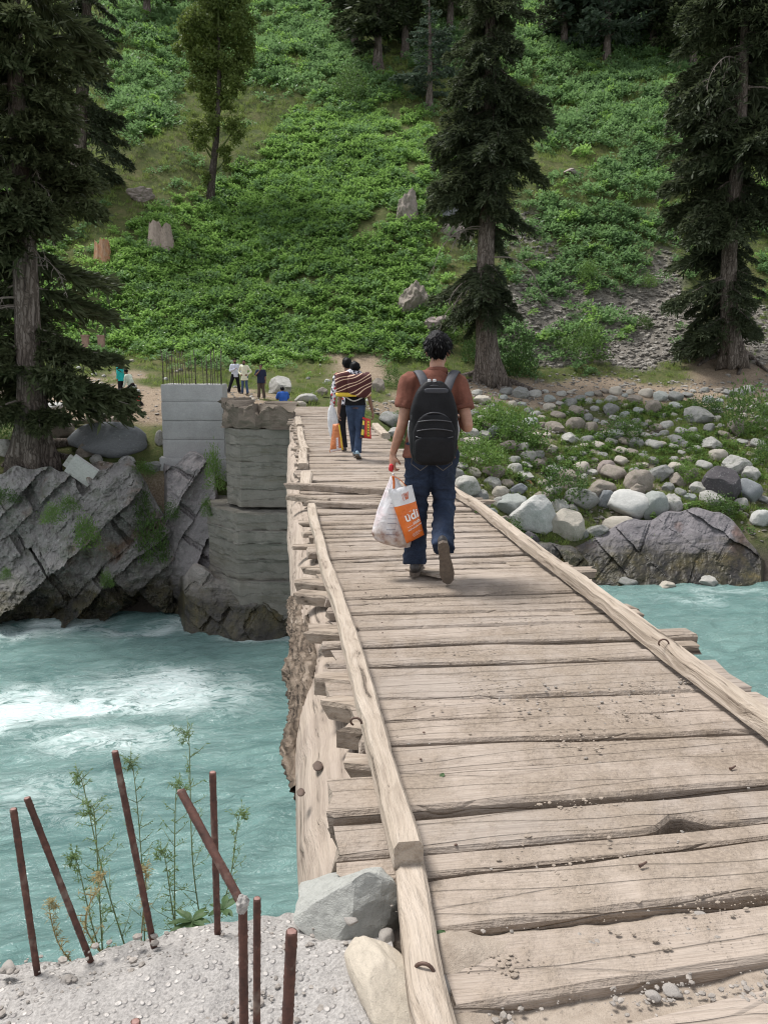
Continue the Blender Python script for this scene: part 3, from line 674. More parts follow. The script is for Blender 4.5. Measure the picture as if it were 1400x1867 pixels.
# bent nails and spikes
def nail_heads():
    V, T = ico(1); me = mesh('nail', V*np.array([.006, .006, .003]), T, True); me.materials.append(MNAIL); r9 = random.Random(8)
    for o in [c for c in bridge.children if c.name.startswith('plank')][2:34]:
        for xx in (.52, 1.95):
            if r9.random() < .7: bpart('nail', me, None, (xx+r9.uniform(-.05, .05), o.location.y+B0.y+r9.uniform(-.03, .03)+(xx-1.2)*(-.02), o.location.z+.046 if False else .016))
MNAIL = m_plain('rusty_nail', (.10, .06, .045), .6, .3, 60, metallic=.4)
nail_heads()
for k_, (xx, yy) in enumerate([(1165, 1579), (1330, 1402)]):
    p = dk(xx, yy, .03); V, Q, T = tube([p, p+Vector((.012, .003, .002)), p+Vector((.026, .008, .006))], [.006, .004, .003], 6); c = V.mean(0)
    bpart('nail', mesh('nail', V-c, [Q, T]), MNAIL, c)
for (xx, yy, zz) in [(650, 1315, .13), (776, 1770, .09), (1212, 1170, .14)]:
    p = dk(xx, yy, zz); a = np.linspace(0, 4.2, 12); P_ = np.stack([p.x+.02*np.cos(a), p.y+.008*a, p.z-.012+.02*np.sin(a)], -1)
    V, Q, T = tube(P_, .0045, 6); c = V.mean(0); bpart('bent_nail', mesh('bent_nail', V-c, [Q, T], True), MNAIL, c)

# ================================================================ dirt, gravel and small things on the first boards
MDIRT = NB('dry_dirt'); _p = MDIRT.n('NewGeometry').outputs['Position']; _n = MDIRT.noise(_p, 30, 6, .75); _n2 = MDIRT.noise(_p, 4, 4)
MDIRT = MDIRT.done(MDIRT.mix(.4, MDIRT.ramp(_n, [(.3, (.22, .175, .135)), (.7, (.42, .355, .29))]), MDIRT.ramp(_n2, [(.3, (.24, .19, .145)), (.7, (.40, .335, .27))])), .95, MDIRT.bump(MDIRT.math('ADD', _n, MDIRT.noise(_p, 140, 4, .7)), .8, .006))
def dirt_bed():
    xs = np.linspace(.34, 2.9, 150); ys = np.linspace(.7, 2.35, 100); X, Y = np.meshgrid(xs, ys, indexing='ij'); P_ = np.stack([X, Y, X*0], -1)
    Z = -.044+.016*fbm(P_, 3.5, 5, 12, .6)-.4*sstep(.03, .16, Y-LN[2](X))+.045*np.exp(-((Y-LN[2](X)+.03)/.09)**2)*sstep(1.5, .8, X)
    Z += .02*np.exp(-((Y-LN[1](X)+.06)/.09)**2)+.03*np.exp(-((X-.37)/.10)**2)*(Y < LN[2](X)+.02)
    me = mesh('dirt', np.stack([X, Y, Z], -1).reshape(-1, 3), grid_faces(150, 100), True)
    tag(put('dirt', me, MDIRT), 'dry dusty dirt lying between and over the nearest planks', 'dirt', kind='stuff')
dirt_bed()
# ================================================================ near concrete abutment with cut reinforcing bars
MCON = m_concrete('rough_concrete', (.335, .315, .295), .6, gravel=.7)
MREB = NB('rusty_rebar'); _v = MREB.coord('Object', rnd=True); _n = MREB.noise(_v, 40, 5, .7); _n2 = MREB.noise(_v, 9, 4, .7)
MREB = MREB.done(MREB.mix(MREB.ramp(_n2, [(.55, 0.), (.72, .6)]), MREB.ramp(_n, [(.3, (.035, .018, .014)), (.6, (.105, .045, .032)), (.8, (.17, .085, .06))]), (.33, .27, .22)), .75, MREB.bump(_n, .5, .002), Metallic=.15)
MREBT = m_plain('cut_rebar_end', (.22, .12, .10), .6, .3, 60)
def abutment():
    edge = [(-420, 1800), (-150, 1765), (0, 1741), (100, 1722), (160, 1708), (275, 1690), (360, 1666), (420, 1650), (480, 1640), (545, 1642), (600, 1640), (700, 1640)]
    E = np.array([list(onz(a, c, -.05)) for a, c in edge]); E = spline(E, 150)
    n = len(E); rows = []
    P0 = E.copy(); P0[:, :2] += 0
    back = np.linspace(0, 1, 90)
    V = []
    for k_, t in enumerate(back):
        q = E.copy(); q[:, 1] = E[:, 1]*(1-t)+(-1.2)*t; q[:, 0] = E[:, 0]-.0*t; q[:, 2] = -.05
        V.append(q)
    V = np.array(V[::-1])                  # back to front
    P_ = V.reshape(-1, 3).copy(); P_[:, 2] = 0
    zz = .022*fbm(P_, 3.0, 4, 3)+.010*fbm(P_, 14, 3, 8)+.03*noise(P_, 1.2, 5)
    fr = (1-np.linspace(1, 0, 90))[:, None]*np.ones((1, n))
    zz = zz.reshape(90, n)-.05*(sstep(.93, 1, fr))
    V[:, :, 2] += zz
    jag = .02*fbm(E, 5, 3, 4)
    V[-1, :, 1] += jag
    down = []
    for d in np.linspace(.03, 9, 40)**1.0:
        q = V[-1].copy(); q[:, 2] = V[-1, :, 2]-d
        q[:, 1] += .04*fbm(q, 1.5, 3, 6)-.02*d**.5+.015; down.append(q)
    V = np.concatenate([V, np.array(down)])
    me = mesh('concrete_abutment', V.reshape(-1, 3), grid_faces(len(V), n), True)
    o = put('concrete_abutment', me, MCON)
    tag(o, 'rough pale concrete abutment top with rusty bars, at bottom left', 'abutment'); return o
abut = abutment()
def rebar(pts, r=.008, seed=0, label=None):
    P = spline(np.array([list(p) for p in pts]), 3) if len(pts) < 3 else np.array([list(p) for p in pts])
    L = sum(np.linalg.norm(P[k+1]-P[k]) for k in range(len(P)-1)); n = max(40, int(L/.006))
    seg = np.concatenate([[0], np.cumsum(np.linalg.norm(np.diff(P, axis=0), axis=1))]); u = np.linspace(0, seg[-1], n)
    Q_ = np.stack([np.interp(u, seg, P[:, k]) for k in range(3)], -1)
    sides = 12; V, Q, T = tube(Q_, r, sides)
    m_ = n*sides; cen = np.repeat(Q_, sides, 0); th = np.tile(np.arange(sides)/sides*2*np.pi, n); uu = np.repeat(u, sides)
    rib = np.maximum(0, np.cos((uu/.0135)*2*np.pi+th*1.0))**3
    lon = np.maximum(0, np.cos(th*2))**14
    V[:m_] = cen+(V[:m_]-cen)*(1+.13*rib+.10*lon)[:, None]
    c = P[0]; o = put('rebar', mesh('rebar', V-c, [Q, T], True), MREB, loc=c)
    cp, Tc = rock_vf(5, 1, 2); e = put('cut_end', mesh('cut_end', cp*np.array([r*.9, r*.9, .002])+np.array(P[-1]-c), Tc), MREBT, o)
    return tag(o, label, 'rebar', 'cut bars standing in the near concrete')
def rb(base, D, top, lab, Dtop=None, mid=None, r=.008):
    p0 = at(base[0], base[1], D) if D else onz(base[0], base[1], -.05); D0 = D or DT(p0.x, p0.y)[0]
    p1 = at(top[0], top[1], Dtop or D0); pts = [p0-Vector((0, 0, .06))]
    pts[0] = p0+(p0-p1).normalized()*.06 if mid is None else p0
    if mid: pts += [at(*mid, D0)]
    rebar(pts+[p1], r, label=lab)
rb((66, 1755), None, (25, 1475), 'leftmost rusty bar in the near concrete')
rb((156, 1727), None, (50, 1455), 'rusty bar leaning left, second from the left edge', None)
rb((277, 1705), None, (210, 1370), 'tallest straight rusty bar, third from the left, leaning slightly left')
rb((397, 1695), None, (388, 1408), 'upright rusty bar crossing behind the bent one')
rb((446, 1960), 1.28, (330, 1442), 'rusty bar bent sharply to the left above the concrete', 1.42, (443, 1652), .0078)
rb((468, 1960), 1.36, (469, 1638), 'thin upright rusty bar just right of the bent one', None, None, .0068)
rb((520, 1960), 1.22, (532, 1698), 'thick short rusty bar, rightmost of all in the near concrete', None, None, .0095)
rb((250, 1960), 1.22, (248, 1862), 'rusty bar of which only the tip shows at the bottom edge')
V, T = rock_vf(8, 3, 2, .2); p = at(443, 1648, 1.28)
tag(put('mortar_lump', mesh('mortar_lump', V*np.array([.013, .013, .02]), T), MCON, loc=p), 'small lump of mortar stuck on the bend of the rusty bar', 'mortar')
# stones by the bridge head
MST_G = m_rock('green_grey_stone', (.44, .44, .405), scale=6, lichen=.45, bumpd=.02)
MST_B = m_rock('cream_stone', (.48, .42, .34), scale=5, lichen=.1, bumpd=.008)
MST_P = m_rock('gravel_stone', (.34, .31, .28), scale=8, lichen=.1, bumpd=.004)
def near_rock(name, c, s, seed, mat, lab, rz=0, sub=5, cuts=9, rough=.03, flat=False):
    V, T = rock_vf(seed, sub, cuts, rough, .18, .42 if flat else .5, .75 if flat else .85)
    return tag(put(name, mesh(name, V, T, not flat), mat, loc=c, rot=(0, 0, rz), scale=s), lab, 'stone')
p = onz(628, 1690, -.05); near_rock('boulder', p+Vector((.005, .09, .02)), (.145, .16, .12), 31, MST_G, 'pale greenish boulder wedged against the plank ends by the concrete', .9, cuts=22, rough=.05, flat=True)
p = onz(720, 1835, -.03); near_rock('boulder', p+Vector((-.02, .06, .01)), (.07, .16, .07), 22, MST_B, 'smooth cream stone lying beside the nearest kerb timber', .25, cuts=3)
for (xx, yy, s_, lab) in [(705, 1708, .025, 'small grey stone beside the greenish boulder'), (880, 1735, .032, 'flat grey stone on the dirt under the big plank edge'), (806, 1800, .04, 'brownish stone touching the nearest kerb timber'),
                          (800, 1842, .02, 'little stone right of the nearest kerb timber'), (900, 1728, .016, 'small pale stone beside a flat grey one under the plank edge'), (923, 1731, .018, 'upright little stone under the big plank edge'),
                          (1280, 1357, .02, 'small stone on the planks by the right kerb'), (1275, 1670, .016, 'tiny pale stone on the lip of the big plank'), (1225, 1806, .02, 'pale stone on the dirt at bottom right'), (1190, 1816, .016, 'stone half sunk in dirt at bottom right'),
                          (640, 1678, .016, 'rusty brown chip lying on the greenish boulder'), (125, 1787, .02, 'brown chip on the rough concrete'), (15, 1765, .02, 'yellowish pebble at the left end of the concrete'), (815, 1860, .022, 'reddish stone at the bottom edge by the kerb timber'),
                          (1268, 1250, .03, 'orange brown pebble by the right kerb timber')]:
    z0 = .0 if xx > 730 else (.03 if 600 < xx < 700 else -.045)
    p = onz(xx, yy, z0-.01); near_rock('small_stone', p, (s_*1.2, s_*.9, s_*.6), int(xx) % 37, MST_P, lab, xx, 3, 6)
def pebbles(name, n, regions, smin, smax, lab, zf, mat, seed):
    rs = np.random.RandomState(seed); mb = MB(); base = [rock_vf(s, 1, 3, .02) for s in (1, 2, 3, 4)]
    for k_ in range(n):
        reg = regions[rs.randint(len(regions))]; x = rs.uniform(reg[0], reg[2]); y = rs.uniform(reg[1], reg[3])
        p = zf(x, y)
        if p is None: continue
        s_ = smin+(smax-smin)*rs.rand()**3; V, T = base[rs.randint(4)]; a = rs.rand()*6.28
        Rm = np.array([[math.cos(a), -math.sin(a), 0], [math.sin(a), math.cos(a), 0], [0, 0, 1]])
        mb.add((V*np.array([s_*rs.uniform(.7, 1.4), s_, s_*.6]))@Rm.T+np.array(p), None, T)
    return tag(mb.put(name, mat), lab, 'gravel', kind='stuff')
MST_L = m_plain('mixed_pebbles', (.25, .222, .195), .9, .5, 40)
pebbles('gravel', 380, [(0, 1690, 700, 1867), (0, 1660, 640, 1867)], .002, .011, 'loose gravel bedded in the rough concrete top', lambda x, y: (onz(x, y, -.045) if y > 1745-.2*x+10 else None), MST_L, 4)
pebbles('gravel', 900, [(800, 1690, 1400, 1867), (840, 1715, 1100, 1760), (1100, 1790, 1400, 1830), (700, 1300, 1400, 1700), (790, 1720, 870, 1867), (900, 1240, 1250, 1300)], .0015, .008, 'loose grit and bits scattered over the nearest planks', lambda x, y: onz(x, y, .008 if y < 1720 else -.008), MST_L, 6)
pebbles('gravel', 420, [(795, 1715, 960, 1867), (880, 1715, 1080, 1760), (795, 1780, 900, 1867)], .002, .013, 'gravel and grit beside the nearest kerb timber', lambda x, y: onz(x, y, -.012), MST_L, 9)
# ---- weeds
M_WEED = m_leaf('weed_leaf', (.10, .16, .06), (.20, .28, .10), .4); M_STEM = m_plain('weed_stem', (.13, .17, .07), .7, .3)
M_STRAW = m_leaf('straw', (.32, .26, .12), (.45, .38, .2), .4)
def leaf_quads(P, d, L, W, rs, droop=0.2):
    """pointed leaf: base, two sides, tip"""
    d = d/np.linalg.norm(d); s = np.cross(d, rs.normal(size=3)); s /= max(np.linalg.norm(s), 1e-6)
    return np.array([P, P+d*L*.45+s*W/2, P+d*L+np.array([0, 0, -droop*L]), P+d*L*.45-s*W/2])
def weed(px0, px1, D, seed, lab, straw=False, dense=1.0):
    rs = np.random.RandomState(seed); b0 = at(*px0, D); b1 = at(*px1, D+rs.uniform(-.1, .1)); b0 = Vector((b0.x, b0.y, b0.z-.12))
    mid = (np.array(b0)+np.array(b1))/2+rs.normal(size=3)*.02
    tip = np.array(b1); hook = tip+np.array([rs.choice([-1, 1])*.02, 0, -.01])
    st = spline(np.array([np.array(b0), mid, tip, hook]), 26); mb = MB(); V, Q, T = tube(st, np.linspace(.0026, .0007, 26), 5); mb.add(V, Q, T)
    lf = MB(); H = tip[2]-b0.z
    for k_ in range(3, 26):
        for q in range(rs.randint(1, 3)):
            a = rs.rand()*6.28; L = H*rs.uniform(.05, .17)*(1.25-k_/26); d = np.array([math.cos(a), math.sin(a), rs.uniform(.4, 1.0)]); d /= np.linalg.norm(d)
            sp = np.array([st[k_], st[k_]+d*L*.6, st[k_]+d*L+np.array([0, 0, L*.1])]); V, Q, T = tube(sp, [.0012, .0009, .0004], 4); mb.add(V, Q, T)
            for m_ in range(int(9*dense)):
                t = rs.rand(); P = sp[0]*(1-t)+sp[2]*t; dd = d*.6+rs.normal(size=3)*.6
                lf.add(leaf_quads(P, dd, rs.uniform(.007, .02), rs.uniform(.0018, .004), rs), [[0, 1, 2, 3]])
    c = np.array(b0); root = empty('weed', b0)
    V_ = mb.verts()-c; put('stem', mesh('stem', V_, mb.faces(), True), M_STRAW if straw else M_STEM, root)
    put('foliage', mesh('foliage', lf.verts()-c, lf.faces()), M_STRAW if straw else M_WEED, root)
    tag(root, lab, 'weed', 'weeds growing below the concrete edge')
weed((375, 1690), (345, 1350), 2.12, 1, 'tallest thin green weed, its hooked tip against the foam')
weed((200, 1720), (140, 1570), 1.98, 2, 'leafy green weed left of the tallest straight bar', dense=1.6)
weed((240, 1715), (150, 1425), 2.1, 3, 'thin green weed arching left, between the second and third bars')
weed((262, 1710), (243, 1400), 2.2, 4, 'thin green weed just right of the tallest straight bar')
weed((318, 1690), (322, 1440), 2.1, 5, 'feathery green weed left of the crossing bars')
weed((375, 1680), (436, 1490), 2.15, 6, 'sparse weed leaning right past the crossing bars')
weed((185, 1715), (172, 1480), 2.0, 7, 'bushy green weed second from the left', dense=1.5)
weed((165, 1730), (90, 1650), 1.9, 8, 'dry yellow weed low at the left of the concrete edge', True)
weed((215, 1715), (188, 1600), 1.95, 9, 'dry straw coloured weed below the tallest straight bar', True)
weed((250, 1705), (266, 1590), 1.95, 10, 'dry seeding weed behind the tallest straight bar', True)
weed((330, 1690), (300, 1560), 2.1, 11, 'short green weed between the third and fourth bars', dense=1.4)
def rosette(p, n, L, W, seed, lab, name='seedling'):
    rs = np.random.RandomState(seed); mb = MB()
    for k_ in range(n):
        a = k_*2.4+rs.rand(); d = np.array([math.cos(a), math.sin(a), rs.uniform(.15, .9)])
        u = np.linspace(0, 1, 5); l = L*rs.uniform(.6, 1.1); dn = d/np.linalg.norm(d); s = np.cross(dn, (0, 0, 1)); s /= np.linalg.norm(s)
        cen = np.outer(u*l, dn)+np.outer(-(u**2)*l*.35, (0, 0, 1)); wd = W*np.sin(u*np.pi*.92+.12)
        V = np.concatenate([cen-s*wd[:, None]/2, cen+np.array([0, 0, -.003]), cen+s*wd[:, None]/2]); Q = [[i_*5+j, i_*5+j+1, (i_+1)*5+j+1, (i_+1)*5+j] for i_ in (0, 1) for j in range(4)]
        mb.add(V, Q)
    return tag(mb.put(name, m_leaf('seedling_leaf', (.06, .11, .045), (.11, .17, .07), .3), loc=p), lab, 'plant')
rosette(dk(790, 1716, .03), 8, .065, .028, 3, 'small broad leafed seedling sprouting beside the nearest kerb timber')
rosette(at(350, 1680, 2.02), 12, .085, .022, 5, 'clump of long green leaves behind the upright crossed bar')
rosette(at(395, 1662, 2.05)+Vector((.02, .02, -.01)), 9, .07, .022, 6, 'broad green leaves at the concrete edge right of the crossed bar')
rosette(dk(803, 1419, .03), 2, .03, .018, 8, 'single green leaf lying on a plank beside the left kerb', 'fallen_leaf')

# clods and grit gathered in the dirty patches of the deck
CLOD = [(1060, 1480, 90, 40, 130), (880, 1250, 60, 28, 110), (1050, 1350, 80, 30, 110), (1150, 1300, 90, 26, 90), (1260, 1395, 80, 26, 60), (1010, 1610, 90, 30, 70), (930, 1130, 120, 16, 90), (860, 1190, 90, 16, 80), (1180, 1250, 90, 20, 90), (950, 1290, 200, 50, 120), (1220, 1700, 170, 60, 60), (900, 1760, 90, 30, 60), (1300, 1640, 80, 30, 60), (760, 1090, 100, 12, 60), (1080, 1560, 200, 50, 90)]
rs = np.random.RandomState(21); mb = MB(); base = [rock_vf(s_, 1, 3, .02) for s_ in (1, 2, 3, 4)]
for (cx, cy, sx, sy, n_) in CLOD:
    for k_ in range(n_):
        p = onz(cx+rs.normal()*sx*.5, cy+rs.normal()*sy*.5, .016); r_ = .0016+.006*rs.rand()**4; V, T = base[rs.randint(4)]
        mb.add(V*np.array([r_*rs.uniform(.8, 1.8), r_, r_*.6])+np.array(p), None, T)
tag(mb.put('dirt_clods', MDIRT), 'crumbs of dry dirt gathered in patches on the planks', 'dirt', kind='stuff')
# ================================================================ rock outcrops along the far bank
def cells1d(n, lo, hi, seed):
    rs = np.random.RandomState(seed); e = [0.]
    while e[-1] < n: e.append(e[-1]+rs.uniform(lo, hi))
    return np.array(e)
def cliff(name, cols, phi, mat, label, nu=320, nv=170, amp=.7, lay=(.25, .9), joint=(.8, 2.6), seed=1, undercut=0., zbot=None, det=.09, side=1.2, jag=.35, back=2.6, kind='rock'):
    """layered rock face. cols: (photo x, photo y of the top, D at the foot, D at the top)"""
    c = np.array(cols, float); u = np.linspace(0, 1, nu); xx = np.interp(u, np.linspace(0, 1, len(c)), c[:, 0])
    yt = np.interp(xx, c[:, 0], c[:, 1]); Db = np.interp(xx, c[:, 0], c[:, 2]); Dt = np.interp(xx, c[:, 0], c[:, 3])
    zt = np.array([zat(a, d) for a, d in zip(yt, Dt)]); zb = WZ-.7 if zbot is None else zbot
    zt = zt+jag*noise(np.stack([xx/40, xx*0, xx*0], -1), 1, seed)
    w_ = np.linspace(0, 1, nv)[None, :]
    Z = zb+(zt[:, None]-zb)*w_
    D = Db[:, None]+(Dt-Db)[:, None]*w_**1.25
    Dm = (Db+Dt)/2; a = (np.cumsum(np.concatenate([[0], np.diff(xx)]))/FPX*Dm.mean())[:, None]*np.ones_like(Z)
    P_ = np.stack([a, Z, a*0], -1)
    aw = a+.5*noise(P_, .28, seed+2)+.07*noise(P_, 1.9, seed+3)+.03*noise(P_, 6, seed+13); zw = Z+.5*noise(P_, .28, seed+4)+.07*noise(P_, 1.9, seed+5)+.03*noise(P_, 6, seed+14)
    p = aw*math.cos(phi)+zw*math.sin(phi)+50; q = -aw*math.sin(phi)+zw*math.cos(phi)+50
    E = cells1d(110, *lay, seed); k = np.searchsorted(E, q)-1; fr = (q-E[k])/(E[k+1]-E[k])
    rs = np.random.RandomState(seed+11); off = rs.uniform(0, 5, 900); am = rs.uniform(.35, 1.0, 900)
    J = cells1d(110, *joint, seed+1); kk = np.searchsorted(J, p+off[k])-1; fj = (p+off[k]-J[kk])/(J[kk+1]-J[kk])
    h = np.sin((k*127.1+kk*311.7)*1.0)*43758.5; h = h-np.floor(h)
    h2 = np.sin((k*269.5+kk*183.3)*1.0)*23758.5; h2 = h2-np.floor(h2)
    prot = amp*(.25+.75*h)*(1-.75*fr)*am[k]+amp*.28*(h2-.5)*(fj-.5)*2-amp*.22*(np.minimum(fj, 1-fj) < .04)
    q2 = q+.06*noise(P_, 3.1, seed+21); E2 = cells1d(110, lay[0]*.35+.03, lay[0]*1.3+.12, seed+5); k2 = np.searchsorted(E2, q2)-1; f2 = (q2-E2[k2])/(E2[k2+1]-E2[k2])
    J2 = cells1d(110, joint[0]*.3, joint[0]*1.3, seed+6); kk2 = np.searchsorted(J2, p+off[k2]*1.7)-1
    h3 = np.sin(k2*91.7+kk2*47.3)*9631.7; h3 = h3-np.floor(h3); prot = prot+amp*.11*(h3-.3)*(1-.5*f2)*(.4+.6*(noise(P_, .5, seed+23) > -.1))
    edge = sstep(0, .07, u)*sstep(1, .93, u)
    prot = prot*edge[:, None]*(.35+.65*sstep(0, .08, 1-w_))
    P3 = np.stack([a, Z, prot], -1)
    D = D-prot+side*(1-edge[:, None])-det*fbm(P3, 1.1, 6, seed+6, .6)-det*.25*(1-np.abs(noise(np.stack([p*.5, q*1.6, prot], -1), 1.3, seed+16)))**2
    if undercut: D = D+undercut*sstep(.24, .10, w_+.06*noise(P_, .6, seed+8))*(.3+.7*sstep(-.3, .5, noise(P_, .25, seed+9)))
    nb = 9                                        # the top runs back into the bank
    for m_ in range(1, nb+1):
        t = m_/nb; D = np.concatenate([D, (D[:, nv-1:nv]+back*t)], 1); Z = np.concatenate([Z, (Z[:, nv-1:nv]-.9*t**1.6+.12*noise(np.stack([a[:, :1], a[:, :1]*0+t*3, a[:, :1]*0], -1), 1.2, seed)*(1-t))], 1)
    zc = D*math.cos(TH)+(EYE-Z)*math.sin(TH); L = ((xx-700)/FPX)[:, None]*zc
    X = D*math.sin(PS)+L*math.cos(PS); Y = D*math.cos(PS)-L*math.sin(PS)
    V = np.stack([X, Y, Z], -1); cc = V.reshape(-1, 3).mean(0)
    me = mesh(name, V.reshape(-1, 3)-cc, grid_faces(nu, nv+nb), False)
    me.flip_normals()
    return tag(put(name, me, mat, loc=cc), label, kind)
MR_GREY = m_rock('grey_bedded_rock', (.235, .224, .212), (0, R(42), 0), scale=1.1, wet=True, moss=.35, lichen=.6, stain=(.16, .10, .065))
MR_PURP = m_rock('purple_grey_rock', (.245, .225, .222), (0, R(55), 0), scale=.9, wet=True, lichen=.35)
MR_WARM = m_rock('brown_grey_rock', (.25, .228, .208), (0, R(-35), 0), scale=.8, wet=True, lichen=.35)
cliff('rock_outcrop', [(-330, 870, 25.4, 27.6), (-100, 862, 25.5, 27.6), (0, 858, 25.6, 27.6), (70, 850, 25.8, 27.5), (125, 846, 26, 27.3), (160, 850, 26.1, 27.2), (200, 842, 26.2, 27.5), (235, 838, 26.4, 27.8), (262, 872, 26.8, 28), (300, 935, 27.1, 27.9), (345, 1000, 27.4, 28.0)],
      R(40), MR_GREY, 'grey layered rock outcrop dropping into the river under the big left spruce', 400, 190, 1.25, (.35, 1.9), (2.0, 7.0), 3, 1.5, det=.27)
cliff('rock_outcrop', [(296, 850, 27.2, 28.2), (320, 838, 27.0, 28.2), (345, 828, 26.9, 28.4), (372, 835, 26.8, 28.4), (392, 868, 26.6, 28.0), (402, 935, 26.6, 27.8), (412, 1000, 26.8, 27.4)],
      R(62), MR_PURP, 'steep purple grey rock below the new concrete pier', 140, 150, .8, (.3, .9), (.8, 2.2), 8, .9, det=.12, side=1.0)
cliff('rock_outcrop', [(325, 1060, 25.3, 26.4), (352, 1040, 24.8, 26.0), (385, 1042, 24.5, 25.6), (430, 1062, 24.2, 25.3), (470, 1070, 24.1, 25.2), (505, 1082, 24.1, 25.2), (545, 1110, 24.3, 25.3), (600, 1130, 24.8, 25.6)],
      R(-38), MR_WARM, 'smooth brown grey rock at the waterline under the old pier', 180, 90, .5, (.5, 1.3), (.8, 2.2), 12, .35, det=.12, side=.9)
cliff('rock_outcrop', [(1010, 1030, 31.0, 31.8), (1045, 1000, 30.8, 32.2), (1110, 968, 30.6, 32.8), (1160, 945, 30.5, 33.2), (1210, 930, 30.5, 33.4), (1262, 924, 30.5, 33.6), (1310, 938, 30.5, 33.4), (1350, 972, 30.5, 33), (1378, 1010, 30.6, 32.4), (1398, 1050, 30.9, 31.6)],
      R(-36), m_rock('dark_purple_rock', (.165, .152, .158), (0, R(-36), 0), scale=.8, wet=True, lichen=.25, stain=(.15, .09, .07)), 'big dark purple rock sloping into the river at the right edge', 220, 100, .34, (.5, 1.6), (1.2, 3.5), 15, .2, det=.14, side=.8)
cliff('rock_outcrop', [(870, 1010, 30.2, 31.2), (905, 985, 30.0, 31.6), (950, 978, 30.2, 31.8), (1000, 985, 30.4, 31.8), (1045, 1000, 30.6, 31.8), (1085, 1030, 30.7, 31.6)],
      R(-50), m_rock('dark_wet_rock', (.13, .12, .115), (0, R(-50), 0), scale=.9, wet=True, lichen=.3, moss=.5), 'dark broken rock at the waterline beside the right kerb timber', 170, 90, .5, (.2, .6), (.7, 1.8), 18, .2, det=.14, side=.8)

# ================================================================ loose boulders
COLS = {'pale': (.36, .348, .32), 'white': (.44, .435, .41), 'grey': (.225, .222, .21), 'green': (.275, .29, .27), 'cream': (.385, .35, .295), 'brown': (.245, .21, .178), 'dark': (.075, .068, .072), 'blue': (.19, .20, .207), 'pink': (.27, .225, .205)}
MRK = {k: m_rock('boulder_'+k, v, scale=2.2, lichen=.45 if k not in ('white', 'cream') else .15, moss=.35 if k in ('grey', 'brown', 'pale') else .0, bumpd=.05) for k, v in COLS.items()}
RM = {}
def rmesh(kind, var):
    key = (kind, var)
    if key not in RM:
        if kind == 'crag':
            V, T = rock_vf(300+var, 5, 14, .16, .35, .45, .8); RM[key] = (V, T); return RM[key]
        V, T = rock_vf(100+var*7+(0 if kind == 'round' else 50), 4 if var < 4 else 3, 6 if kind == 'round' else 13, .05 if kind == 'round' else .06, .24, .66 if kind == 'round' else .5, .95 if kind == 'round' else .85)
        RM[key] = (V, T)
    return RM[key]
RMC = {}
def boulder(x, y, w_, h, col, label, shape='round', var=None, rz=None, tilt=0., group=None, sink=.22, name='boulder'):
    """x, y: middle of the visible stone in the photograph, w_, h its size there"""
    P, D = spot(x, y+h*.42)
    if y > 1030 and x > 1000: P = onz(x, y+h*.42, WZ-.03); D = float(DT(P.x, P.y)[0])
    s = D/FPX
    a = w_*s/2; hh = h*s/2*1.08; var = (int(x*3+y)) % 6 if var is None else var
    key = (shape, var, col)
    if key not in RMC:
        V, T = rmesh(shape, var); RMC[key] = mesh(name, V, T, shape == 'round'); RMC[key].materials.append(MRK[col])
    o = put(name, RMC[key], None, loc=(P.x, P.y+a*.25, P.z+hh*(1-sink*1.6)), rot=(0, tilt, 0 if rz is None else rz), scale=(a*1.06, a*random.Random(x*7+y).uniform(.75, 1.05), hh*1.25))
    return tag(o, label, 'boulder', group)
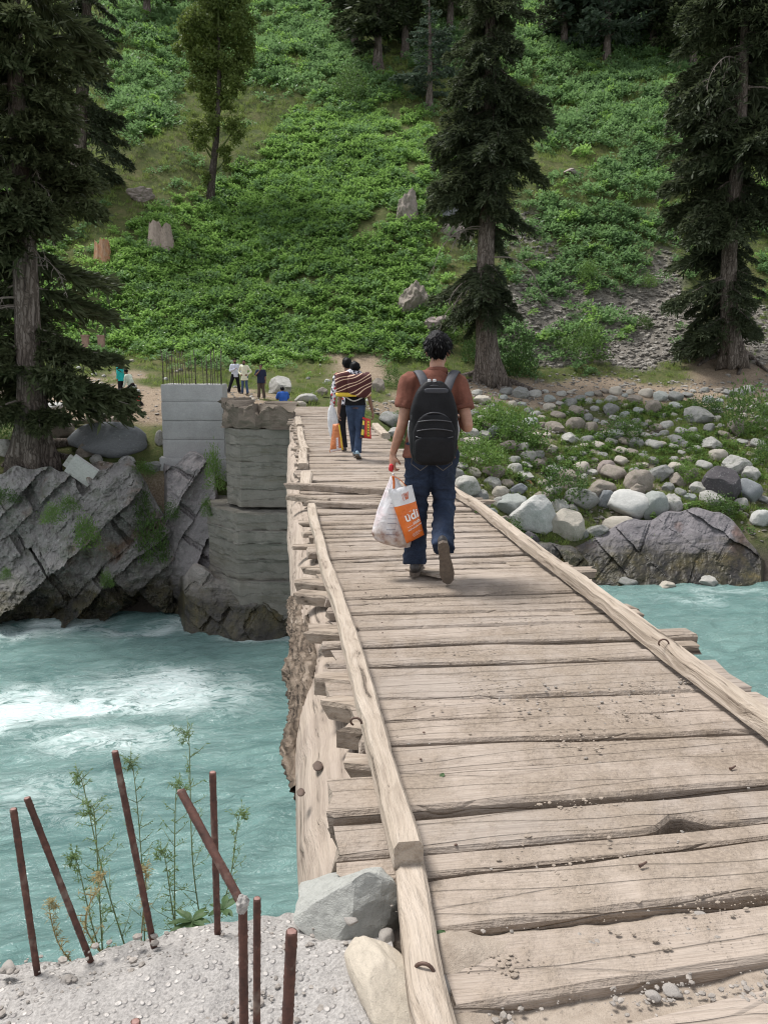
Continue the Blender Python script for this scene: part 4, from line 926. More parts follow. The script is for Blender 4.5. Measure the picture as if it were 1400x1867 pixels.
BIG = [
 (850, 892, 54, 38, 'pale', 'large pale rounded boulder nearest the far end of the right kerb timber', 'round', 1), (877, 906, 28, 22, 'grey', 'grey stone tucked right of the pale boulder at the kerb end', 'round', 2), (832, 869, 28, 24, 'grey', 'grey boulder just right of the walker\'s jeans', 'round', 0),
 (912, 898, 31, 20, 'cream', 'cream stone left of the angular grey block', 'round', 3), (944, 894, 32, 22, 'blue', 'angular blue grey block with a flat top by the dark bush', 'block', 1), (908, 916, 20, 18, 'pale', 'small pale stone left of the wide greenish boulder', 'round', 4),
 (936, 923, 60, 34, 'green', 'wide greenish grey boulder behind the big white tilted one', 'round', 2), (972, 943, 78, 60, 'white', 'biggest whitish boulder, tilted, above the dark wet rock', 'block', 2, -.45), (989, 909, 36, 19, 'brown', 'brown lumpy stone behind the big white tilted boulder', 'block', 3),
 (1021, 925, 30, 22, 'white', 'striped white stone right of the big tilted boulder', 'block', 4), (1034, 958, 60, 50, 'cream', 'large cream angular boulder right of the big white one', 'block', 5), (1060, 911, 62, 34, 'grey', 'broad grey boulder below the dark bush', 'round', 5),
 (1105, 912, 32, 28, 'blue', 'round blue grey boulder left of the big striped one', 'round', 3), (1096, 892, 54, 30, 'brown', 'broad brownish boulder behind the round blue grey one', 'round', 0), (1047, 929, 28, 17, 'pale', 'pale stone above the cream angular boulder', 'block', 0),
 (1088, 968, 40, 20, 'grey', 'flat grey stone over the dark wet rocks', 'block', 1), (1064, 977, 17, 17, 'grey', 'small round grey stone right of the cream angular boulder', 'round', 1), (1128, 957, 60, 26, 'cream', 'flat cream boulder left of the purple rock', 'round', 4),
 (878, 922, 32, 20, 'pale', 'pale stone half behind the right kerb timber', 'round', 0), (895, 938, 24, 17, 'green', 'greenish stone against the right kerb timber', 'round', 3), (917, 950, 22, 17, 'brown', 'small brown block beside the right kerb timber', 'block', 2),
 (966, 987, 30, 30, 'dark', 'dark purple block below the big white tilted boulder', 'block', 3), (1151, 923, 84, 46, 'white', 'big white boulder with grey veins above the purple rock', 'round', 5), (1194, 924, 50, 46, 'green', 'greenish grey boulder right of the veined white one', 'round', 1),
 (1225, 925, 38, 38, 'pale', 'pale boulder, rightmost of the three above the purple rock', 'round', 2), (1164, 878, 52, 36, 'brown', 'brownish boulder behind a smaller one, above the veined white boulder', 'round', 3), (1161, 893, 38, 22, 'brown', 'smaller brownish boulder in front of a larger one', 'round', 0),
 (1314, 882, 62, 52, 'dark', 'dark purple angular boulder standing in the grass', 'block', 5), (1365, 897, 46, 38, 'blue', 'blue grey boulder right of the dark angular one', 'round', 5), (1350, 919, 26, 19, 'pale', 'pale stone below the blue grey boulder', 'round', 4), (1386, 944, 36, 26, 'white', 'white boulder right of the purple rock top', 'round', 3),
 (1297, 911, 40, 25, 'pale', 'pale stone at the foot of the dark angular boulder', 'block', 4), (1237, 877, 36, 24, 'brown', 'tan boulder under the long lying stone', 'block', 0), (1218, 891, 24, 17, 'grey', 'small grey stone in the grass left of the tan boulder', 'round', 2), (1233, 857, 38, 22, 'cream', 'long cream stone lying on others', 'round', 1, .3),
 (1259, 865, 24, 24, 'brown', 'tan stone leaning at the right of the long cream one', 'round', 0, .6), (1203, 863, 44, 27, 'grey', 'dark cracked grey boulder left of the long cream one', 'block', 1), (1368, 867, 34, 26, 'pale', 'pale boulder above the blue grey one', 'round', 2), (1340, 852, 52, 34, 'pale', 'large pale boulder behind the dark angular one', 'block', 3),
 (1118, 865, 46, 28, 'brown', 'pinkish brown boulder on the bank left of a stone cluster', 'round', 5), (1155, 861, 20, 15, 'grey', 'small grey stone right of the pinkish boulder', 'round', 4),
 (1118, 1043, 38, 24, 'blue', 'blue angular rock in the shallows left of the purple rock', 'block', 2), (1170, 1042, 40, 24, 'brown', 'brown rock at the water edge under the purple rock', 'block', 5), (1248, 1042, 24, 20, 'pale', 'pale round stone at the water edge', 'round', 1), (1271, 1050, 26, 15, 'white', 'white stone at the water edge', 'round', 3),
 (1291, 1061, 34, 18, 'pale', 'pale wet stone in the shallows, rightmost', 'round', 2), (1216, 1068, 30, 15, 'cream', 'yellowish stone in the shallows', 'round', 0), (1145, 1062, 36, 15, 'grey', 'grey flat stone in the shallows', 'round', 5), (1216, 1056, 32, 14, 'dark', 'dark stone between pale ones at the water edge', 'round', 4),
 (1273, 758, 46, 28, 'grey', 'grey boulder at the top of the bank left of the dark bush', 'block', 4), (1303, 810, 50, 22, 'pale', 'flat pale slab in the grass below the dark bush', 'block', 0), (1307, 831, 36, 20, 'cream', 'cream stone below the flat pale slab', 'round', 3), (1340, 780, 28, 30, 'brown', 'upright pointed stone by the dark bush', 'block', 2),
 (1190, 745, 30, 24, 'brown', 'rounded tan boulder on the scree edge', 'round', 1), (1113, 746, 28, 18, 'grey', 'dark undercut boulder on the upper bank', 'block', 3), (1113, 728, 24, 13, 'pale', 'pale stone behind the undercut boulder', 'round', 0), (1160, 809, 28, 18, 'grey', 'grey stone under the mid bank bush', 'round', 2), (1242, 788, 24, 15, 'pale', 'pale stone pair, left one, in the mid bank grass', 'round', 5), (1262, 786, 18, 12, 'pale', 'pale stone pair, right one, in the mid bank grass', 'round', 4),
 (858, 793, 36, 20, 'pale', 'pale boulder just right of the walker\'s elbow', 'round', 1), (898, 788, 22, 20, 'green', 'leaning greenish stone among leaves', 'block', 1), (879, 730, 32, 15, 'cream', 'cream boulder on the dirt below the middle spruce', 'round', 2), (949, 717, 28, 20, 'grey', 'grey rock held by the roots of the middle spruce', 'block', 5),
 (1048, 773, 34, 20, 'brown', 'tan boulder in the middle of the bank', 'round', 3), (1043, 800, 42, 18, 'pale', 'long pale stone under the tan boulder', 'block', 0), (1006, 820, 20, 13, 'cream', 'small cream oval stone on gravel', 'round', 0), (1010, 779, 32, 18, 'brown', 'brown rough boulder right of the flowering bush', 'block', 4),
 (983, 846, 22, 15, 'brown', 'tan angular stone in the grass', 'block', 3), (899, 860, 40, 20, 'brown', 'brown boulder sunk in leaves', 'block', 2), (925, 813, 40, 18, 'pink', 'pinkish flat rock under the flowering bush', 'block', 1), (856, 807, 46, 16, 'cream', 'long cream slab under the boulder by the elbow', 'round', 4), (1105, 853, 34, 24, 'pink', 'pinkish boulder at the right of the dark bush', 'round', 3),
 (712, 766, 40, 26, 'grey', 'dark topped boulder between the two walkers', 'round', 5), (722, 792, 30, 20, 'pale', 'pale boulder left of the near man\'s shoulder', 'round', 2), (690, 704, 22, 24, 'brown', 'upright tan boulder right of the walker with the blanket', 'block', 5),
 (511, 704, 40, 30, 'pale', 'triangular pale boulder behind the seated man', 'block', 4), (560, 727, 40, 15, 'pale', 'pale flat boulder at the far end of the bridge', 'round', 1), (585, 716, 24, 16, 'brown', 'brown boulder beyond the bridge end, left of the walkers', 'block', 1), (548, 738, 22, 10, 'cream', 'cream stone at the bridge end right of the seated man', 'round', 3), (596, 697, 14, 9, 'white', 'white stone on the grass left of the walkers', 'round', 0),
 (196, 802, 138, 54, 'blue', 'long dark grey boulder behind the left outcrop', 'round', 4, .08), (190, 756, 46, 32, 'brown', 'rounded tan boulder on the path edge above the long grey one', 'round', 5), (110, 785, 54, 32, 'brown', 'brown boulder between the left spruce and the long grey one', 'round', 1), (158, 822, 36, 24, 'brown', 'brown stone in front of the long grey boulder', 'round', 0),
 (176, 839, 22, 16, 'pale', 'small tan stone by the leaning slab', 'round', 2), (12, 818, 34, 28, 'pale', 'pale boulder at the left edge behind the spruce', 'round', 3), (232, 842, 30, 15, 'white', 'white oval stone on the outcrop top', 'round', 1), (279, 850, 32, 16, 'grey', 'grey stone at the foot of the new pier', 'block', 2), (20, 745, 40, 20, 'white', 'white boulder seen under the left spruce branches', 'block', 3), (100, 742, 30, 14, 'white', 'whitish stone in the shade of the left spruce', 'round', 5),
 (291, 800, 16, 26, 'pale', 'pale stone leaning on the left side of the new pier', 'round', 4), (150, 745, 22, 13, 'cream', 'cream stone on the path under the spruce tip', 'round', 2), (60, 672, 30, 40, 'white', 'tall white rock behind the left spruce trunk', 'block', 1),
 (257, 361, 46, 24, 'pink', 'flat pinkish rock on the grassy slope above the stumps', 'crag', 0), (815, 384, 34, 34, 'blue', 'grey slab on the slope left of the middle spruce', 'block', 2, .5), (846, 424, 40, 36, 'pink', 'pinkish cracked rock behind the middle spruce', 'crag', 4), (818, 420, 26, 26, 'pink', 'smaller pinkish rock beside the cracked one', 'block', 1),
 (757, 548, 56, 56, 'brown', 'rough brown rock in the shrubs left of the middle spruce', 'crag', 3), (742, 385, 40, 60, 'brown', 'rough tan crag low on the slope left of the middle spruce', 'crag', 5), (800, 592, 50, 26, 'pink', 'flaky brown rock behind the walker\'s head', 'crag', 2), (1045, 316, 34, 10, 'pink', 'thin reddish ledge high on the right slope', 'block', 0), (720, 560, 22, 12, 'brown', 'small ledge at the left of the rough brown rock', 'block', 1)]
for r_ in BIG:
    boulder(*r_[:6], shape=r_[6], var=r_[7], tilt=r_[8] if len(r_) > 8 else 0.)
# smaller river stones over the right bank
import re
def short(l): return re.split(r" (?:left|right|nearest|tucked|just|by|behind|above|below|over|under|half|against|beside|at|in|on|standing|leaning|lying|with|of|between|among|held|sunk|,)\b", l.replace(',', ' ,'))[0].strip()
used_ = set(); cand_ = [(r_[0], r_[1], short(r_[5])) for r_ in BIG if r_[0] > 830 and r_[1] > 700]
cand_ = [c for c in cand_ if sum(c[2] == d[2] for d in cand_) == 1 and 2 < len(c[2].split()) < 7]
def stone_label(x, y, w1, col):
    near = sorted(cand_, key=lambda c: (c[0]-x)**2+2*(c[1]-y)**2)
    def way(c):
        dx, dy = x-c[0], y-c[1]; return ('right of' if dx > 0 else 'left of') if abs(dx) > 1.2*abs(dy) else ('below' if dy > 0 else 'above')
    size = 'tiny' if w1 < 10 else 'small' if w1 < 16 else 'medium'; cn = {'green': 'greenish'}.get(col, col)
    for t in [f'{size} {cn} stone {way(c)} the {c[2]}' for c in near[:3]]+[f'{size} {cn} stone {way(a)} the {a[2]}, {way(c)} the {c[2]}' for a in near[:3] for c in near[1:5] if a != c]:
        if t not in used_ and len(t.split()) <= 16: used_.add(t); return t
    return 'small river stone lying on the right bank among larger boulders'
def pixel_far(x, y, taken):
    return all((x-a)**2/(.55*(w1+7))**2+(y-c)**2/(.7*(h1+6))**2 > 1 for a, c, w1, h1 in taken)
rs_ = random.Random(11); taken = [(r_[0], r_[1], r_[2], r_[3]) for r_ in BIG]; cnt = 0; tries = 0
while cnt < 198 and tries < 6000:
    tries += 1
    x = rs_.uniform(835, 1400); y = 985-275*rs_.random()**.8
    if y > 930+.0*(x) and (x > 1030 or x < 930): continue
    k_ = (y-710)/275*1.25; w1 = rs_.uniform(9, 15+11*k_) if rs_.random() < .6 else rs_.uniform(15, 23+13*k_); w1 *= 1.15; h1 = w1*rs_.uniform(.45, .7)
    if not pixel_far(x, y, taken): continue
    taken.append((x, y, w1, h1)); cnt += 1; cl_ = rs_.choice(['pale', 'pale', 'grey', 'cream', 'brown', 'green', 'grey', 'brown'])
    boulder(x, y, w1, h1, cl_, stone_label(x, y, w1, cl_), rs_.choice(['round', 'round', 'round', 'block']), 4+rs_.randint(0, 1), group='small stones on the right bank', name='stone', sink=.3)
for (x0, x1, y0, y1, n, lab) in [(60, 560, 690, 780, 22, 'small pale stone lying on the dirt path by the piers'), (420, 720, 655, 735, 22, 'small pale stone on the grass beyond the bridge'), (100, 330, 640, 700, 14, 'small pale stone on the meadow behind the left spruce')]:
    for k_ in range(n):
        x = rs_.uniform(x0, x1); y = rs_.uniform(y0, y1); w1 = rs_.uniform(5, 12)
        if 290 < x < 560 and y > 735: continue
        boulder(x, y, w1, w1*.5, rs_.choice(['pale', 'white', 'cream', 'grey']), lab, 'round', 4, group=lab.replace('small pale stone', 'small stones'), name='stone', sink=.3)
# leaning slab of split stone
P = at(150, 858, 26.9); mb = MB(); V, Q = box((0, 0, 0), (.95, .12, .78), Euler((R(18), R(38), 0))); mb.add(V, Q)
tag(mb.put('stone_slab', MRK['white'], loc=P), 'pale square slab leaning at the top of the left outcrop', 'slab')
P = at(133, 846, 26.95); mb = MB(); V, Q = box((0, 0, 0), (.5, .1, .5), Euler((R(18), R(40), 0))); mb.add(V, Q)
tag(mb.put('stone_slab', MRK['pale'], loc=P), 'smaller pale slab behind the square leaning one', 'slab')
# scree and gravel: nobody could count it
def scatter_real(name, n, poly, smin, smax, label, mat, seed, sub=1):
    rs = np.random.RandomState(seed); base = [rock_vf(60+s, sub, 5, .02, .2, .5, .85) for s in range(5)]
    m = cover(poly, jx, jy) & (DG > 30); idx = np.argwhere(m)
    wgt = DG[m]*np.gradient(dg_)[idx[:, 1]]; wgt /= wgt.sum()
    pick = idx[rs.choice(len(idx), n, p=wgt)]
    i = pick[:, 0]; j = pick[:, 1]; mb = MB()
    X = XG[i, j]+rs.uniform(-.25, .25, n); Y = YG[i, j]+rs.uniform(-.25, .25, n); Z = ground(X, Y)
    for k_ in range(n):
        s_ = smin+(smax-smin)*rs.rand()**2.5; V, T = base[rs.randint(5)]; a = rs.rand()*6.28; ca, sa = math.cos(a), math.sin(a)
        q = V*np.array([s_*rs.uniform(.8, 1.5), s_, s_*rs.uniform(.4, .8)]); q = np.stack([q[:, 0]*ca-q[:, 1]*sa, q[:, 0]*sa+q[:, 1]*ca, q[:, 2]], -1)
        mb.add(q+np.array([X[k_], Y[k_], Z[k_]+s_*.15]), None, T)
    return tag(mb.put(name, mat), label, 'scree' if 'scree' in name else 'gravel', kind='stuff')
b = NB('scree_stone'); vv = b.n('NewGeometry').outputs['Position']; vo = b.n('TexVoronoi', {'Vector': vv, 'Scale': 3.}).outputs['Color']
b_ = b.n('SeparateXYZ', {0: vo}).outputs[0]
M_SCREE = b.done(b.ramp(b_, [(.0, (.10, .09, .076)), (.5, (.20, .182, .158)), (1., (.35, .325, .29))]), .9)
scatter_real('scree', 4800, P_SCREE[:1]+P_SCREE[2:], .05, .22, 'grey scree spilling down the right slope', M_SCREE, 3)
scatter_real('gravel', 5200, [P_SCREE[1], P_DIRT[1], [(830, 720), (1500, 720), (1500, 985), (1100, 985), (830, 900)]], .035, .14, 'pebbles strewn over the right river bank', M_SCREE, 5)
scatter_real('gravel', 900, [P_DIRT[0]], .03, .10, 'pebbles on the dirt path by the piers', M_SCREE, 7)
# ================================================================ piers at the far end
MC_NEW = m_concrete('grey_cast_concrete', (.39, .385, .375), .25); MC_OLD = m_concrete('old_board_marked_concrete', (.235, .22, .19), .4, board=True, dark=.15)
M_BAR = m_plain('thin_dark_bar', (.06, .045, .035), .7, .3, 10)
def prism_lift(poly, z0, z1, name, mat, parent, org, rough=.02, seed=1, topcut=None, n=22, nz=10):
    """one pour of concrete over a plan polygon (world xy, counter-clockwise), edges worn"""
    P = np.array(poly, float); m = len(P); pts = []
    per = max(4, n)
    for k in range(m):
        a, c = P[k], P[(k+1) % m]; L = np.linalg.norm(c-a); q = max(2, int(L/.11))
        for t in np.linspace(0, 1, q, endpoint=False): pts.append(a+(c-a)*t)
    pts = np.array(pts); k = len(pts); cen = pts.mean(0); V = []
    for z in np.linspace(z0, z1, nz):
        zz = np.full(k, z)
        if topcut is not None: zz = z0+(z-z0)/(z1-z0)*(topcut(pts)-z0)
        q = np.concatenate([pts, zz[:, None]], 1)
        d = pts-cen; d /= np.linalg.norm(d, axis=1)[:, None]
        am = rough*(1+1.5*((z == z0) or (z == z1)))
        q[:, :2] += d*(am*fbm(q, 2.2, 4, seed)-(.015 if z in (z0, z1) else 0))[:, None]
        V.append(q)
    V = np.array(V); top = V[-1].copy(); rings = [V]
    for s_ in (.85, .5, .2):
        t = top.copy(); t[:, :2] = cen+(top[:, :2]-cen)*s_; t[:, 2] = top[:, 2]+.03*fbm(t, 2, 3, seed+4); rings.append(t[None])
    V = np.concatenate(rings); nr = len(V)
    F = grid_faces(nr, k); F2 = np.array([[a*k+k-1, (a+1)*k+k-1, (a+1)*k, a*k] for a in range(nr-1)])[:, ::-1]
    cap = [list(range((nr-1)*k, nr*k))]
    bot = [list(range(k-1, -1, -1))]
    FF = [list(f) for f in F[:, ::-1]]+[list(f) for f in F2[:, ::-1]]+cap+bot
    return put(name, mesh(name, V.reshape(-1, 3)-np.array(org), FF), mat, parent)
def plan(pxs):                      # (photo x, D) -> world xy at eye level rows
    return [tuple(at(x, 800, D).xy) for x, D in pxs]
# ---- new square pier
pl = plan([(297, 29.2), (409, 29.2), (418, 31.4), (308, 31.4)]); o0 = Vector((pl[0][0], pl[0][1], zat(838, 29.2)))
npier = empty('concrete_pier', o0); tag(npier, 'square grey new concrete pier topped by a thicket of bars', 'pier')
rows = [838, 801.5, 767, 732, 701]; zz = [zat(r_, 29.2) for r_ in rows]
for k in range(4): prism_lift(plan([(297+.4*k, 29.2+.015*(k % 2)), (409, 29.2+.015*(k % 2)), (418, 31.4), (308, 31.4)]), zz[k]+.012, zz[k+1], 'concrete_lift', MC_NEW, npier, o0, .012, 30+k)
prism_lift(plan([(290, 28.9), (411, 28.9), (424, 31.7), (300, 31.7)]), zat(838, 29.2)-1.3, zz[0]+.1, 'footing', MC_NEW, npier, o0, .02, 40)
rsb = random.Random(5)
xsb = [297, 300, 305, 311, 314, 318, 322, 327, 332, 336, 341, 346, 351, 356, 359, 372, 376, 379, 385, 389, 393, 399, 403, 405]
for k, xb in enumerate(xsb):
    Db = 29.3 if k % 3 else rsb.uniform(29.5, 31.1); p0 = at(xb, 702, Db); h = rsb.uniform(1.0, 1.35)
    p1 = p0+Vector((rsb.uniform(-.07, .07), rsb.uniform(-.05, .05), h)); V, Q, T = tube([p0-Vector((0, 0, .3)), (p0+p1)/2+Vector((rsb.uniform(-.02, .02), 0, 0)), p1], .013, 6)
    put('rebar', mesh('rebar', V-np.array(o0), [Q, T], True), M_BAR, npier)
# ---- old stepped pier carrying the bridge
o1 = Vector(at(470, 1000, 25.6)); opier = empty('concrete_pier', o1); tag(opier, 'old stained concrete pier with a crumbling top beside the bridge', 'pier')
def zrow(y): return zat(y, 25.4)
up = [(411, 26.3), (437, 25.4), (528, 25.4), (534, 25.6), (534, 28.6), (415, 28.6)]
lo = [(374, 26.4), (428, 24.9), (545, 24.9), (640, 25.3), (640, 28.9), (380, 28.9)]
def crumble(pts):
    q = np.concatenate([pts, np.zeros((len(pts), 1))], 1); pxx, _ = px(np.concatenate([pts, np.full((len(pts), 1), .4)], 1))
    return zrow(738)+.22*fbm(q, 2.6, 4, 5)-.55*np.exp(-((pxx-470)/9)**2)-.12*(pxx > 478)
pb = [925, 893, 868, 843, 812, 783]
for k in range(5):
    ins = .012*(k % 2); prism_lift(plan([(x+ins*40*(x < 480), D) for x, D in up]), zrow(pb[k])+.006, zrow(pb[k+1]), 'concrete_lift', MC_OLD, opier, o1, .03, 50+k)
MC_CRM = m_concrete('crumbled_concrete', (.18, .15, .12), .6, dark=.2, gravel=0)
prism_lift(plan([(x-(1 if x < 480 else 0), D-.05) for x, D in up]), zrow(783)+.006, zrow(738), 'crumbled_top', MC_CRM, opier, o1, .17, 60, crumble, nz=20)
lb = [1085, 1052, 1014, 985, 962, 930]
for k in range(5):
    g = [0.10, -.06, .02, .10, .0][k]; prism_lift(plan([(x, D-g) for x, D in lo]), zrow(lb[k]) if k else zrow(1120), zrow(lb[k+1])-.006, 'concrete_lift', MC_OLD, opier, o1, .05, 70+k)
# driftwood, stumps and posts
M_DRY = m_timber('grey_driftwood', 'X', ((.10, .08, .065), (.24, .2, .165), (.36, .31, .26))); M_STUMP = m_timber('stump_wood', 'Z', ((.12, .09, .07), (.30, .24, .2), (.46, .39, .34))); M_RED = m_timber('split_orange_wood', 'Z', ((.13, .05, .025), (.38, .19, .1), (.5, .33, .22)))
def stick(name, a, c, r0, r1, mat, lab, cat, seed=1, n=14):
    P = spline(np.array([list(a), list((Vector(a)+Vector(c))/2+Vector((0, 0, .08))), list(c)]), n); V, Q, T = tube(P, np.linspace(r0, r1, n)*(1+.25*noise(P, 2, seed)), 9)
    return tag(put(name, mesh(name, V-np.array(a), [Q, T], True), mat, loc=a), lab, cat)
P1, _ = spot(200, 778); P2, _ = spot(242, 762); stick('driftwood', P1+Vector((0, 0, .15)), P2+Vector((0, 0, .12)), .2, .07, M_DRY, 'grey driftwood log lying behind the long grey boulder', 'driftwood')
P1, _ = spot(130, 778); P2, _ = spot(180, 775); stick('driftwood', P1+Vector((0, 0, .12)), P2+Vector((0, 0, .12)), .1, .13, M_DRY, 'short grey log between the left spruce and the boulders', 'driftwood', 4)
P1, _ = spot(960, 880); P2, _ = spot(970, 888); stick('driftwood', P1+Vector((0, 0, .06)), P2+Vector((0, 0, .06)), .05, .05, M_RED, 'short orange stick on the grass by the dark bush', 'stick', 6)
def stump(x, y, w_, h, mat, lab, seed):
    P, D = spot(x, y); s = D/FPX; r = w_*s/2; H = h*s; sides, n = 22, 12; th = np.linspace(0, 2*np.pi, sides, endpoint=False); V = []
    jagt = H*(.80+.07*np.sin(th+seed*1.7)+.05*np.sin(th*3+seed)+.06*np.sin(th*5+seed*2)+.07*np.sin(th*9+seed))
    for k in range(n):
        t = k/(n-1); rr = r*(1.35-.5*t**.6)*(1+.12*np.sin(th*3+seed)+.08*np.sin(th*7+seed)); V.append(np.stack([rr*np.cos(th), rr*np.sin(th), t*jagt-.3*(1-t)], -1))
    for q in (.7, .3): V.append(np.stack([V[n-1][:, 0]*q, V[n-1][:, 1]*q, jagt*(.85-.25*(1-q))], -1))
    V = np.array(V); nr = len(V); F = [[a*sides+j, a*sides+(j+1) % sides, (a+1)*sides+(j+1) % sides, (a+1)*sides+j] for a in range(nr-1) for j in range(sides)]+[list(range((nr-1)*sides, nr*sides))]
    tag(put('tree_stump', mesh('tree_stump', V.reshape(-1, 3), F), mat, loc=P), lab, 'stump')
stump(293, 455, 38, 48, M_STUMP, 'grey broken tree stump in the shrubs of the left slope', 2); stump(190, 482, 26, 46, M_RED, 'orange brown split stump beside the left spruce branches', 5)
MPOST = m_plain('brick_post', (.30, .19, .15), .9, .25, 12)
for (x, lab) in [(158, 'reddish square post behind the left spruce, left one of two'), (187, 'reddish square post behind the left spruce, right one of two')]:
    P, D = spot(x, 646); s = D/FPX; V, Q = box((0, 0, 14*s), (11*s, 11*s, 34*s)); me = mesh('post', V, Q); bm = bmesh.new(); bm.from_mesh(me); bmesh.ops.bevel(bm, geom=bm.edges[:], offset=.03, segments=1, affect='EDGES'); bm.to_mesh(me); bm.free()
    o = tag(put('post', me, MPOST, loc=P), lab, 'post'); V, Q = box((0, 0, 32*s), (13*s, 13*s, 3*s)); put('cap', mesh('cap', V, Q), MPOST, o)
# ================================================================ conifers
M_SPR = m_leaf('spruce_needles', (.030, .042, .022), (.09, .108, .048), .3, .6)
M_SPR2 = m_leaf('spruce_needles_far', (.032, .045, .026), (.094, .115, .054), .3, .6)
M_PINE = m_leaf('pine_needles_bluish', (.055, .088, .062), (.115, .155, .105), .3, .6)
M_BRK = m_bark('spruce_bark', ((.035, .028, .024), (.12, .098, .082), (.27, .235, .21)), (5.5, 5.5, .8))
M_DEAD = m_plain('dead_twig', (.20, .17, .145), .9, .35, 3)
def ribbons(P, d, L, W, up):
    """n pointed needle sprays as quads"""
    d = d/np.linalg.norm(d, axis=1)[:, None]; s = np.cross(d, up); s /= np.maximum(np.linalg.norm(s, axis=1), 1e-6)[:, None]
    L = L[:, None]; W = W[:, None]
    return np.stack([P-s*W*.18, P+d*L*.55-s*W*.5, P+d*L, P+d*L*.5+s*W*.5], 1)
def branch_template(seed, twigs=30, subs=7, droop=.25, hang=.35, fine=1.0):
    rs = np.random.RandomState(seed); quads = []
    def limb(u): return np.stack([u, .05*np.sin(u*3+seed), .10*u-droop*u**2+.20*droop*u**5*2], -1)
    us = 1-rs.rand(twigs)**1.25*.86; us.sort()
    for k, u in enumerate(us):
        b0 = limb(np.array([u]))[0]; side = 1 if k % 2 else -1
        l = (.34*(1-u)**.55+.11)*rs.uniform(.7, 1.15); dirv = np.array([.55+.5*u, side*(1.0-.55*u)*rs.uniform(.6, 1.1), -.10+rs.uniform(-.2, .1)]); dirv /= np.linalg.norm(dirv)
        t = np.sort(rs.rand(subs)); P = b0+np.outer(t*l, dirv)+np.outer(-(t**2)*l*hang, (0, 0, 1))
        for m_ in range(2):
            dd = dirv+rs.normal(size=(subs, 3))*np.array([.45, .5, .3])+np.array([0, 0, -hang*.9])*t[:, None]*m_+np.array([.1, 0, .12])*(1-m_)
            L = l*rs.uniform(.28, .55, subs); W = fine*rs.uniform(.026, .05, subs)
            upv = np.tile((0, 0, 1.), (subs, 1))+rs.normal(size=(subs, 3))*.6
            quads.append(ribbons(P, dd, L, W, upv))
    n = int(twigs*subs*.5); u = .12+.88*rs.rand(n); P = limb(u); P[:, 1] += rs.normal(size=n)*.03
    dd = np.stack([.35+rs.normal(size=n)*.3, rs.normal(size=n)*.45, -hang*1.6+rs.normal(size=n)*.4], -1)
    quads.append(ribbons(P, dd, rs.uniform(.08, .2, n), fine*rs.uniform(.025, .045, n), np.tile((.3, 1., .2), (n, 1))+rs.normal(size=(n, 3))*.4))
    lim = limb(np.linspace(0, 1, 7))
    return np.concatenate(quads), lim
TPL = {'near': [branch_template(s, 46, 9, .30, .45, .92) for s in range(6)], 'mid': [branch_template(s+10, 40, 8, .40, .60, .78) for s in range(6)], 'far': [branch_template(s+20, 16, 5, .2, .25, 1.7) for s in range(5)]}
def interp_rows(rows, y):
    r_ = np.array(sorted(rows)); return [np.interp(y, r_[:, 0], r_[:, k]) for k in (1, 2, 3)]
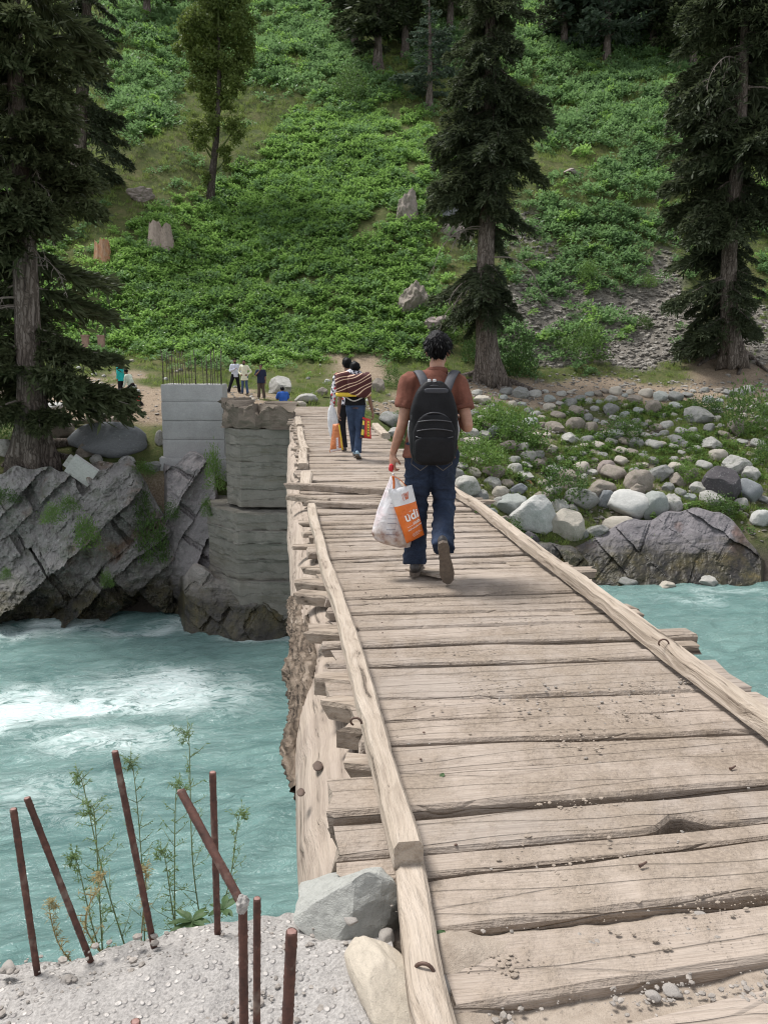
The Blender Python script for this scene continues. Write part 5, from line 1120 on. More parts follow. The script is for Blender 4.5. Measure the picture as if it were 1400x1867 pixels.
def conifer(name, trunk, D, width, rows, tpl, mat, label, per_m=9, seed=1, ytop=-260, front_gap=(), dead=0, roots=(), pitch=(-.25, .15), trunk_mat=None, thick=1.0, deadrows=(200, 620)):
    """trunk: photo points from the base upwards; rows: (photo y, reach left px, reach right px, density)"""
    rs = np.random.RandomState(seed); s = D/FPX
    base = at(*trunk[0], D); top = trunk[-1]
    if top[1] > ytop: trunk = trunk+[(top[0]+(top[0]-trunk[-2][0])*.3, ytop)]
    tp = np.array([list(at(x, y, D)) for x, y in trunk]); n = 46; P = spline(tp, n)
    root = empty(name, base)
    org = np.array(base); H = P[-1, 2]-P[0, 2]; hh = P[:, 2]-P[0, 2]
    r = width*s/2*(1-.82*(hh/H)**1.1)*(1+.55*np.exp(-hh/(.9*width*s)))
    sides = 22; V, Q, T = tube(P-org-np.array([0, 0, .5])*(hh < .01)[:, None], r, sides); m_ = n*sides
    th = np.tile(np.arange(sides)/sides*2*np.pi, n); hv = np.repeat(hh, sides); cen = np.repeat(P-org, sides, 0)
    lob = 1+.34*np.exp(-hv/(1.0*width*s))*np.cos(th*5+seed)+.05*np.cos(th*9+hv*.4)+.04*fbm(V[:m_], 1.6, 3, seed)
    V[:m_] = cen+(V[:m_]-cen)*lob[:, None]
    put('trunk', mesh('trunk', V, [Q, T], True), trunk_mat or M_BRK, root)
    # crown
    quads = []; limbs = MB(); z0, z1 = P[0, 2], P[-1, 2]
    z = z0+.5
    zs_ = np.sort(rs.uniform(z0+.3, z1-.1, int((z1-z0)*per_m)))
    for zq in zs_:
        c = np.array([np.interp(zq, P[:, 2], P[:, k]) for k in range(3)])
        _, yy = px(c[None]); yy = float(yy[0]); L_, R_, dn = interp_rows(rows, max(yy, -255 if ytop < -250 else ytop))
        if rs.rand() > dn*(.18 if yy < -60 else 1.): continue
        a = rs.rand()*2*np.pi; dx, dy = math.cos(a), math.sin(a)             # dx: along image right, dy: away from camera
        if any(y0 < yy < y1 for y0, y1 in front_gap) and dy < .25 and abs(dx) < .8: continue
        reach = (R_ if dx > 0 else L_)*abs(dx)+.5*(L_+R_)*abs(dy); reach /= (abs(dx)+abs(dy))
        tfade = 1-.55*max(0, (zq-z0)/(z1-z0)-.5)
        rag = noise(np.array([[math.cos(a)*1.3+seed, math.sin(a)*1.3, zq*.42]]), 1.0, seed)[0]
        if rag < (-.62 if tpl == 'near' else -.45) and tpl != 'far': continue
        ln = reach*s*rs.uniform(.55, 1.12)*tfade*(1+.4*rag); ln = min(ln, reach*s*1.02)
        if ln < .25: continue
        Tq, lim = TPL[tpl][rs.randint(len(TPL[tpl]))]
        pit = rs.uniform(*pitch); dirw = np.array(r_h)*dx+np.array(f_h)*dy; sd = np.cross((0, 0, 1), dirw)
        fx = dirw*math.cos(pit)+np.array([0, 0, math.sin(pit)]); fz = np.cross(fx, sd)
        M3 = np.stack([fx, sd, fz]); sc = np.array([ln, ln*rs.uniform(.8, 1.15)*thick, ln])
        quads.append(((Tq*sc)@M3+c-org)); lp = (lim*sc)@M3+c-org
        V, Q, T = tube(lp, np.linspace(.028*ln**.7+.012, .006, 7), 4, False); limbs.add(V, Q)
    A = np.concatenate([q.reshape(-1, 4, 3) for q in quads]); nq = len(A)
    put('crown', mesh('crown', A.reshape(-1, 3), np.arange(nq*4).reshape(-1, 4)), mat, root)
    limbs.put('limbs', M_DEAD if tpl == 'near' else M_BRK, root, smooth=True)
    for k in range(dead):                        # bare lower limbs
        yq = rs.uniform(*deadrows); zq = zat(yq, D); c = np.array([np.interp(zq, P[:, 2], P[:, q]) for q in range(3)])
        a = rs.uniform(-.6, .6)+(0 if rs.rand() < .6 else math.pi); dx, dy = math.cos(a), -abs(math.sin(a))-.25; ln = rs.uniform(1.2, 2.8)*D/30*.8
        dirw = np.array(r_h)*dx+np.array(f_h)*dy; mb = MB()
        pts = spline(np.array([c, c+dirw*ln*.5+np.array([0, 0, -.05*ln]), c+dirw*ln*.85+np.array([0, 0, -.35*ln]), c+dirw*ln+np.array([0, 0, -.7*ln])]), 12)-org
        V, Q, T = tube(pts, np.linspace(.03, .006, 12)*D/30, 4, False); mb.add(V, Q)
        for q in range(10):
            i = rs.randint(3, 12); d2 = dirw*rs.uniform(.1, .6)+np.array(r_h)*rs.normal()*.3+np.array([0, 0, -rs.uniform(.3, 1)]); l2 = ln*rs.uniform(.1, .3)
            V, Q, T = tube(np.array([pts[i], pts[i]+d2*l2*.5+rs.normal(size=3)*.03, pts[i]+d2*l2]), np.array([.014, .01, .004])*D/30, 3, False); mb.add(V, Q)
        mb.put('dead_branch', M_DEAD, root)
    for k, (pts, r0) in enumerate(roots):        # surface roots: photo points on the ground
        w3 = []
        for (x, y) in pts:
            q, dd = spot(x, y); w3.append(list(at(x, y, D-.2) if abs(dd-D) > 3 else q))
        q = spline(np.array(w3)+np.array([0, 0, .05]), 16)-org; V, Q, T = tube(q, np.linspace(r0, r0*.3, 16)*(1+.25*noise(q, 2.5, k)), 8)
        put('root', mesh('root', V, [Q, T], True), trunk_mat or M_BRK, root)
    return tag(root, label, 'tree')
conifer('spruce_tree', [(62, 838), (60, 780), (58, 700), (52, 600), (46, 450), (38, 300), (28, 100)], 28.4, 52,
        [(-260, 150, 140, .8), (0, 200, 165, 1.), (60, 200, 145, 1.), (100, 190, 105, 1.), (250, 180, 105, 1.), (320, 160, 120, 1.), (400, 150, 135, .85), (470, 150, 165, .75), (530, 150, 170, .8), (555, 110, 60, .3), (585, 110, 90, .5), (620, 120, 130, .85), (660, 140, 190, 1.0), (710, 140, 172, 1.0), (745, 110, 110, .8), (775, 60, 60, .2), (790, 0, 0, 0)],
        'near', M_SPR, 'huge dark spruce at the left edge, trunk rising from the outcrop', 12, 3, front_gap=((480, 640),), dead=18, pitch=(-.28, .12), deadrows=(230, 560),
        roots=[([(85, 815), (130, 812), (170, 820), (205, 835)], .28), ([(90, 832), (120, 838), (150, 842)], .22), ([(40, 832), (20, 842), (5, 855)], .2)])
conifer('spruce_tree', [(143, 335), (146, 250), (152, 150), (158, 60)], 66, 25, [(-260, 60, 60, .8), (0, 80, 75, .9), (80, 80, 80, .8), (120, 80, 70, .6), (200, 85, 88, .9), (260, 85, 90, .9), (300, 50, 70, .4), (330, 0, 0, 0)],
        'mid', M_SPR2, 'spruce with a pale bare trunk, behind the huge one at the left', 6.5, 5, front_gap=((75, 130), (160, 320)), pitch=(-.45, .0))
conifer('spruce_tree', [(893, 692), (888, 640), (884, 560), (886, 450), (890, 380), (893, 200), (893, 60)], 47.5, 36,
        [(-260, 60, 60, .8), (0, 65, 80, .95), (100, 82, 95, 1.), (200, 100, 108, 1.), (300, 104, 100, 1.), (360, 96, 85, 1.), (395, 70, 75, .6), (415, 40, 60, .15), (450, 20, 60, .14), (480, 95, 70, .6), (520, 130, 65, .8), (560, 110, 50, .45), (585, 40, 20, .1), (620, 0, 0, 0)],
        'mid', M_SPR2, 'tall spruce in the middle with its roots spread over the bank', 13.5, 7, front_gap=((400, 475), (575, 640)), dead=9, pitch=(-.55, -.05), deadrows=(400, 560),
        roots=[([(875, 682), (845, 690), (815, 686), (780, 692)], .32), ([(880, 692), (850, 698), (830, 706)], .2), ([(905, 690), (935, 700), (965, 712), (990, 718)], .28), ([(895, 694), (905, 704), (912, 714)], .16), ([(915, 692), (930, 704), (925, 716)], .15)])
conifer('spruce_tree', [(1336, 655), (1330, 600), (1328, 500), (1332, 400), (1346, 280), (1354, 130), (1358, 20)], 49.5, 30,
        [(-260, 90, 90, .8), (0, 130, 110, .9), (80, 140, 110, .9), (170, 125, 110, .7), (250, 125, 110, .9), (320, 120, 115, .9), (380, 112, 105, .9), (450, 112, 80, .9), (520, 120, 70, 1.), (580, 110, 62, 1.), (625, 80, 50, .6), (640, 0, 0, 0)],
        'mid', M_SPR2, 'tall spruce at the right edge with a hollow under its roots', 12.5, 11, front_gap=((110, 210), (270, 350), (400, 480), (570, 650)), dead=7, pitch=(-.5, 0.), deadrows=(80, 260),
        roots=[([(1345, 645), (1350, 665), (1345, 685)], .3), ([(1318, 645), (1290, 655), (1272, 668)], .28), ([(1350, 640), (1375, 660), (1400, 680)], .25)])
def hillpine(x, y, w_, h, label, seed, mat=None, tpl='far', tw=9, dens=.95):
    w_ = w_*1.35; P, D = spot(x, y); rows = [(y-h*1.02, w_*.1, w_*.1, dens), (y-h*.6, w_*.42, w_*.42, dens), (y-h*.3, w_*.5, w_*.5, dens), (y-h*.16, w_*.4, w_*.4, dens), (y-h*.1, 0, 0, 0), (y, 0, 0, 0)]
    conifer('pine_tree', [(x, y), (x+2, y-h*.5), (x, y-h*.98)], D, tw, rows, tpl, mat or M_PINE, label, 6, seed, ytop=y-h, pitch=(-.1, .5), thick=1.3)
hillpine(782, 200, 92, 200, 'small bluish pine on the slope left of the middle spruce', 1, tw=11)
hillpine(688, 128, 120, 330, 'dense dark pine at the top edge above the walkers', 2, M_SPR2, tw=14)
hillpine(738, 105, 100, 300, 'dark pine at the top edge right of the dense one', 3, M_SPR2, tw=12)
hillpine(646, 100, 80, 260, 'dark pine at the top edge left of the dense one', 8, M_SPR2, tw=12)
hillpine(1106, 112, 150, 250, 'broad bluish pine at the top edge with a thin bent trunk', 4, tw=12)
hillpine(1028, 95, 100, 250, 'dark pine at the top edge just right of the middle spruce', 5, M_SPR2, tw=12)
hillpine(1190, 100, 130, 280, 'dark pine at the top edge between the bluish pine and the right spruce', 6, M_SPR2, tw=12)
hillpine(268, 38, 90, 240, 'dark conifer at the top edge right of the left spruces', 7, M_SPR2, tw=12)
hillpine(1262, 130, 110, 280, 'dark pine at the top edge beside the right spruce', 9, M_SPR2, tw=12)
hillpine(820, 60, 90, 250, 'dark pine at the top edge behind the middle spruce', 10, M_SPR2, tw=12)
# ---- broadleaf tree on the slope
def broadleaf(trunk, blobs, label, seed, mat, width, nleaf):
    rs = np.random.RandomState(seed); P0, D = spot(*trunk[0]); s = D/FPX; root = empty('broadleaf_tree', P0); org = np.array(P0)
    tp = np.array([list(at(x, y, D)) for x, y in trunk]); tp[0] = org-np.array([0, 0, .3]); n = 30; P = spline(tp, n)-org
    V, Q, T = tube(P, np.linspace(width*s/2, width*s*.12, n)*(1+.12*noise(P, 1.2, 3)), 12)
    put('trunk', mesh('trunk', V, [Q, T], True), m_bark('dark_bark', ((.02, .017, .014), (.06, .05, .04), (.13, .115, .1)), (5, 5, 1.2)), root)
    lm = MB(); qs = []
    for (x, y, w_, h, dn) in blobs:
        c = np.array(at(x, y, D+rs.uniform(-1, 1)))-org; i = int(np.clip(np.searchsorted(P[:, 2], c[2]-h*s*.9), 3, n-2))
        mid = (P[i]+c)/2+np.array([0, 0, -.15]); V, Q, T = tube(spline(np.array([P[i], mid, c]), 8), np.linspace(.13, .03, 8), 5, False); lm.add(V, Q)
        for q in range(4):
            e = c+rs.normal(size=3)*np.array([w_, w_*.8, h])*s*.3; V, Q, T = tube(np.array([c*.6+mid*.4, (c+e)/2, e]), [.05, .03, .012], 4, False); lm.add(V, Q)
        m = int(nleaf*dn*w_*h/2500); cl = rs.normal(size=(max(5, m//45), 3)); cl /= np.linalg.norm(cl, axis=1)[:, None]; cl *= rs.rand(len(cl), 1)**.4
        pc = cl[rs.randint(len(cl), size=m)]+rs.normal(size=(m, 3))*.15
        p_ = c+pc*np.array([w_, w_*.85, h])*s*.5
        d = rs.normal(size=(m, 3))+np.array([0, 0, -.3]); qs.append(ribbons(p_, d, rs.uniform(.16, .34, m), rs.uniform(.10, .2, m), rs.normal(size=(m, 3))))
    A = np.concatenate(qs); put('crown', mesh('crown', A.reshape(-1, 3), np.arange(len(A)*4).reshape(-1, 4)), mat, root); lm.put('limbs', root.children[0].data.materials[0], root, smooth=True)
    tag(root, label, 'tree')
M_BL = m_leaf('broad_leaf', (.05, .08, .02), (.18, .23, .055), .38)
broadleaf([(384, 374), (386, 330), (394, 260), (398, 190), (400, 110), (398, 40)],
          [(405, 14, 84, 56, 1), (358, 44, 56, 50, 1), (440, 46, 50, 54, 1), (345, 86, 46, 40, .8), (398, 76, 70, 46, 1), (446, 96, 40, 44, .9), (372, 112, 50, 40, 1), (415, 126, 64, 46, 1), (368, 150, 44, 40, .9), (425, 160, 40, 36, .9), (396, 186, 58, 40, 1), (385, 225, 36, 40, .6), (360, 240, 40, 40, .6), (428, 235, 36, 50, .6), (372, 262, 30, 30, .5), (412, 288, 30, 40, .6), (376, 330, 22, 60, .4), (398, -30, 110, 60, 1), (400, -90, 90, 80, 1)],
          'slender broadleaf tree with a dark forked trunk on the left slope', 4, M_BL, 15, 2000)

# ================================================================ shrubs, herbs and grass
def plant_mesh(name, n, size, leaf, seed, flowers=0, hemi=.75, stems=6):
    rs = np.random.RandomState(seed); ncl = max(4, n//14); cl = rs.normal(size=(ncl, 3)); cl /= np.linalg.norm(cl, axis=1)[:, None]; cl[:, 2] = np.abs(cl[:, 2]); cl *= (.45+.55*rs.rand(ncl, 1)**.5)
    p = cl[rs.randint(ncl, size=n)]+rs.normal(size=(n, 3))*.16; p[:, 2] = np.abs(p[:, 2])
    p = p*np.array([size, size, size*hemi])
    d = p/np.maximum(np.linalg.norm(p, axis=1), .01)[:, None]*.7+rs.normal(size=(n, 3))*.55; d[:, 2] = d[:, 2]*.5+.05
    up = np.tile((0, 0, 1.), (n, 1))+rs.normal(size=(n, 3))*.45
    q = ribbons(p, d, rs.uniform(.7, 1.3, n)*leaf, rs.uniform(.45, .8, n)*leaf, up); V = [q.reshape(-1, 3)]; mi = [np.zeros(n, int)]
    if flowers:
        t = cl[rs.randint(ncl, size=flowers)]*1.08+rs.normal(size=(flowers, 3))*.1; t[:, 2] = np.abs(t[:, 2])+.12; t = t*np.array([size, size, size*hemi]); ff = leaf*.42
        fq = np.stack([t+np.array(o)*ff for o in ((-.5, 0, 0), (0, -.5, .1), (.5, 0, 0), (0, .5, .1))], 1); V.append(fq.reshape(-1, 3)); mi.append(np.ones(flowers, int))
    V = np.concatenate(V); me = mesh(name, V, np.arange(len(V)).reshape(-1, 4)); me.polygons.foreach_set('material_index', np.concatenate(mi)); return me
def grass_mesh(name, n, size, h, seed):
    rs = np.random.RandomState(seed); p = rs.normal(size=(n, 3))*size*.5; p[:, 2] = 0; d = rs.normal(size=(n, 3))*.45; d[:, 2] = 1
    return mesh(name, ribbons(p, d, rs.uniform(.5, 1.1, n)*h, rs.uniform(.03, .06, n)*h*1.6, rs.normal(size=(n, 3))).reshape(-1, 3), np.arange(n*4).reshape(-1, 4))
M_SH1 = m_leaf('herb_leaf_bright', (.065, .14, .03), (.26, .42, .11), .45); M_SH2 = m_leaf('shrub_leaf_deep', (.055, .115, .045), (.19, .31, .12), .42); M_GR = m_leaf('grass_blade', (.10, .165, .035), (.25, .31, .085), .42)
M_FL = m_plain('white_flower', (.75, .76, .68), .8, .1); M_BU = m_leaf('bush_leaf', (.065, .13, .03), (.16, .255, .065), .4); M_BUD = m_leaf('bush_leaf_dark', (.035, .08, .02), (.10, .165, .045), .35)
def proto(me, mats):
    for m in mats: me.materials.append(m)
    o = bpy.data.objects.new('scatter_source', me); return o                 # never linked: only the scatter below uses its mesh
def scatter(name, P, rot, scl, idx, protos, label, cat):
    me = mesh(name, P, []) if False else bpy.data.meshes.new(name)
    me.vertices.add(len(P)); me.vertices.foreach_set('co', np.asarray(P, np.float32).ravel())
    for k, v, t in (('rot', rot, 'FLOAT_VECTOR'), ('scl', scl, 'FLOAT'), ('idx', idx, 'INT')):
        a = me.attributes.new(k, t, 'POINT'); a.data.foreach_set('vector' if t == 'FLOAT_VECTOR' else 'value', np.asarray(v, np.int32 if t == 'INT' else np.float32).ravel())
    o = put(name, me); ng = bpy.data.node_groups.new(name, 'GeometryNodeTree')
    ng.interface.new_socket('Geometry', in_out='INPUT', socket_type='NodeSocketGeometry'); ng.interface.new_socket('Geometry', in_out='OUTPUT', socket_type='NodeSocketGeometry')
    N = ng.nodes; gi = N.new('NodeGroupInput'); go = N.new('NodeGroupOutput'); ins = N.new('GeometryNodeInstanceOnPoints'); jn = N.new('GeometryNodeJoinGeometry'); lk = ng.links.new
    for p in reversed(protos):
        oi = N.new('GeometryNodeObjectInfo'); oi.inputs['Object'].default_value = p; g2 = N.new('GeometryNodeGeometryToInstance'); lk(oi.outputs['Geometry'], g2.inputs[0]); lk(g2.outputs[0], jn.inputs[0])
    def na(nm, t):
        q = N.new('GeometryNodeInputNamedAttribute'); q.data_type = t; q.inputs['Name'].default_value = nm; return [x for x in q.outputs if x.enabled][0]
    e2r = N.new('FunctionNodeEulerToRotation'); lk(na('rot', 'FLOAT_VECTOR'), e2r.inputs[0])
    lk(gi.outputs[0], ins.inputs['Points']); lk(jn.outputs[0], ins.inputs['Instance']); ins.inputs['Pick Instance'].default_value = True
    lk(na('idx', 'INT'), ins.inputs['Instance Index']); lk(e2r.outputs[0], ins.inputs['Rotation']); lk(na('scl', 'FLOAT'), ins.inputs['Scale']); lk(ins.outputs[0], go.inputs[0])
    md = o.modifiers.new('scatter', 'NODES'); md.node_group = ng
    return tag(o, label, cat, kind='stuff')
Z_BRIGHT = [[(105, 640), (110, 560), (230, 425), (320, 395), (380, 350), (440, 300), (500, 262), (600, 205), (700, 195), (780, 240), (800, 330), (770, 420), (800, 500), (830, 600), (760, 645), (480, 650), (300, 642)], [(-400, 640), (-400, 200), (0, 300), (110, 480), (110, 640)]]
Z_DEEP = [[(430, -400), (640, -400), (650, 110), (760, 190), (640, 215), (560, 190), (470, 175), (440, 60)], [(200, -400), (420, -400), (330, 60), (340, 190), (240, 270), (195, 150)], [(985, 150), (1235, 140), (1245, 320), (1100, 305), (990, 260)], [(980, 330), (1225, 300), (1225, 425), (1180, 475), (1020, 490), (960, 440)],
          [(930, 500), (1010, 480), (1160, 480), (1150, 520), (1000, 540), (960, 600), (920, 590)], [(980, 590), (1110, 560), (1130, 660), (1000, 665)], [(640, -400), (1900, -400), (1900, 130), (1000, 150), (760, 120)], [(1400, 130), (1900, 130), (1900, 640), (1390, 560)], [(900, 560), (960, 560), (960, 680), (905, 680)]]
def pick_points(n, mask, seed, dmax=138):
    rs = np.random.RandomState(seed); m = mask & (DG < dmax) & (DG > 27) & (np.abs(TG) < .72) & (PY > -160)
    idx = np.argwhere(m); wgt = DG[m]*np.gradient(dg_)[idx[:, 1]]; wgt /= wgt.sum(); k = idx[rs.choice(len(idx), n, p=wgt)]
    i, j = k[:, 0], k[:, 1]; X = XG[i, j]+rs.uniform(-.35, .35, n); Y = YG[i, j]+rs.uniform(-.35, .35, n)
    return np.stack([X, Y, ground(X, Y)], -1), rs
_f = np.random.RandomState(5).normal(size=(2,)+PX.shape); ex, ey = jx+16*_f[0], jy+11*_f[1]; mb_ = cover(Z_BRIGHT, ex, ey); md_ = cover(Z_DEEP, ex, ey); noisem = noise(PP, .22, 71)+.5*noise(PP, .6, 72)
def rots(rs, n, tilt=.35): return np.stack([rs.uniform(-tilt, tilt, n)*.5+.25, rs.uniform(-tilt, tilt, n)*.5, rs.uniform(0, 6.28, n)], -1)
pr1 = [proto(plant_mesh('herb', 120, .62, .19, s, 6 if s < 3 else 2), [M_SH1, M_FL]) for s in range(4)]
pr2 = [proto(plant_mesh('shrub', 120, .74, .20, 10+s, 1), [M_SH2, M_FL]) for s in range(4)]
pr3 = [proto(grass_mesh('tuft', 26, .35, .42, s), [M_GR]) for s in range(3)]
P, rs = pick_points(11500, mb_ & (noisem > -.62), 1); n = len(P); scatter('hillside_herbs', P, rots(rs, n), rs.uniform(.4, 1.25, n)*(.8+.004*P[:, 1]), np.where(rs.rand(n) < .16, rs.randint(4, 8, size=n), rs.randint(4, size=n)), pr1+pr2, 'bright green herbs with white flowers covering the middle slope', 'shrubs')
P, rs = pick_points(11500, md_ & (noisem > -.5), 2); n = len(P); scatter('hillside_shrubs', P, rots(rs, n), rs.uniform(.7, 1.6, n)*(.75+.005*P[:, 1]), np.where(rs.rand(n) < .2, rs.randint(4, 8, size=n), rs.randint(4, size=n)), pr2+pr1, 'deep green shrubs covering the upper and right slopes', 'shrubs')
gm = (DG > 33) & ~cover(P_SCREE[:1], jx, jy) & ~(dirt > .4) & ((DG > 47) | (TG < 0))
P, rs = pick_points(34000, gm & ~mb_, 3); n = len(P); scatter('hillside_grass', P, rots(rs, n, .2), rs.uniform(.5, 1.2, n)*np.clip(.3+.011*P[:, 1], .4, 1.3), rs.randint(3, size=n), pr3, 'rough grass on the hillside and meadow', 'grass')
sp_ = (DG > 47) & ~mb_ & ~md_ & ~(dirt > .4)
P, rs = pick_points(1100, sp_ & (noisem > .15), 4); n = len(P); scatter('scattered_shrubs', P, rots(rs, n), rs.uniform(.5, 1.3, n), rs.randint(4, size=n), pr2, 'scattered low shrubs between grass and scree on the hillside', 'shrubs')
bm_ = (DG > 31) & (DG < 47) & (TG > .06) & (ZG > -6) & ~(dirt > .5) & (noise(PP, .5, 77)+.5*noise(PP, 1.4, 78) > -.15)
P, rs = pick_points(6500, bm_, 5); n = len(P); scatter('bank_grass', P, rots(rs, n, .2), rs.uniform(.35, .8, n), rs.randint(3, size=n), pr3, 'short grass and weeds between the stones of the right bank', 'grass')
pr4 = [proto(plant_mesh('low_herb', 60, .3, .10, 30+s, 0), [M_BU, M_FL]) for s in range(3)]
P, rs = pick_points(1500, bm_ & (noise(PP, .35, 79) > .02), 6); n = len(P); scatter('bank_herbs', P, rots(rs, n, .2), rs.uniform(.6, 1.5, n), rs.randint(3, size=n), pr4, 'low leafy herbs between the stones of the right bank', 'herbs')
# bushes one can tell apart
BM = {(c, k): None for c in 'ld' for k in range(3)}
for (c, k) in BM:
    me = plant_mesh('bush', 1500, 1.0, .105, 40+k+(10 if c == 'd' else 0), 14 if (c, k) == ('l', 2) else 0, .9); me.materials.append(M_BU if c == 'l' else M_BUD); me.materials.append(M_FL); BM[c, k] = me
def bush(x, y, w_, h, c, k, label, D=None, name='bush'):
    if D is None: P, D = spot(x, y+h*.45)
    else: P = at(x, y+h*.45, D)
    s = D/FPX; tag(put(name, BM[c, k], None, loc=P-Vector((0, 0, .05)), rot=(0, 0, x), scale=(w_*s*.5, w_*s*.42, h*s*1.2)), label, 'bush')
for a in [(900, 765, 100, 46, 'l', 0, 'light green bush right of the walker above the pale boulder'), (945, 795, 110, 62, 'l', 2, 'bush dotted with white flowers in the middle of the bank'), (870, 835, 100, 56, 'l', 1, 'leafy bush beside the walker\'s hip'), (1025, 880, 108, 58, 'd', 1, 'dense dark green bush above the broad grey boulder'),
          (1135, 785, 90, 38, 'd', 0, 'dark low bush in the middle of the right bank'), (1360, 758, 90, 76, 'd', 2, 'big dark bush at the right edge of the bank'), (1285, 745, 60, 34, 'd', 0, 'dark bush beside the grey boulder at the bank top'), (1250, 862, 50, 32, 'l', 0, 'small light bush between boulders right of the bank centre'), (945, 655, 62, 70, 'd', 1, 'dark bush just right of the middle spruce trunk'),
          (1310, 925, 60, 34, 'd', 0, 'green tuft under the dark angular boulder'), (930, 965, 50, 30, 'd', 2, 'dark fern clump against the right kerb timber'), (860, 640, 40, 50, 'd', 0, 'dark shrub left of the middle spruce trunk'), (715, 690, 40, 36, 'd', 2, 'dark shrub between the two walkers'), (730, 770, 50, 30, 'l', 1, 'light weeds behind the walker\'s left shoulder'),
          (1060, 630, 110, 60, 'd', 1, 'wide dark shrub at the foot of the scree'), (1165, 590, 44, 24, 'd', 0, 'lone shrub on the scree'), (1180, 515, 34, 22, 'l', 0, 'small shrub at the top of the scree'), (1070, 505, 50, 40, 'l', 1, 'light shrub at the upper left of the scree'), (25, 775, 80, 60, 'd', 1, 'dark shrub behind the left spruce trunk'),
          (830, 600, 60, 60, 'd', 2, 'dark shrub right of the walker\'s head'), (640, 165, 70, 50, 'd', 0, 'dark shrub under the pines at the top'), (1260, 800, 46, 18, 'l', 1, 'flat light weeds in the middle bank grass'), (1390, 830, 50, 40, 'd', 2, 'dark weeds at the right edge below the big bush')]: bush(*a)
for a in [(98, 938, 46, 30, 'l', 0, 'bright fern tuft on the left outcrop, left one', 25.2), (128, 918, 44, 24, 'l', 1, 'bright fern tuft on the left outcrop, upper one', 25.7), (160, 975, 52, 50, 'l', 2, 'round leafed plant in the middle of the left outcrop', 25.3), (196, 1055, 28, 26, 'l', 0, 'small bright plant low on the left outcrop', 25.1), (280, 985, 60, 80, 'd', 0, 'grass hanging down the gully beside the left outcrop', 26.7), (262, 930, 40, 60, 'd', 1, 'dark weeds in the gully above the hanging grass', 27.1),
          (392, 860, 40, 66, 'l', 1, 'green bush growing against the old pier', 26.9), (378, 925, 26, 30, 'l', 0, 'small yellowish bush at the ledge of the old pier', 26.2), (262, 855, 50, 22, 'l', 1, 'grass patch on the outcrop top by the new pier', 27.6), (10, 905, 50, 24, 'd', 2, 'dark weeds at the left edge of the outcrop', 26.2), (12, 1045, 24, 20, 'l', 1, 'bright tuft low at the left edge of the outcrop', 24.9), (315, 930, 30, 30, 'd', 1, 'dark weeds on the steep purple grey rock', 26.5)]: bush(*a[:7], D=a[7], name='plant')
# ================================================================ people
M_SKIN = NB('skin'); _v = M_SKIN.coord('Object'); _n = M_SKIN.noise(_v, 30, 4, .6)
M_SKIN = M_SKIN.done(M_SKIN.ramp(_n, [(.3, (.30, .155, .10)), (.7, (.43, .24, .165))]), .55, M_SKIN.bump(_n, .15, .004), Subsurface_Weight=.08)
M_SKIND = m_plain('skin_darker', (.20, .105, .07), .55, .2, 30, .1)
M_HAIR = NB('black_hair'); _v = M_HAIR.coord('Object', (60, 60, 12)); _n = M_HAIR.noise(_v, 1, 4, .6)
M_HAIR = M_HAIR.done(M_HAIR.ramp(_n, [(.3, (.0015, .0015, .0018)), (.7, (.007, .0065, .007))]), .5, M_HAIR.bump(_n, .8, .006), Specular_IOR_Level=.1)
M_SHOE = m_plain('dark_shoe', (.035, .03, .028), .6, .4, 40); M_SOLE = m_plain('worn_sole', (.11, .085, .065), .85, .3, 50, .4)
def V3(p): return np.array(p, float)
def limb(mb, pts, rad, sides=14, up=None, n=None):
    P = spline(np.array(pts, float), n or max(6, len(pts)*5)); r = np.asarray(rad, float)
    if r.ndim == 1: r = np.stack([r, r], 1)
    u = np.linspace(0, 1, len(P)); k = np.linspace(0, 1, len(r)); rr = np.stack([np.interp(u, k, r[:, q]) for q in (0, 1)], 1)
    V, Q, T = tube(P, rr, sides, True, up=up); mb.add(V, Q, T)
def ell(mb, c, r, rot=None, sub=3):
    V, T = ico(sub); V = V*np.array(r)
    if rot is not None: V = V@np.array(rot.to_matrix()).T
    mb.add(V+np.array(c), None, T)
def hand(mb, wrist, d, side, pn, grip=True, s=1.0):
    """palm and five fingers; d: direction of the forearm, side: +1 thumb towards +w; pn: palm normal"""
    d = V3(d); d /= np.linalg.norm(d); pn = V3(pn); pn -= d*(pn@d); pn /= np.linalg.norm(pn); w_ = np.cross(d, pn)*side
    wr = V3(wrist); limb(mb, [wr-d*.02*s, wr+d*.035*s, wr+d*.085*s], np.array([[.026, .02], [.038, .019], [.036, .017]])*s, 12, up=pn)
    for k, (o_, ln) in enumerate([(.028, .070), (.010, .080), (-.009, .075), (-.027, .058)]):
        b0 = wr+d*.082*s+w_*o_*s; a = [.35, 1.3, 2.3] if grip else [.15, .4, .7]; P = [b0-d*.02*s, b0]
        for q, fr in zip(a, (.45, .32, .23)): P.append(P[-1]+(d*math.cos(q)+pn*math.sin(q))*ln*fr*s)
        limb(mb, P, np.array([.0095, .0095, .009, .0085, .0068])*s, 8, n=12)
    t0 = wr+d*.03*s+w_*.03*s; t1 = t0+(d*.6+w_*.7+pn*.35)*.04*s; t2 = t1+(d*.7+pn*.75-w_*.25)*.034*s
    limb(mb, [t0-w_*.015*s, t0, t1, t2], np.array([.013, .0125, .011, .008])*s, 8, n=10)
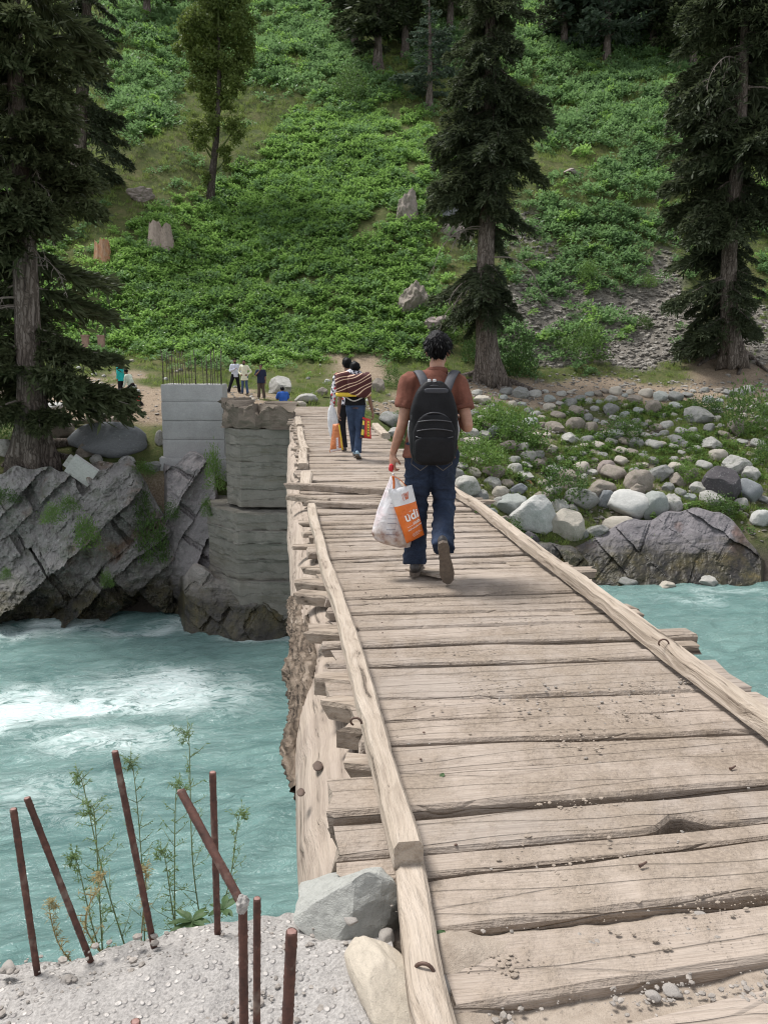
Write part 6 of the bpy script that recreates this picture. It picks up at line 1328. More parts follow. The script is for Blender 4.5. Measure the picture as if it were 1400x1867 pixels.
def shoe(parent, org, ankle, toe_dir, down, mat, sole_mat, s=1.0, vox=.008):
    """low shoe: upper with a sole part; ankle joint, direction of the toes, direction of the sole"""
    t = V3(toe_dir); t /= np.linalg.norm(t); dn = V3(down); dn -= t*(dn@t); dn /= np.linalg.norm(dn); a = V3(ankle); x = np.cross(t, -dn)
    def P(u, v, z): return a+t*u*s+x*v*s-dn*z*s
    mb = MB()
    for (u, z, rx, rz) in [(-.05, -.045, .034, .04), (.0, -.04, .036, .05), (.06, -.052, .04, .036), (.12, -.06, .045, .028), (.17, -.064, .042, .022), (.20, -.066, .03, .017)]:
        V, T = ico(2); mb.add(P(u, 0, z)+(V*np.array([.05, rx, rz])*s)@np.stack([t, x, -dn]), None, T)
    me = remesh(mb.verts(), mb.faces(), vox, 3); V = mverts(me); setverts(me, V-org)
    up = put('shoe', me, mat, parent)
    out = [(-.085, .0), (-.075, .028), (-.03, .036), (.03, .033), (.09, .042), (.15, .046), (.20, .036), (.225, .012), (.228, -.006), (.205, -.032), (.15, -.045), (.09, -.038), (.03, -.031), (-.03, -.034), (-.075, -.026)]
    A = [P(u, v, -.074) for u, v in out]; B = [P(u, v, -.094-(.006 if u < 0 else 0)) for u, v in out]; n = len(out)
    F = [[i, (i+1) % n, n+(i+1) % n, n+i] for i in range(n)]+[list(range(n))[::-1], list(range(n, 2*n))]
    me = mesh('sole', np.array(A+B)-org, F); bm = bmesh.new(); bm.from_mesh(me); bmesh.ops.recalc_face_normals(bm, faces=bm.faces[:]); bm.to_mesh(me); bm.free(); put('sole', me, sole_mat, up)
def wrinkle(me, amp, freq, seed, stretch=(1, 1, 1)):
    V = mverts(me); N = mnormals(me); P = V*np.array(stretch); h = fbm(P, freq, 3, seed); rid = (1-np.abs(noise(P, freq*1.3, seed+7)))**3
    setverts(me, V+N*(amp*(h+.8*rid-.4))[:, None])
DEF = dict(pelvis=(0, 0, .94), chest=(0, 0, 1.24), neck=(0, 0, 1.44), head=(0, .015, 1.595), shL=(-.175, 0, 1.385), elL=(-.225, -.03, 1.10), wrL=(-.23, .03, .86), shR=(.175, 0, 1.385), elR=(.225, -.03, 1.10), wrR=(.23, .03, .86),
           hipL=(-.09, 0, .92), knL=(-.10, .02, .50), anL=(-.11, 0, .095), toeL=(0, 1, 0), dnL=(0, 0, -1), hipR=(.09, 0, .92), knR=(.10, .02, .50), anR=(.11, 0, .095), toeR=(0, 1, 0), dnR=(0, 0, -1), hdL=None, hdR=None, pnL=(.3, .6, -.2), pnR=(-.3, .6, -.2))
def person(loc, rz, label, J=None, h=1.71, skin=None, shirt=None, trouser=None, hem=.84, sleeve=.5, leg_w=1.0, hair=True, cap=None, beard=False, shoes=None, vox=.02, group=None, collar=None, seed=1, bulk=1.0, headturn=0.0, shirt_open=None, gripL=True, gripR=True):
    j = dict(DEF); j.update(J or {}); s = h/1.71; skin = skin or M_SKIND
    j = {k: (tuple(c*s for c in v) if (v is not None and k[:3] not in ('toe', 'dnL', 'dnR', 'pnL', 'pnR', 'hdL', 'hdR')) else v) for k, v in j.items()}
    g = {k: V3(v) for k, v in j.items() if v is not None}; org = np.zeros(3); mb = MB(); bk = bulk
    # ---- body: one continuous skin
    pel, che, nec, hd = g['pelvis'], g['chest'], g['neck'], g['head']
    limb(mb, [pel-V3((0, 0, .06)), pel+V3((0, 0, .06)), (pel+che)/2, che, (che+nec)/2+V3((0, 0, .04)), nec-V3((0, 0, .0))], np.array([[.15, .10], [.15, .105], [.13, .095], [.155, .105], [.15, .085], [.06, .06]])*s*bk, 18, up=(0, 1, 0), n=24)
    limb(mb, [nec-V3((0, 0, .05)), nec+V3((0, .01, .05)), hd+V3((0, 0, -.04))], np.array([.058, .052, .05])*s, 12)
    rt = Euler((0, 0, headturn)); f = np.array(rt.to_matrix())
    ell(mb, hd+V3((0, -.005, .02))*s, np.array([.073, .09, .095])*s, rt); ell(mb, hd+f@V3((0, .035, -.055))*s, np.array([.052, .055, .06])*s, rt); ell(mb, hd+f@V3((0, .088, -.015))*s, np.array([.011, .018, .022])*s, rt)
    for q in (-1, 1): ell(mb, hd+f@V3((q*.075, -.005, -.015))*s, np.array([.012, .022, .033])*s, rt, 2)
    for S_ in 'LR':
        q = -1 if S_ == 'L' else 1; sh, el_, wr = g['sh'+S_], g['el'+S_], g['wr'+S_]
        limb(mb, [sh*.75+nec*.25, sh, sh*.5+el_*.5, el_, el_*.6+wr*.4, wr], np.array([.05, .052, .045, .037, .037, .025])*s*(bk*.5+.5), 12, n=22)
        d = V3(j['hd'+S_]) if j['hd'+S_] is not None else wr-el_; hand(mb, wr, d, -q, V3(j['pn'+S_]), gripL if S_ == 'L' else gripR, s)
        hp, kn, an = g['hip'+S_], g['kn'+S_], g['an'+S_]
        limb(mb, [hp+V3((0, 0, .03)), hp*.5+kn*.5, kn, kn*.6+an*.4, an], np.array([.085, .072, .052, .053, .036])*s, 12, n=22)
        t = V3(j['toe'+S_]); t = t/np.linalg.norm(t); limb(mb, [an-t*.03*s, an+t*.05*s+V3(j['dn'+S_])*.04*s, an+t*.15*s+V3(j['dn'+S_])*.06*s], np.array([.034, .034, .025])*s, 8)
    me = remesh(mb.verts(), mb.faces(), vox, 3)
    body = put('person', me, skin, loc=loc, rot=(0, 0, rz)); tag(body, label, 'person', group)
    def child(name, me, mat): return put(name, me, mat, body)
    # ---- trousers
    if trouser:
        mb = MB(); lw = leg_w
        limb(mb, [pel+V3((0, 0, .10))*s, pel+V3((0, 0, .03))*s, (g['hipL']+g['hipR'])/2+V3((0, 0, -.03))*s], np.array([[.145, .105], [.162, .118], [.165, .118]])*s*bk, 20, up=(0, 1, 0), n=10)
        for S_ in 'LR':
            hp, kn, an = g['hip'+S_], g['kn'+S_], g['an'+S_]; end = an+(an-kn)/np.linalg.norm(an-kn)*.035*s
            limb(mb, [hp+V3((0, 0, .04))*s, hp*.85+kn*.15, hp*.45+kn*.55, kn, kn*.55+an*.45, end], np.array([.088, .095, .082, .070, .066, .072])*s*lw, 18, n=30)
        me = remesh(mb.verts(), mb.faces(), max(vox*.9, .008), 2)
        if vox < .012: wrinkle(me, .013, 6, seed, (1, 1, 1.9))
        child('trousers', me, trouser)
    # ---- shirt
    if shirt:
        mb = MB(); zh = hem*s
        low = np.array([pel[0]*.9+che[0]*.1, pel[1]*.9+che[1]*.1, zh])
        limb(mb, [low, low*.6+((pel+che)/2)*.4, (pel+che)/2+V3((0, 0, .05)), che, (che+nec)/2+V3((0, 0, .045)), nec+V3((0, 0, .02))], np.array([[.192, .150], [.182, .138], [.165, .122], [.18, .128], [.165, .105], [.07, .072]])*s*bk, 22, up=(0, 1, 0), n=30)
        for S_ in 'LR':
            sh, el_, wr = g['sh'+S_], g['el'+S_], g['wr'+S_]
            if sleeve <= 1: e = sh*(1-sleeve)+el_*sleeve; pts = [sh*.6+nec*.4+V3((0, 0, -.01)), sh, sh*.4+e*.6, e]; rr = [.072, .075, .070, .070]
            else: pts = [sh*.6+nec*.4, sh, sh*.5+el_*.5, el_, el_*.5+wr*.5, wr*.97+el_*.03]; rr = [.068, .07, .062, .056, .05, .042]
            limb(mb, pts, np.array(rr)*s*(bk*.5+.5), 14, n=22)
        me = remesh(mb.verts(), mb.faces(), max(vox*.9, .008), 2)
        if vox < .012: wrinkle(me, .013, 5, seed+3, (1.5, 1, .7))
        child('shirt', me, shirt)
        if sleeve <= 1 and vox < .012:
            for S_ in 'LR':
                sh, el_ = g['sh'+S_], g['el'+S_]; e = sh*(1-sleeve)+el_*sleeve; d = (el_-sh)/np.linalg.norm(el_-sh); m2 = MB(); limb(m2, [e-d*.022, e-d*.004, e+d*.004], np.array([.0735, .0745, .073])*s, 22, n=5); child('cuff', m2.mesh('cuff', True), collar or shirt)
    if collar:
        th = np.linspace(0, 2*np.pi, 34); c = nec+V3((0, 0, .012))
        Pq = np.stack([c[0]+.068*s*np.cos(th), c[1]+.072*s*np.sin(th)+.004, c[2]+.012*np.sin(th)*-1+.004], -1); V, Q, T = tube(Pq, np.array([[.010, .022]]*34)*s, 8, False); child('collar', mesh('collar', V, [Q], True), collar)
    # ---- hair, cap, beard
    if hair:
        V, T = ico(5 if vox < .012 else 3); V = V.copy(); n_ = V.copy()
        rr = np.array([.094, .110, .112])*s; st = noise(n_*np.array([7, 7, 2.0]), 1.4, 5)*.008+noise(n_*np.array([20, 20, 4]), 1, 6)*.005+noise(n_, 1.9, 4)*.014
        P = V*rr+n_*(st*s)[:, None]; nz = n_[:, 2]; back = n_[:, 1] < .25
        P[:, 0] *= 1-.34*np.clip(-nz, 0, 1); P[:, 1] = np.where(back, P[:, 1]*(1-.28*np.clip(-nz, 0, 1)), P[:, 1])
        lo_ = np.where(back, -.088*s, .035*s)+.010*s*noise(n_*11, 1, 3); lo_ = np.where((np.abs(n_[:, 0]) > .62) & (n_[:, 1] > -.45), np.maximum(lo_, -.02*s), lo_)
        P[:, 2] = np.where(P[:, 2] < lo_, lo_+.12*(P[:, 2]-lo_), P[:, 2]); P[:, 1] = np.where(~back & (P[:, 2] < .06*s), P[:, 1]*.55, P[:, 1])
        P[:, 1] -= .008*s; P[:, 2] += .022*s
        if vox < .012:                     # loose locks
            rh = np.random.RandomState(3); m2 = MB(); ii = rh.choice(np.where((nz > -.5) & (n_[:, 1] < .5))[0], 520)
            for k in ii:
                p0 = P[k]-n_[k]*.006; d = np.array([rh.normal()*.25+n_[k, 0]*.5, n_[k, 1]*.5-.1, -.9+.5*nz[k]])+n_[k]*.08; d /= np.linalg.norm(d); L = rh.uniform(.03, .06)
                q = ribbons(p0[None], d[None], np.array([L]), np.array([.007]), (n_[k]+rh.normal(size=3)*.3)[None])[0]; m2.add(q@f.T+hd, [[0, 1, 2, 3]])
            child('hair_locks', m2.mesh('hair_locks'), M_HAIR)
        child('hair', mesh('hair', P@f.T+hd, T, True), M_HAIR)
    if cap:
        m2 = MB(); ell(m2, hd+V3((0, -.005, .05))*s, np.array([.082, .098, .075])*s); child('cap', m2.mesh('cap', True), cap)
    if beard:
        m2 = MB(); ell(m2, hd+f@V3((0, .045, -.075))*s, np.array([.055, .055, .045])*s, None, 2); child('beard', m2.mesh('beard', True), M_HAIR)
    m2 = MB()
    for q in (-1, 1): ell(m2, hd+f@V3((q*.03, .082, .012))*s, np.array([.014, .008, .008])*s, None, 2)
    child('eyes', m2.mesh('eyes', True), M_HAIR)
    for S_ in 'LR':
        shoe(body, org, g['an'+S_], j['toe'+S_], j['dn'+S_], shoes or M_SHOE, M_SOLE, s*1.1, vox if vox < .012 else .016)
    return body
M_DENIM = NB('dark_denim'); _v = M_DENIM.coord('Object'); _n = M_DENIM.noise(_v, 5, 5, .65); _n2 = M_DENIM.noise(_v, 300, 2, .5); _z = M_DENIM.n('SeparateXYZ', {0: _v}).outputs[2]
_c = M_DENIM.ramp(_n, [(.35, (.006, .009, .017)), (.55, (.013, .021, .043)), (.8, (.042, .066, .118))])
M_DENIM = M_DENIM.done(M_DENIM.mix(.2, _c, M_DENIM.ramp(_n2, [(.4, (.01, .015, .03)), (.6, (.09, .12, .18))])), .88, M_DENIM.bump(M_DENIM.math('ADD', _n, M_DENIM.math('MULTIPLY', _n2, .1)), .4, .02), Specular_IOR_Level=.2)
M_POLO = m_cloth('brown_polo', (.17, .068, .047)); M_POLO2 = m_cloth('brown_polo_rib', (.15, .06, .042))
# ---------------------------------------------------------------- the near walker
G1 = onz(783, 1052, 0.0); G1 = Vector((G1.x, G1.y+.02, .03))
man = person(G1, -PS+R(0), 'man in brown polo shirt and jeans walking away with a black backpack',
             dict(pelvis=(.0, .0, .94), chest=(.015, .0, 1.22), neck=(.04, .02, 1.41), head=(.05, .055, 1.57), shL=(-.14, .0, 1.345), elL=(-.20, -.03, 1.06), wrL=(-.262, .02, .86), shR=(.19, .0, 1.335), elR=(.25, -.09, 1.05), wrR=(.17, .13, 1.12), hdR=(-.35, .8, .25),
                  hipL=(-.075, .0, .90), knL=(-.085, .06, .50), anL=(-.10, .02, .095), toeL=(.12, 1, 0), hipR=(.085, .0, .90), knR=(.10, .06, .50), anR=(.075, -.30, .265), toeR=(.15, .32, -.94), dnR=(0, -.94, -.32), hdL=(-.05, .05, -1), pnL=(.8, .5, 0)),
             1.71, M_SKIN, M_POLO, M_DENIM, .835, .58, 1.13, vox=.009, collar=M_POLO2, seed=4, headturn=-.25)
# back pockets and hem of the jeans
M_STITCH = m_plain('stitching', (.13, .115, .10), .9, .1)
for (cx, zz) in ((-.075, .83), (.08, .83)):
    pts = [(-.058, .045), (-.062, -.03), (0, -.075), (.062, -.03), (.058, .045), (-.058, .045)]
    P_ = np.array([[cx+a, -.128-.006*(1-abs(a)/.07), zz+c] for a, c in pts]); P_ = np.concatenate([np.linspace(P_[k], P_[k+1], 5) for k in range(5)]); P_[:, 1] = -.131+.35*np.abs(P_[:, 0]-np.sign(cx)*.05)**1.5-.012*(P_[:, 2]-.78)
    V, Q, T = tube(P_, .0022, 5); put('pocket_stitching', mesh('pocket_stitching', V, [Q, T]), M_STITCH, man)
# ---------------------------------------------------------------- backpack
M_BLK = NB('black_nylon'); _v = M_BLK.coord('Object'); _n = M_BLK.noise(_v, 9, 4, .6); _n2 = M_BLK.noise(_v, 420, 2, .5); _n3 = M_BLK.noise(_v, 45, 3, .6)
M_BLK = M_BLK.done(M_BLK.mix(M_BLK.ramp(_n3, [(.68, 0.), (.76, .35)]), M_BLK.ramp(_n, [(.3, (.004, .004, .0048)), (.7, (.011, .011, .0125))]), (.03, .03, .03)), .6, M_BLK.bump(M_BLK.math('ADD', _n, M_BLK.math('MULTIPLY', _n2, .08)), .5, .02), Specular_IOR_Level=.18)
M_ZIP = m_plain('grey_piping', (.05, .05, .055), .5, .2); M_STRAP = m_plain('dark_grey_strap', (.032, .034, .042), .7, .25, 30); M_BKL = m_plain('pale_buckle', (.4, .4, .4), .4, .2)
def superbox(c, s, e=.38, taper=None, n=(28, 28)):
    u = np.linspace(-np.pi/2, np.pi/2, n[0]); v = np.linspace(-np.pi, np.pi, n[1], endpoint=False); U, W_ = np.meshgrid(u, v, indexing='ij')
    f = lambda x, p: np.sign(x)*np.abs(x)**p
    X = f(np.cos(U), e)*f(np.cos(W_), e); Y = f(np.cos(U), e)*f(np.sin(W_), e); Z = f(np.sin(U), e)
    if taper: k = taper(Z); X = X*k[0]; Y = Y*k[1]
    V = np.stack([X*s[0]/2+c[0], Y*s[1]/2+c[1], Z*s[2]/2+c[2]], -1).reshape(-1, 3); nu, nv = n
    Q = np.array([[a*nv+b_, a*nv+(b_+1) % nv, (a+1)*nv+(b_+1) % nv, (a+1)*nv+b_] for a in range(nu-1) for b_ in range(nv)])
    return V, Q
bp = empty('backpack', G1, -PS); tag(bp, 'black backpack with front pockets on the back of the man in brown', 'backpack')
tp = lambda Z: (np.interp(Z, [-1, -.6, .3, .75, 1], [.98, 1.02, 1.0, .78, .55]), np.interp(Z, [-1, -.6, .3, .75, 1], [1, 1.05, .95, .75, .55]))
BX = .005
V, Q = superbox((BX, -.225, 1.085), (.315, .17, .56), .42, tp, (44, 44)); V[:, 1] += .004*fbm(V, 7, 3, 3)
put('main_compartment', mesh('main_compartment', V, [Q], True), M_BLK, bp)
tp2 = lambda Z: (np.interp(Z, [-1, .3, .8, 1], [1, 1.0, .8, .6]), np.interp(Z, [-1, .2, 1], [1, .9, .5]))
V, Q = superbox((BX, -.305, .985), (.28, .08, .33), .42, tp2, (30, 36)); V[:, 1] += .004*fbm(V, 9, 3, 5)
put('front_pocket', mesh('front_pocket', V, [Q], True), M_BLK, bp)
V, Q = superbox((BX+.0, -.335, .915), (.262, .05, .17), .4, None, (20, 30)); put('lower_pocket', mesh('lower_pocket', V, [Q], True), M_BLK, bp)
for (z_, hw, y_, arch) in [(1.04, .118, -.347, .015), (1.005, .122, -.349, -.02), (1.10, .112, -.343, .012)]:
    xs = np.linspace(-hw, hw, 16); P_ = np.stack([BX+xs, y_+.6*np.abs(xs)**2.2, z_+arch*(1-(xs/hw)**2)], -1); V, Q, T = tube(P_, .004, 6); put('zip', mesh('zip', V, [Q, T], True), M_ZIP, bp)
th = np.linspace(-.15, np.pi+.15, 30); P_ = np.stack([BX+.125*np.cos(th), -.318+.0*th, 1.04+.12*np.maximum(np.sin(th), -.3)], -1); P_[:, 1] += .02*np.abs(np.cos(th)); V, Q, T = tube(P_, .005, 6); put('zip', mesh('zip', V, [Q, T], True), M_ZIP, bp)
th = np.linspace(.05, np.pi-.05, 30); P_ = np.stack([BX+.148*np.cos(th), -.285+.02*np.sin(th), 1.10+.235*np.sin(th)], -1); V, Q, T = tube(P_, .005, 6); put('zip', mesh('zip', V, [Q, T], True), M_ZIP, bp)
V, Q = superbox((BX+.012, -.275, 1.30), (.16, .03, .035), .5, None, (12, 20)); put('handle', mesh('handle', V, [Q], True), M_STRAP, bp)
for (q, x1, x0) in ((-1, -.095, -.04), (1, .165, .09)):
    P_ = spline(np.array([(x0, -.20, 1.30), (x0*.5+x1*.5, -.135, 1.385), (x1, -.03, 1.428), (x1+q*.012, .07, 1.385), (x1, .135, 1.25), (x1+q*.03, .13, 1.0)]), 30); V, Q, T = tube(P_, np.tile([[.032, .008]], (30, 1)), 10, up=(0, -.5, 1)); put('strap', mesh('strap', V, [Q, T], True), M_STRAP, bp)
for q in (-.012, .022):
    V, Q = superbox((BX+q-.02, -.245, 1.362), (.024, .02, .03), .5, None, (8, 12)); put('buckle', mesh('buckle', V, [Q], True), M_BKL, bp)
for q in (-1, 1):
    P_ = spline(np.array([(BX+q*.155, -.2, .95), (BX+q*.168, -.235, 1.03), (BX+q*.16, -.21, 1.1)]), 12); V, Q, T = tube(P_, .006, 6); put('side_cord', mesh('side_cord', V, [Q, T], True), M_BKL, bp)
# ---------------------------------------------------------------- carried bags
def text_vf(s, size=1.0):
    cu = bpy.data.curves.new('t', 'FONT'); cu.body = s; cu.size = size; cu.offset = .018; cu.resolution_u = 3; o = bpy.data.objects.new('t', cu); COL.objects.link(o)
    dg = bpy.context.evaluated_depsgraph_get(); me = bpy.data.meshes.new_from_object(o.evaluated_get(dg)); bpy.data.objects.remove(o)
    V = mverts(me); F = [list(p.vertices) for p in me.polygons]; bpy.data.meshes.remove(me); return V, F
def flatbag(name, corners, D, depth, rows, label, mats, split, seed, Dt=None, n=(16, 26)):
    """bag with two bulging faces. corners (photo): top left, top right, bottom right, bottom left; split: share of the height in the first colour"""
    C4 = [np.array(at(x, y, D)) for x, y in corners]; u, v = np.meshgrid(np.linspace(0, 1, n[0]), np.linspace(0, 1, n[1]), indexing='ij')
    def S_(u, v): u = np.asarray(u, float)[..., None]; v = np.asarray(v, float)[..., None]; return (C4[0]*(1-u)+C4[1]*u)*(1-v)+(C4[3]*(1-u)+C4[2]*u)*v
    nrm = np.cross(C4[1]-C4[0], C4[3]-C4[0]); nrm /= np.linalg.norm(nrm); nrm = nrm if nrm@np.array(f_h) < 0 else -nrm
    def bulge(u, v): return depth*(np.clip(4*u*(1-u), 0, 1)**.55)*(np.clip(1-(1-2*np.clip(v, .0, 1)), 0, 2)/2)**.35*np.clip(5*(1.02-v), 0, 1)**.6
    def surf(u, v, side=1, off=0.):
        p = S_(u, v); b_ = bulge(u, v)+.006*fbm(np.stack([u*3, v*5, u*0+side], -1), 1.4, 3, seed); return p+nrm*((b_*side+off)[..., None])
    org = (C4[0]+C4[1])/2; F_ = surf(u, v, 1).reshape(-1, 3); B_ = surf(u, v, -1).reshape(-1, 3); root = empty(name, org)
    gf = grid_faces(*n); vm = v[:-1, :-1].ravel()+.5/n[1]
    m1 = vm < split
    for nm, mk, mt in ((('upper_panel', m1, mats[0]), ('lower_panel', ~m1, mats[1])) if split > 0 else (('panel', ~m1, mats[1]),)):
        mb = MB(); mb.add(F_-org, gf[mk]); mb.add(B_-org, gf[mk][:, ::-1])
        # closing strip at the sides and the bottom
        e = [(0, k) for k in range(n[1])]+[(k, n[1]-1) for k in range(1, n[0])]+[(n[0]-1, k) for k in range(n[1]-2, -1, -1)]
        q = [[a[0]*n[1]+a[1], c[0]*n[1]+c[1], n[0]*n[1]+c[0]*n[1]+c[1], n[0]*n[1]+a[0]*n[1]+a[1]] for a, c in zip(e[:-1], e[1:]) if ((a[1]+c[1])/2/n[1] < split) == (nm == 'upper_panel')]
        m3 = MB(); m3.add(np.concatenate([F_, B_])-org, np.concatenate([gf[mk], gf[mk][:, ::-1]+n[0]*n[1]]+([np.array(q)] if q else []))); put(nm, m3.mesh(nm, True), mt, root)
    tag(root, label, 'bag'); return root, org, surf
def letter(root, org, surf, s, u0, v0, size_u, size_v, mat, name='lettering', slant=0.):
    V, F = text_vf(s); w_ = V[:, 0].max()-V[:, 0].min(); h_ = V[:, 1].max()-min(0, V[:, 1].min())
    U = u0+(V[:, 0]-V[:, 0].min())/w_*size_u; W_ = v0-V[:, 1]/h_*size_v+slant*(U-u0)
    put(name, mesh(name, surf(U, W_, 1, .004)-org, F), mat, root)
def stroke(root, org, surf, pts, r, mat, name='emblem'):
    P_ = np.concatenate([np.linspace(a, c, 8) for a, c in zip(pts[:-1], pts[1:])]); q = surf(P_[:, 0], P_[:, 1], 1, .003); V, Q, T = tube(q-org, r, 5); put(name, mesh(name, V, [Q, T]), mat, root)
def m_plastic(name, c, c2, scale=7, rough=.42, trans=.1):
    b = NB(name); v = b.coord('Object'); n = b.noise(v, scale, 5, .65, .8); return b.done(b.ramp(n, [(.3, c2), (.65, c)]), rough, b.bump(n, .6, .03), Transmission_Weight=0.)
M_PW = m_plastic('white_plastic', (.72, .72, .72), (.52, .52, .54)); M_PO = m_plastic('orange_plastic', (.72, .17, .02), (.58, .12, .015), 6); M_INKW = m_plain('white_print', (.78, .76, .72), .7, .05); M_INKO = m_plain('orange_print', (.55, .13, .05), .7, .1); M_INKG = m_plain('grey_print', (.16, .16, .19), .7, .2)
root, org, sf = flatbag('shopping_bag', [(707, 893), (751, 884), (773, 975), (741, 991)], 5.24, .035, None, 'orange and white printed shopping bag in the left hand of the man in brown', (M_PW, M_PO), .33, 3)
letter(root, org, sf, 'udi', .34, .63, .62, .17, M_INKW, slant=-.03); letter(root, org, sf, 'cloth', .62, .705, .34, .045, M_INKW, slant=-.03)
for (a, c) in [((.325, .52), (.40, .517)), ((.455, .505), (.52, .50)), ((.60, .465), (.68, .46)), ((.66, .62), (.76, .615)), ((.86, .61), (.97, .605)), ((.45, .63), (.53, .627))]: stroke(root, org, sf, [a, c], .0022, M_INKW, 'serif')
stroke(root, org, sf, [(.30, .735), (.97, .70)], .0012, M_INKW, 'rule_line')
def scribble(u0, u1, v, hgt, n, nm='small_print', r=.0014):
    rq = random.Random(int(v*1000)); mb = MB()
    for k in range(n):
        u = u0+(u1-u0)*k/(n-1); w_ = (u1-u0)/n*.6; q = sf(np.array([u, u+w_*rq.random(), u+w_]), np.array([v, v-hgt*rq.uniform(.6, 1), v-hgt*rq.random()*.4])-.05*(u-u0), 1, .004); V, Q, T = tube(q-org, r, 4); mb.add(V, Q, T)
    mb.put(nm, M_INKW, root)
scribble(.30, .97, .80, .03, 15); scribble(.46, .80, .885, .015, 9, r=.001); scribble(.42, .90, .91, .015, 12, r=.001); scribble(.48, .74, .935, .015, 7, r=.001)
for a in ([(.50, .13), (.50, .25)], [(.56, .12), (.60, .24), (.66, .11)], [(.60, .115), (.655, .235), (.72, .105)], [(.66, .11), (.70, .23), (.78, .10)]): stroke(root, org, sf, a, .0018, M_INKO)
hp = np.array(at(716, 868, 5.22))-org
for (u_, sgn) in ((.25, 1), (.75, 1)):
    e = sf(np.array([u_]), np.array([0.]))[0]-org; V, Q, T = tube(spline(np.array([hp, (hp+e)/2+np.array([.004, 0, .01]), e]), 10), np.tile([[.008, .003]], (10, 1)), 6); put('handle', mesh('handle', V, [Q, T], True), M_PO, root)
def sack(name, rows, D, label, mat, flat=.75, seed=1, n=48, wr=.10, bottom=None, handle=None):
    """hanging plastic bag; rows (photo): y, left x, right x"""
    r_ = np.array(rows, float); yy = np.linspace(r_[0, 0], r_[-1, 0], n); xl = np.interp(yy, r_[:, 0], r_[:, 1]); xr = np.interp(yy, r_[:, 0], r_[:, 2]); s = D/FPX; sd = 40; V = []
    th = np.linspace(0, 2*np.pi, sd, endpoint=False)
    for k in range(n):
        c = np.array(at((xl[k]+xr[k])/2, yy[k], D)); a = max((xr[k]-xl[k])*s/2, .004); q = np.stack([np.cos(th), np.sin(th), th*0+yy[k]*.012], -1)
        rad = 1+wr*fbm(q*np.array([1.6, 1.6, .7]), 1.3, 3, seed)+wr*.5*np.cos(th*9+4*noise(q, .8, seed+4))*(k/n < .55)
        V.append(c+np.outer(np.cos(th)*a*rad, np.array(r_h))+np.outer(np.sin(th)*a*flat*rad, np.array(f_h)))
    V = np.array(V); org = V[0].mean(0); Q = grid_faces(n, sd); Q2 = np.array([[k*sd+sd-1, (k+1)*sd+sd-1, (k+1)*sd, k*sd] for k in range(n-1)])[:, ::-1]
    F = [list(f) for f in Q]+[list(f) for f in Q2]+[list(range((n-1)*sd, n*sd))]
    root = empty(name, org); o = put('sack_body', mesh('sack_body', V.reshape(-1, 3)-org, F, True), mat, root)
    if handle is not None:
        hq = np.array(handle)-org; V2, Q2, T2 = tube(spline(np.array([hq, hq*.5+np.array([.006, 0, 0]), [0, 0, -.01]]), 8), .006, 6); put('handle', mesh('handle', V2, [Q2, T2], True), mat, root)
    return tag(root, label, 'bag'), org, V-org
b = NB('thin_white_plastic_over_goods'); v = b.coord('Object'); n_ = b.noise(v, 9, 5, .65, 1.0); z = b.n('SeparateXYZ', {0: v}).outputs[2]
low = b.math('MULTIPLY', b.n('MapRange', {'Value': z, 'From Min': -.28, 'From Max': -.40}).outputs[0], b.ramp(b.noise(v, 13, 4, .6), [(.35, .2), (.6, 1.)]))
c_ = b.mix(low, b.ramp(n_, [(.3, (.56, .54, .55)), (.62, (.74, .73, .73))]), b.ramp(b.noise(v, 18, 4, .6), [(.35, (.23, .12, .09)), (.6, (.46, .36, .30))]))
c_ = b.mix(b.math('MULTIPLY', b.ramp(b.noise(v, 6, 3), [(.55, 0.), (.68, .5)]), 1.), c_, (.6, .38, .38))
M_THIN = b.done(c_, .38, b.bump(n_, .7, .02))
wb, wo, wv = sack('plastic_bag', [(868, 712, 722), (880, 708, 728), (900, 700, 738), (925, 690, 748), (950, 682, 752), (970, 677, 752), (982, 682, 752), (990, 695, 750), (997, 722, 748)], 5.34, 'bulging white plastic bag beside the orange one in the man\'s hand', M_THIN, .6, 3, handle=at(716, 864, 5.3))
for k in range(7):                               # rows of faint print
    a = np.array(at(690+3*k*.2, 915+9*k, 5.19)); c = np.array(at(706-1.5*k*.3, 912+9*k, 5.19)); i0 = int(np.clip((915+9*k-868)/129*48, 0, 47)); ring = wv[i0]
    q = ring[[28, 29, 30, 31]]; P_ = spline(q*1.0+np.array([0, -.004, 0]), 10); V, Q, T = tube(P_, .0016, 4); put('print_line', mesh('print_line', V, [Q, T]), M_INKG, wb)
V, T = rock_vf(2, 3, 2); tag(put('red_packet', mesh('red_packet', V*np.array([.018, .012, .03]), T, True), m_plain('red_plastic', (.55, .02, .03), .4, .1), loc=at(713, 853, 5.33)), 'small red packet held in the man\'s left fist', 'packet')
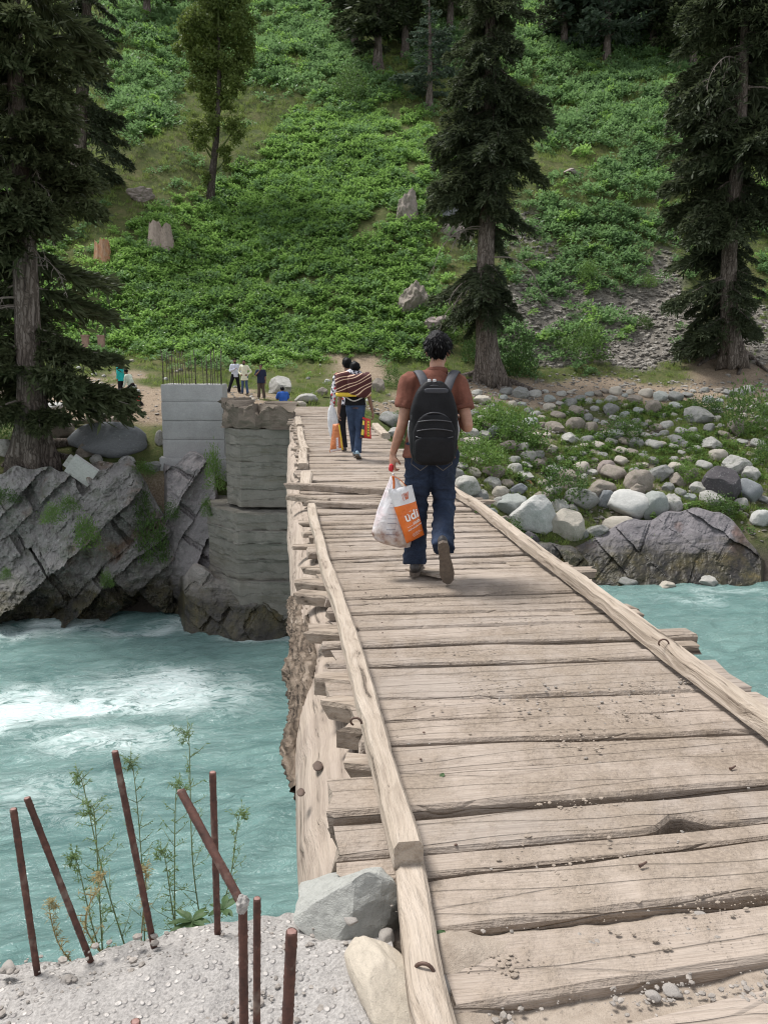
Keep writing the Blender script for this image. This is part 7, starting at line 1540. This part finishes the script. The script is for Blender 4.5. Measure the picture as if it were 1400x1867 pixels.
# ---------------------------------------------------------------- second and third walkers
G2 = onz(646, 838, 0); G2 = Vector((G2.x+.02, G2.y, .03))
M_DEN2 = m_cloth('blue_jeans', (.030, .05, .095), (.055, .085, .15)); M_BLKC = m_cloth('black_cloth', (.012, .012, .014)); M_SNK = m_plain('sneaker_canvas', (.30, .42, .50), .7, .3, 25)
w2 = person(G2, -PS, 'man in jeans and black top walking away under a striped blanket bundle',
            dict(hipL=(-.08, 0, .92), knL=(-.06, .12, .52), anL=(-.02, .3, .12), shL=(-.20, 0, 1.36), elL=(-.26, -.06, 1.05), wrL=(-.29, .0, .78), shR=(.20, 0, 1.36), elR=(.25, -.05, 1.06), wrR=(.31, .0, .80), head=(.0, .09, 1.555), neck=(0, .04, 1.42),
                 knR=(.07, .02, .50), anR=(.04, -.06, .13), toeR=(.1, .9, -.35), dnR=(0, -.35, -.9), hdL=(0, .05, -1), hdR=(.1, .05, -1), pnL=(.9, .2, 0), pnR=(-.9, .2, 0)), 1.64, M_SKIND, M_BLKC, M_DEN2, .93, .45, .98, cap=M_BLKC, shoes=M_SNK, vox=.014)
SC2 = 13.2/FPX
def strip_pack(D):
    root = empty('blanket_bundle', at(645, 722, D)); org = np.array(root.location); b = NB('striped_blanket'); v = b.coord('Object')
    wv_ = b.n('TexWave', {'Vector': b.n('Mapping', {'Vector': v, 'Rotation': (0, R(35), 0), 'Scale': (1, .2, 1.5)}).outputs[0], 'Scale': 1.7, 'Distortion': 9., 'Detail': 1., 'Detail Scale': .8}, wave_type='BANDS', bands_direction='Z').outputs[1]
    mt = b.done(b.ramp(wv_, [(.0, (.055, .012, .012)), (.55, (.075, .018, .016)), (.62, (.62, .42, .28)), (.8, (.7, .52, .38)), (.88, (.07, .016, .015))]), .9, b.bump(b.noise(v, 30, 3), .5, .01))
    for k, (x0, x1, y0, y1, dd) in enumerate([(613, 640, 680, 720, 0), (634, 652, 684, 720, .05), (646, 675, 682, 722, .02), (664, 676, 680, 712, -.05)]):
        c = np.array(at((x0+x1)/2, (y0+y1)/2, D-.28-dd))-org; V, Q = superbox(c, ((x1-x0)*SC2*1.1, .26, (y1-y0)*SC2*1.05), .6, None, (18, 22)); V += .02*np.stack([noise(V, 6, k), noise(V, 6, k+5), noise(V, 6, k+9)], -1); put('folded_blanket', mesh('folded_blanket', V, [Q], True), mt, root)
    my = m_plain('yellow_mat', (.60, .42, .03), .7, .15, 12)
    c = np.array(at(644, 719, D-.25))-org; V, Q = superbox(c, (62*SC2, .3, 8*SC2), .4, None, (14, 20)); put('rolled_mat', mesh('rolled_mat', V, [Q], True), my, root)
    c = np.array(at(671, 705, D-.22))-org; V, Q = superbox(c, (10*SC2, .25, 26*SC2), .6, None, (14, 18)); put('rolled_mat', mesh('rolled_mat', V, [Q], True), my, root)
    P_ = spline(np.array([list(at(628, 722, D-.3)), list(at(645, 731, D-.35)), list(at(664, 723, D-.3))]), 14)-org; V, Q, T = tube(P_, .012, 6); put('cord', mesh('cord', V, [Q, T], True), m_plain('pale_cord', (.4, .38, .36), .8), root)
    tag(root, 'maroon and cream striped blanket bundle with a yellow mat on a walker\'s back', 'bundle')
strip_pack(13.15)
MSC = NB('patterned_scarf'); _v = MSC.coord('Object'); _vo = MSC.n('TexVoronoi', {'Vector': _v, 'Scale': 22.}).outputs['Distance']; MSC = MSC.done(MSC.ramp(_vo, [(.35, (.03, .03, .045)), (.5, (.5, .5, .55))]), .9)
mb = MB(); ell(mb, (0, 0, 0), (.155, .13, .09)); o = mb.put('scarf', MSC, smooth=True, loc=at(644, 682, 13.15)); tag(o, 'blue and white patterned scarf round the blanket carrier\'s neck', 'scarf')
M_YEL = m_plain('yellow_print', (.68, .50, .04), .5, .15, 12); M_RICE = m_plastic('orange_woven_sack', (.52, .17, .05), (.36, .10, .03), 10, .5); M_REDP = m_plastic('red_sack', (.58, .04, .025), (.42, .025, .02), 9, .45); M_LBL = m_plain('pale_label', (.62, .58, .6), .6, .1); M_INKR = m_plain('dark_red_print', (.30, .02, .02), .6, .1); M_PBLK = m_plain('black_print', (.02, .02, .02), .5, .1)
root, org, sf = flatbag('grain_sack', [(607, 773), (619, 772), (627, 820), (601, 825)], 12.95, .10, None, 'orange grain sack with a pale label in the left hand of the blanket carrier', (M_RICE, M_RICE), 0, 5)
stroke(root, org, sf, [(.9, .05), (.93, .5), (.9, .98)], .013, M_YEL, 'yellow_edge'); 
V, F = None, None
def patch(root, org, surf, u0, u1, v0, v1, mat, name='label_patch', off=.005):
    u, v = np.meshgrid(np.linspace(u0, u1, 6), np.linspace(v0, v1, 10), indexing='ij'); put(name, mesh(name, surf(u, v, 1, off).reshape(-1, 3)-org, grid_faces(6, 10)), mat, root)
patch(root, org, sf, .5, .68, .5, .9, M_LBL)
for k in range(5): stroke(root, org, sf, [(.55, .55+.07*k), (.63, .55+.07*k)], .006, M_INKR, 'print_line')
patch(root, org, sf, .05, .95, .9, .985, M_LBL, 'pale_base')
root, org, sf = flatbag('grain_sack', [(661, 760), (675, 764), (677, 800), (657, 798)], 12.95, .09, None, 'red and yellow printed sack in the right hand of the blanket carrier', (M_REDP, M_REDP), 0, 7)
patch(root, org, sf, .62, .85, .12, .88, M_YEL, 'yellow_panel'); patch(root, org, sf, .0, .34, .1, .98, M_PBLK, 'black_panel'); patch(root, org, sf, .06, .3, .16, .36, M_YEL, 'yellow_badge', .009); patch(root, org, sf, .04, .3, .58, .85, M_YEL, 'yellow_badge', .009)
for k in range(5): stroke(root, org, sf, [(.68, .22+.13*k), (.79, .24+.13*k), (.70, .28+.13*k)], .008, M_PBLK, 'print_mark')
G3 = onz(634, 824, 0); M_VEST = m_cloth('black_vest', (.012, .012, .014)); MPAT = NB('red_white_black_print'); _v = MPAT.coord('Object'); _vo = MPAT.n('TexVoronoi', {'Vector': _v, 'Scale': 26.}); _s = MPAT.n('SeparateXYZ', {0: _vo.outputs['Color']}).outputs[0]
MPAT = MPAT.done(MPAT.ramp(_s, [(.0, (.02, .02, .03)), (.35, (.7, .68, .7)), (.75, (.6, .55, .58)), (.85, (.5, .05, .06))], 'CONSTANT'), .9)
person(G3, -PS, 'dark haired man in a patterned shirt, half hidden ahead of the blanket carrier', dict(shL=(-.19, 0, 1.37), elL=(-.25, -.03, 1.08), wrL=(-.28, .0, .80), anL=(-.07, -.05, .12), anR=(.12, .2, .1), hdL=(0, 0, -1), pnL=(.9, .2, 0)), 1.72, M_SKIND, MPAT, M_BLKC, .86, 1.1, 1.0, vox=.014)
sack('plastic_bag', [(738, 602, 607), (748, 598, 612), (765, 597, 616), (785, 599, 616), (796, 602, 614), (800, 605, 611)], 13.7, 'white plastic bag in the left hand of the half hidden man', M_PW, .6, 9, handle=at(606, 728, 13.7))
# ---------------------------------------------------------------- people on the far bank
def far(x, yfeet, face, label, J=None, h=1.68, Dfix=None, **k):
    P, D = spot(x, yfeet) if Dfix is None else (at(x, yfeet, Dfix), Dfix)
    return person(P+Vector((0, 0, .0)), face-PS, label, J, h, vox=.025, **k), P, D
m_ = lambda n, c: m_cloth(n, c, None, 8, .3)
far(430, 717, math.pi+.5, 'man in white shirt and black trousers with legs apart, hand at his chest', dict(hipR=(.09, 0, .9), knR=(.24, .05, .52), anR=(.36, -.02, .1), knL=(-.14, .02, .5), anL=(-.2, 0, .095), elR=(.26, .02, 1.12), wrR=(.06, .2, 1.2), hdR=(-.6, .5, .4), elL=(-.28, -.05, 1.1), wrL=(-.2, .15, .95)), 1.70, shirt=m_('pale_blue_shirt', (.58, .60, .68)), trouser=M_BLKC, hem=.8, sleeve=1.3, leg_w=1.2, beard=True)
far(447, 719, math.pi-.15, 'man in a long cream shirt and jeans, hands on his hips', dict(elR=(.32, -.1, 1.14), wrR=(.17, .06, .98), hdR=(-.7, .4, -.3), elL=(-.32, -.1, 1.14), wrL=(-.17, .06, .98), hdL=(.7, .4, -.3), anL=(-.16, .05, .1), anR=(.16, -.05, .1)), 1.66, shirt=m_('cream_shirt', (.68, .66, .50)), trouser=m_('worn_jeans', (.06, .09, .16)), hem=.70, sleeve=1.3, beard=True)
far(477, 728, math.pi+.1, 'man in a navy jacket and brown trousers with a hand at his mouth', dict(elR=(.27, .1, 1.15), wrR=(.05, .2, 1.40), hdR=(-.6, 0, .7), anL=(-.15, .03, .1), anR=(.13, 0, .1)), 1.60, shirt=m_('navy_jacket', (.022, .028, .055)), trouser=m_('brown_trousers', (.085, .065, .05)), hem=.78, sleeve=.9, leg_w=1.15, beard=False, bulk=1.1)
P, D = spot(515, 742)
person(Vector(at(517, 740, 33.2))+Vector((0, 0, -.02)), -PS+.35, 'man in a blue shirt sitting at the far end of the bridge, seen from behind', dict(pelvis=(0, 0, .14), chest=(0, .05, .42), neck=(0, .12, .60), head=(0, .17, .72), shL=(-.18, .06, .55), elL=(-.26, .16, .32), wrL=(-.1, .34, .28), shR=(.18, .06, .55), elR=(.26, .16, .32), wrR=(.1, .34, .28),
       hipL=(-.1, .02, .12), knL=(-.42, .28, .16), anL=(-.1, .42, .10), hipR=(.1, .02, .12), knR=(.42, .28, .16), anR=(.1, .46, .12), toeL=(1, .3, 0), toeR=(-1, .3, 0)), 1.68, shirt=m_('royal_blue_shirt', (.03, .10, .36)), trouser=m_('rust_trousers', (.30, .10, .05)), hem=.06, sleeve=.9, vox=.025, leg_w=.85, bulk=1.1)
wk, P, D = far(243, 742, R(75), 'man in a pale green shirt and black trousers walking left with a red bag', dict(chest=(0, .12, 1.22), neck=(0, .2, 1.40), head=(0, .27, 1.54), shL=(-.18, .15, 1.34), elL=(-.2, .2, 1.05), wrL=(-.2, .3, .85), shR=(.18, .15, 1.34), elR=(.2, .2, 1.05), wrR=(.2, .25, .82), knL=(-.09, .28, .54), anL=(-.09, .4, .1), knR=(.09, -.05, .5), anR=(.09, -.38, .13), toeR=(0, 1, -.3), dnR=(0, -.3, -1)), 1.72, shirt=m_('pale_green_shirt', (.52, .60, .50)), trouser=M_BLKC, hem=.78, sleeve=1.2, leg_w=1.1)
sack('plastic_bag', [(712, 246, 249), (718, 245, 253), (727, 248, 257), (731, 251, 256)], D-.5, 'red plastic bag carried by the man walking left', M_REDP, .5, 4, n=14)
sack('plastic_bag', [(713, 240, 243), (722, 238, 246), (733, 240, 248), (736, 243, 246)], D-.3, 'whitish plastic bag carried by the man walking left', M_PW, .5, 6, n=14)
far(222, 722, R(70), 'person in turquoise half hidden behind the spruce branch tips', None, 1.66, shirt=m_('turquoise_shirt', (.02, .42, .40)), trouser=M_BLKC, hem=.75, sleeve=1.2)
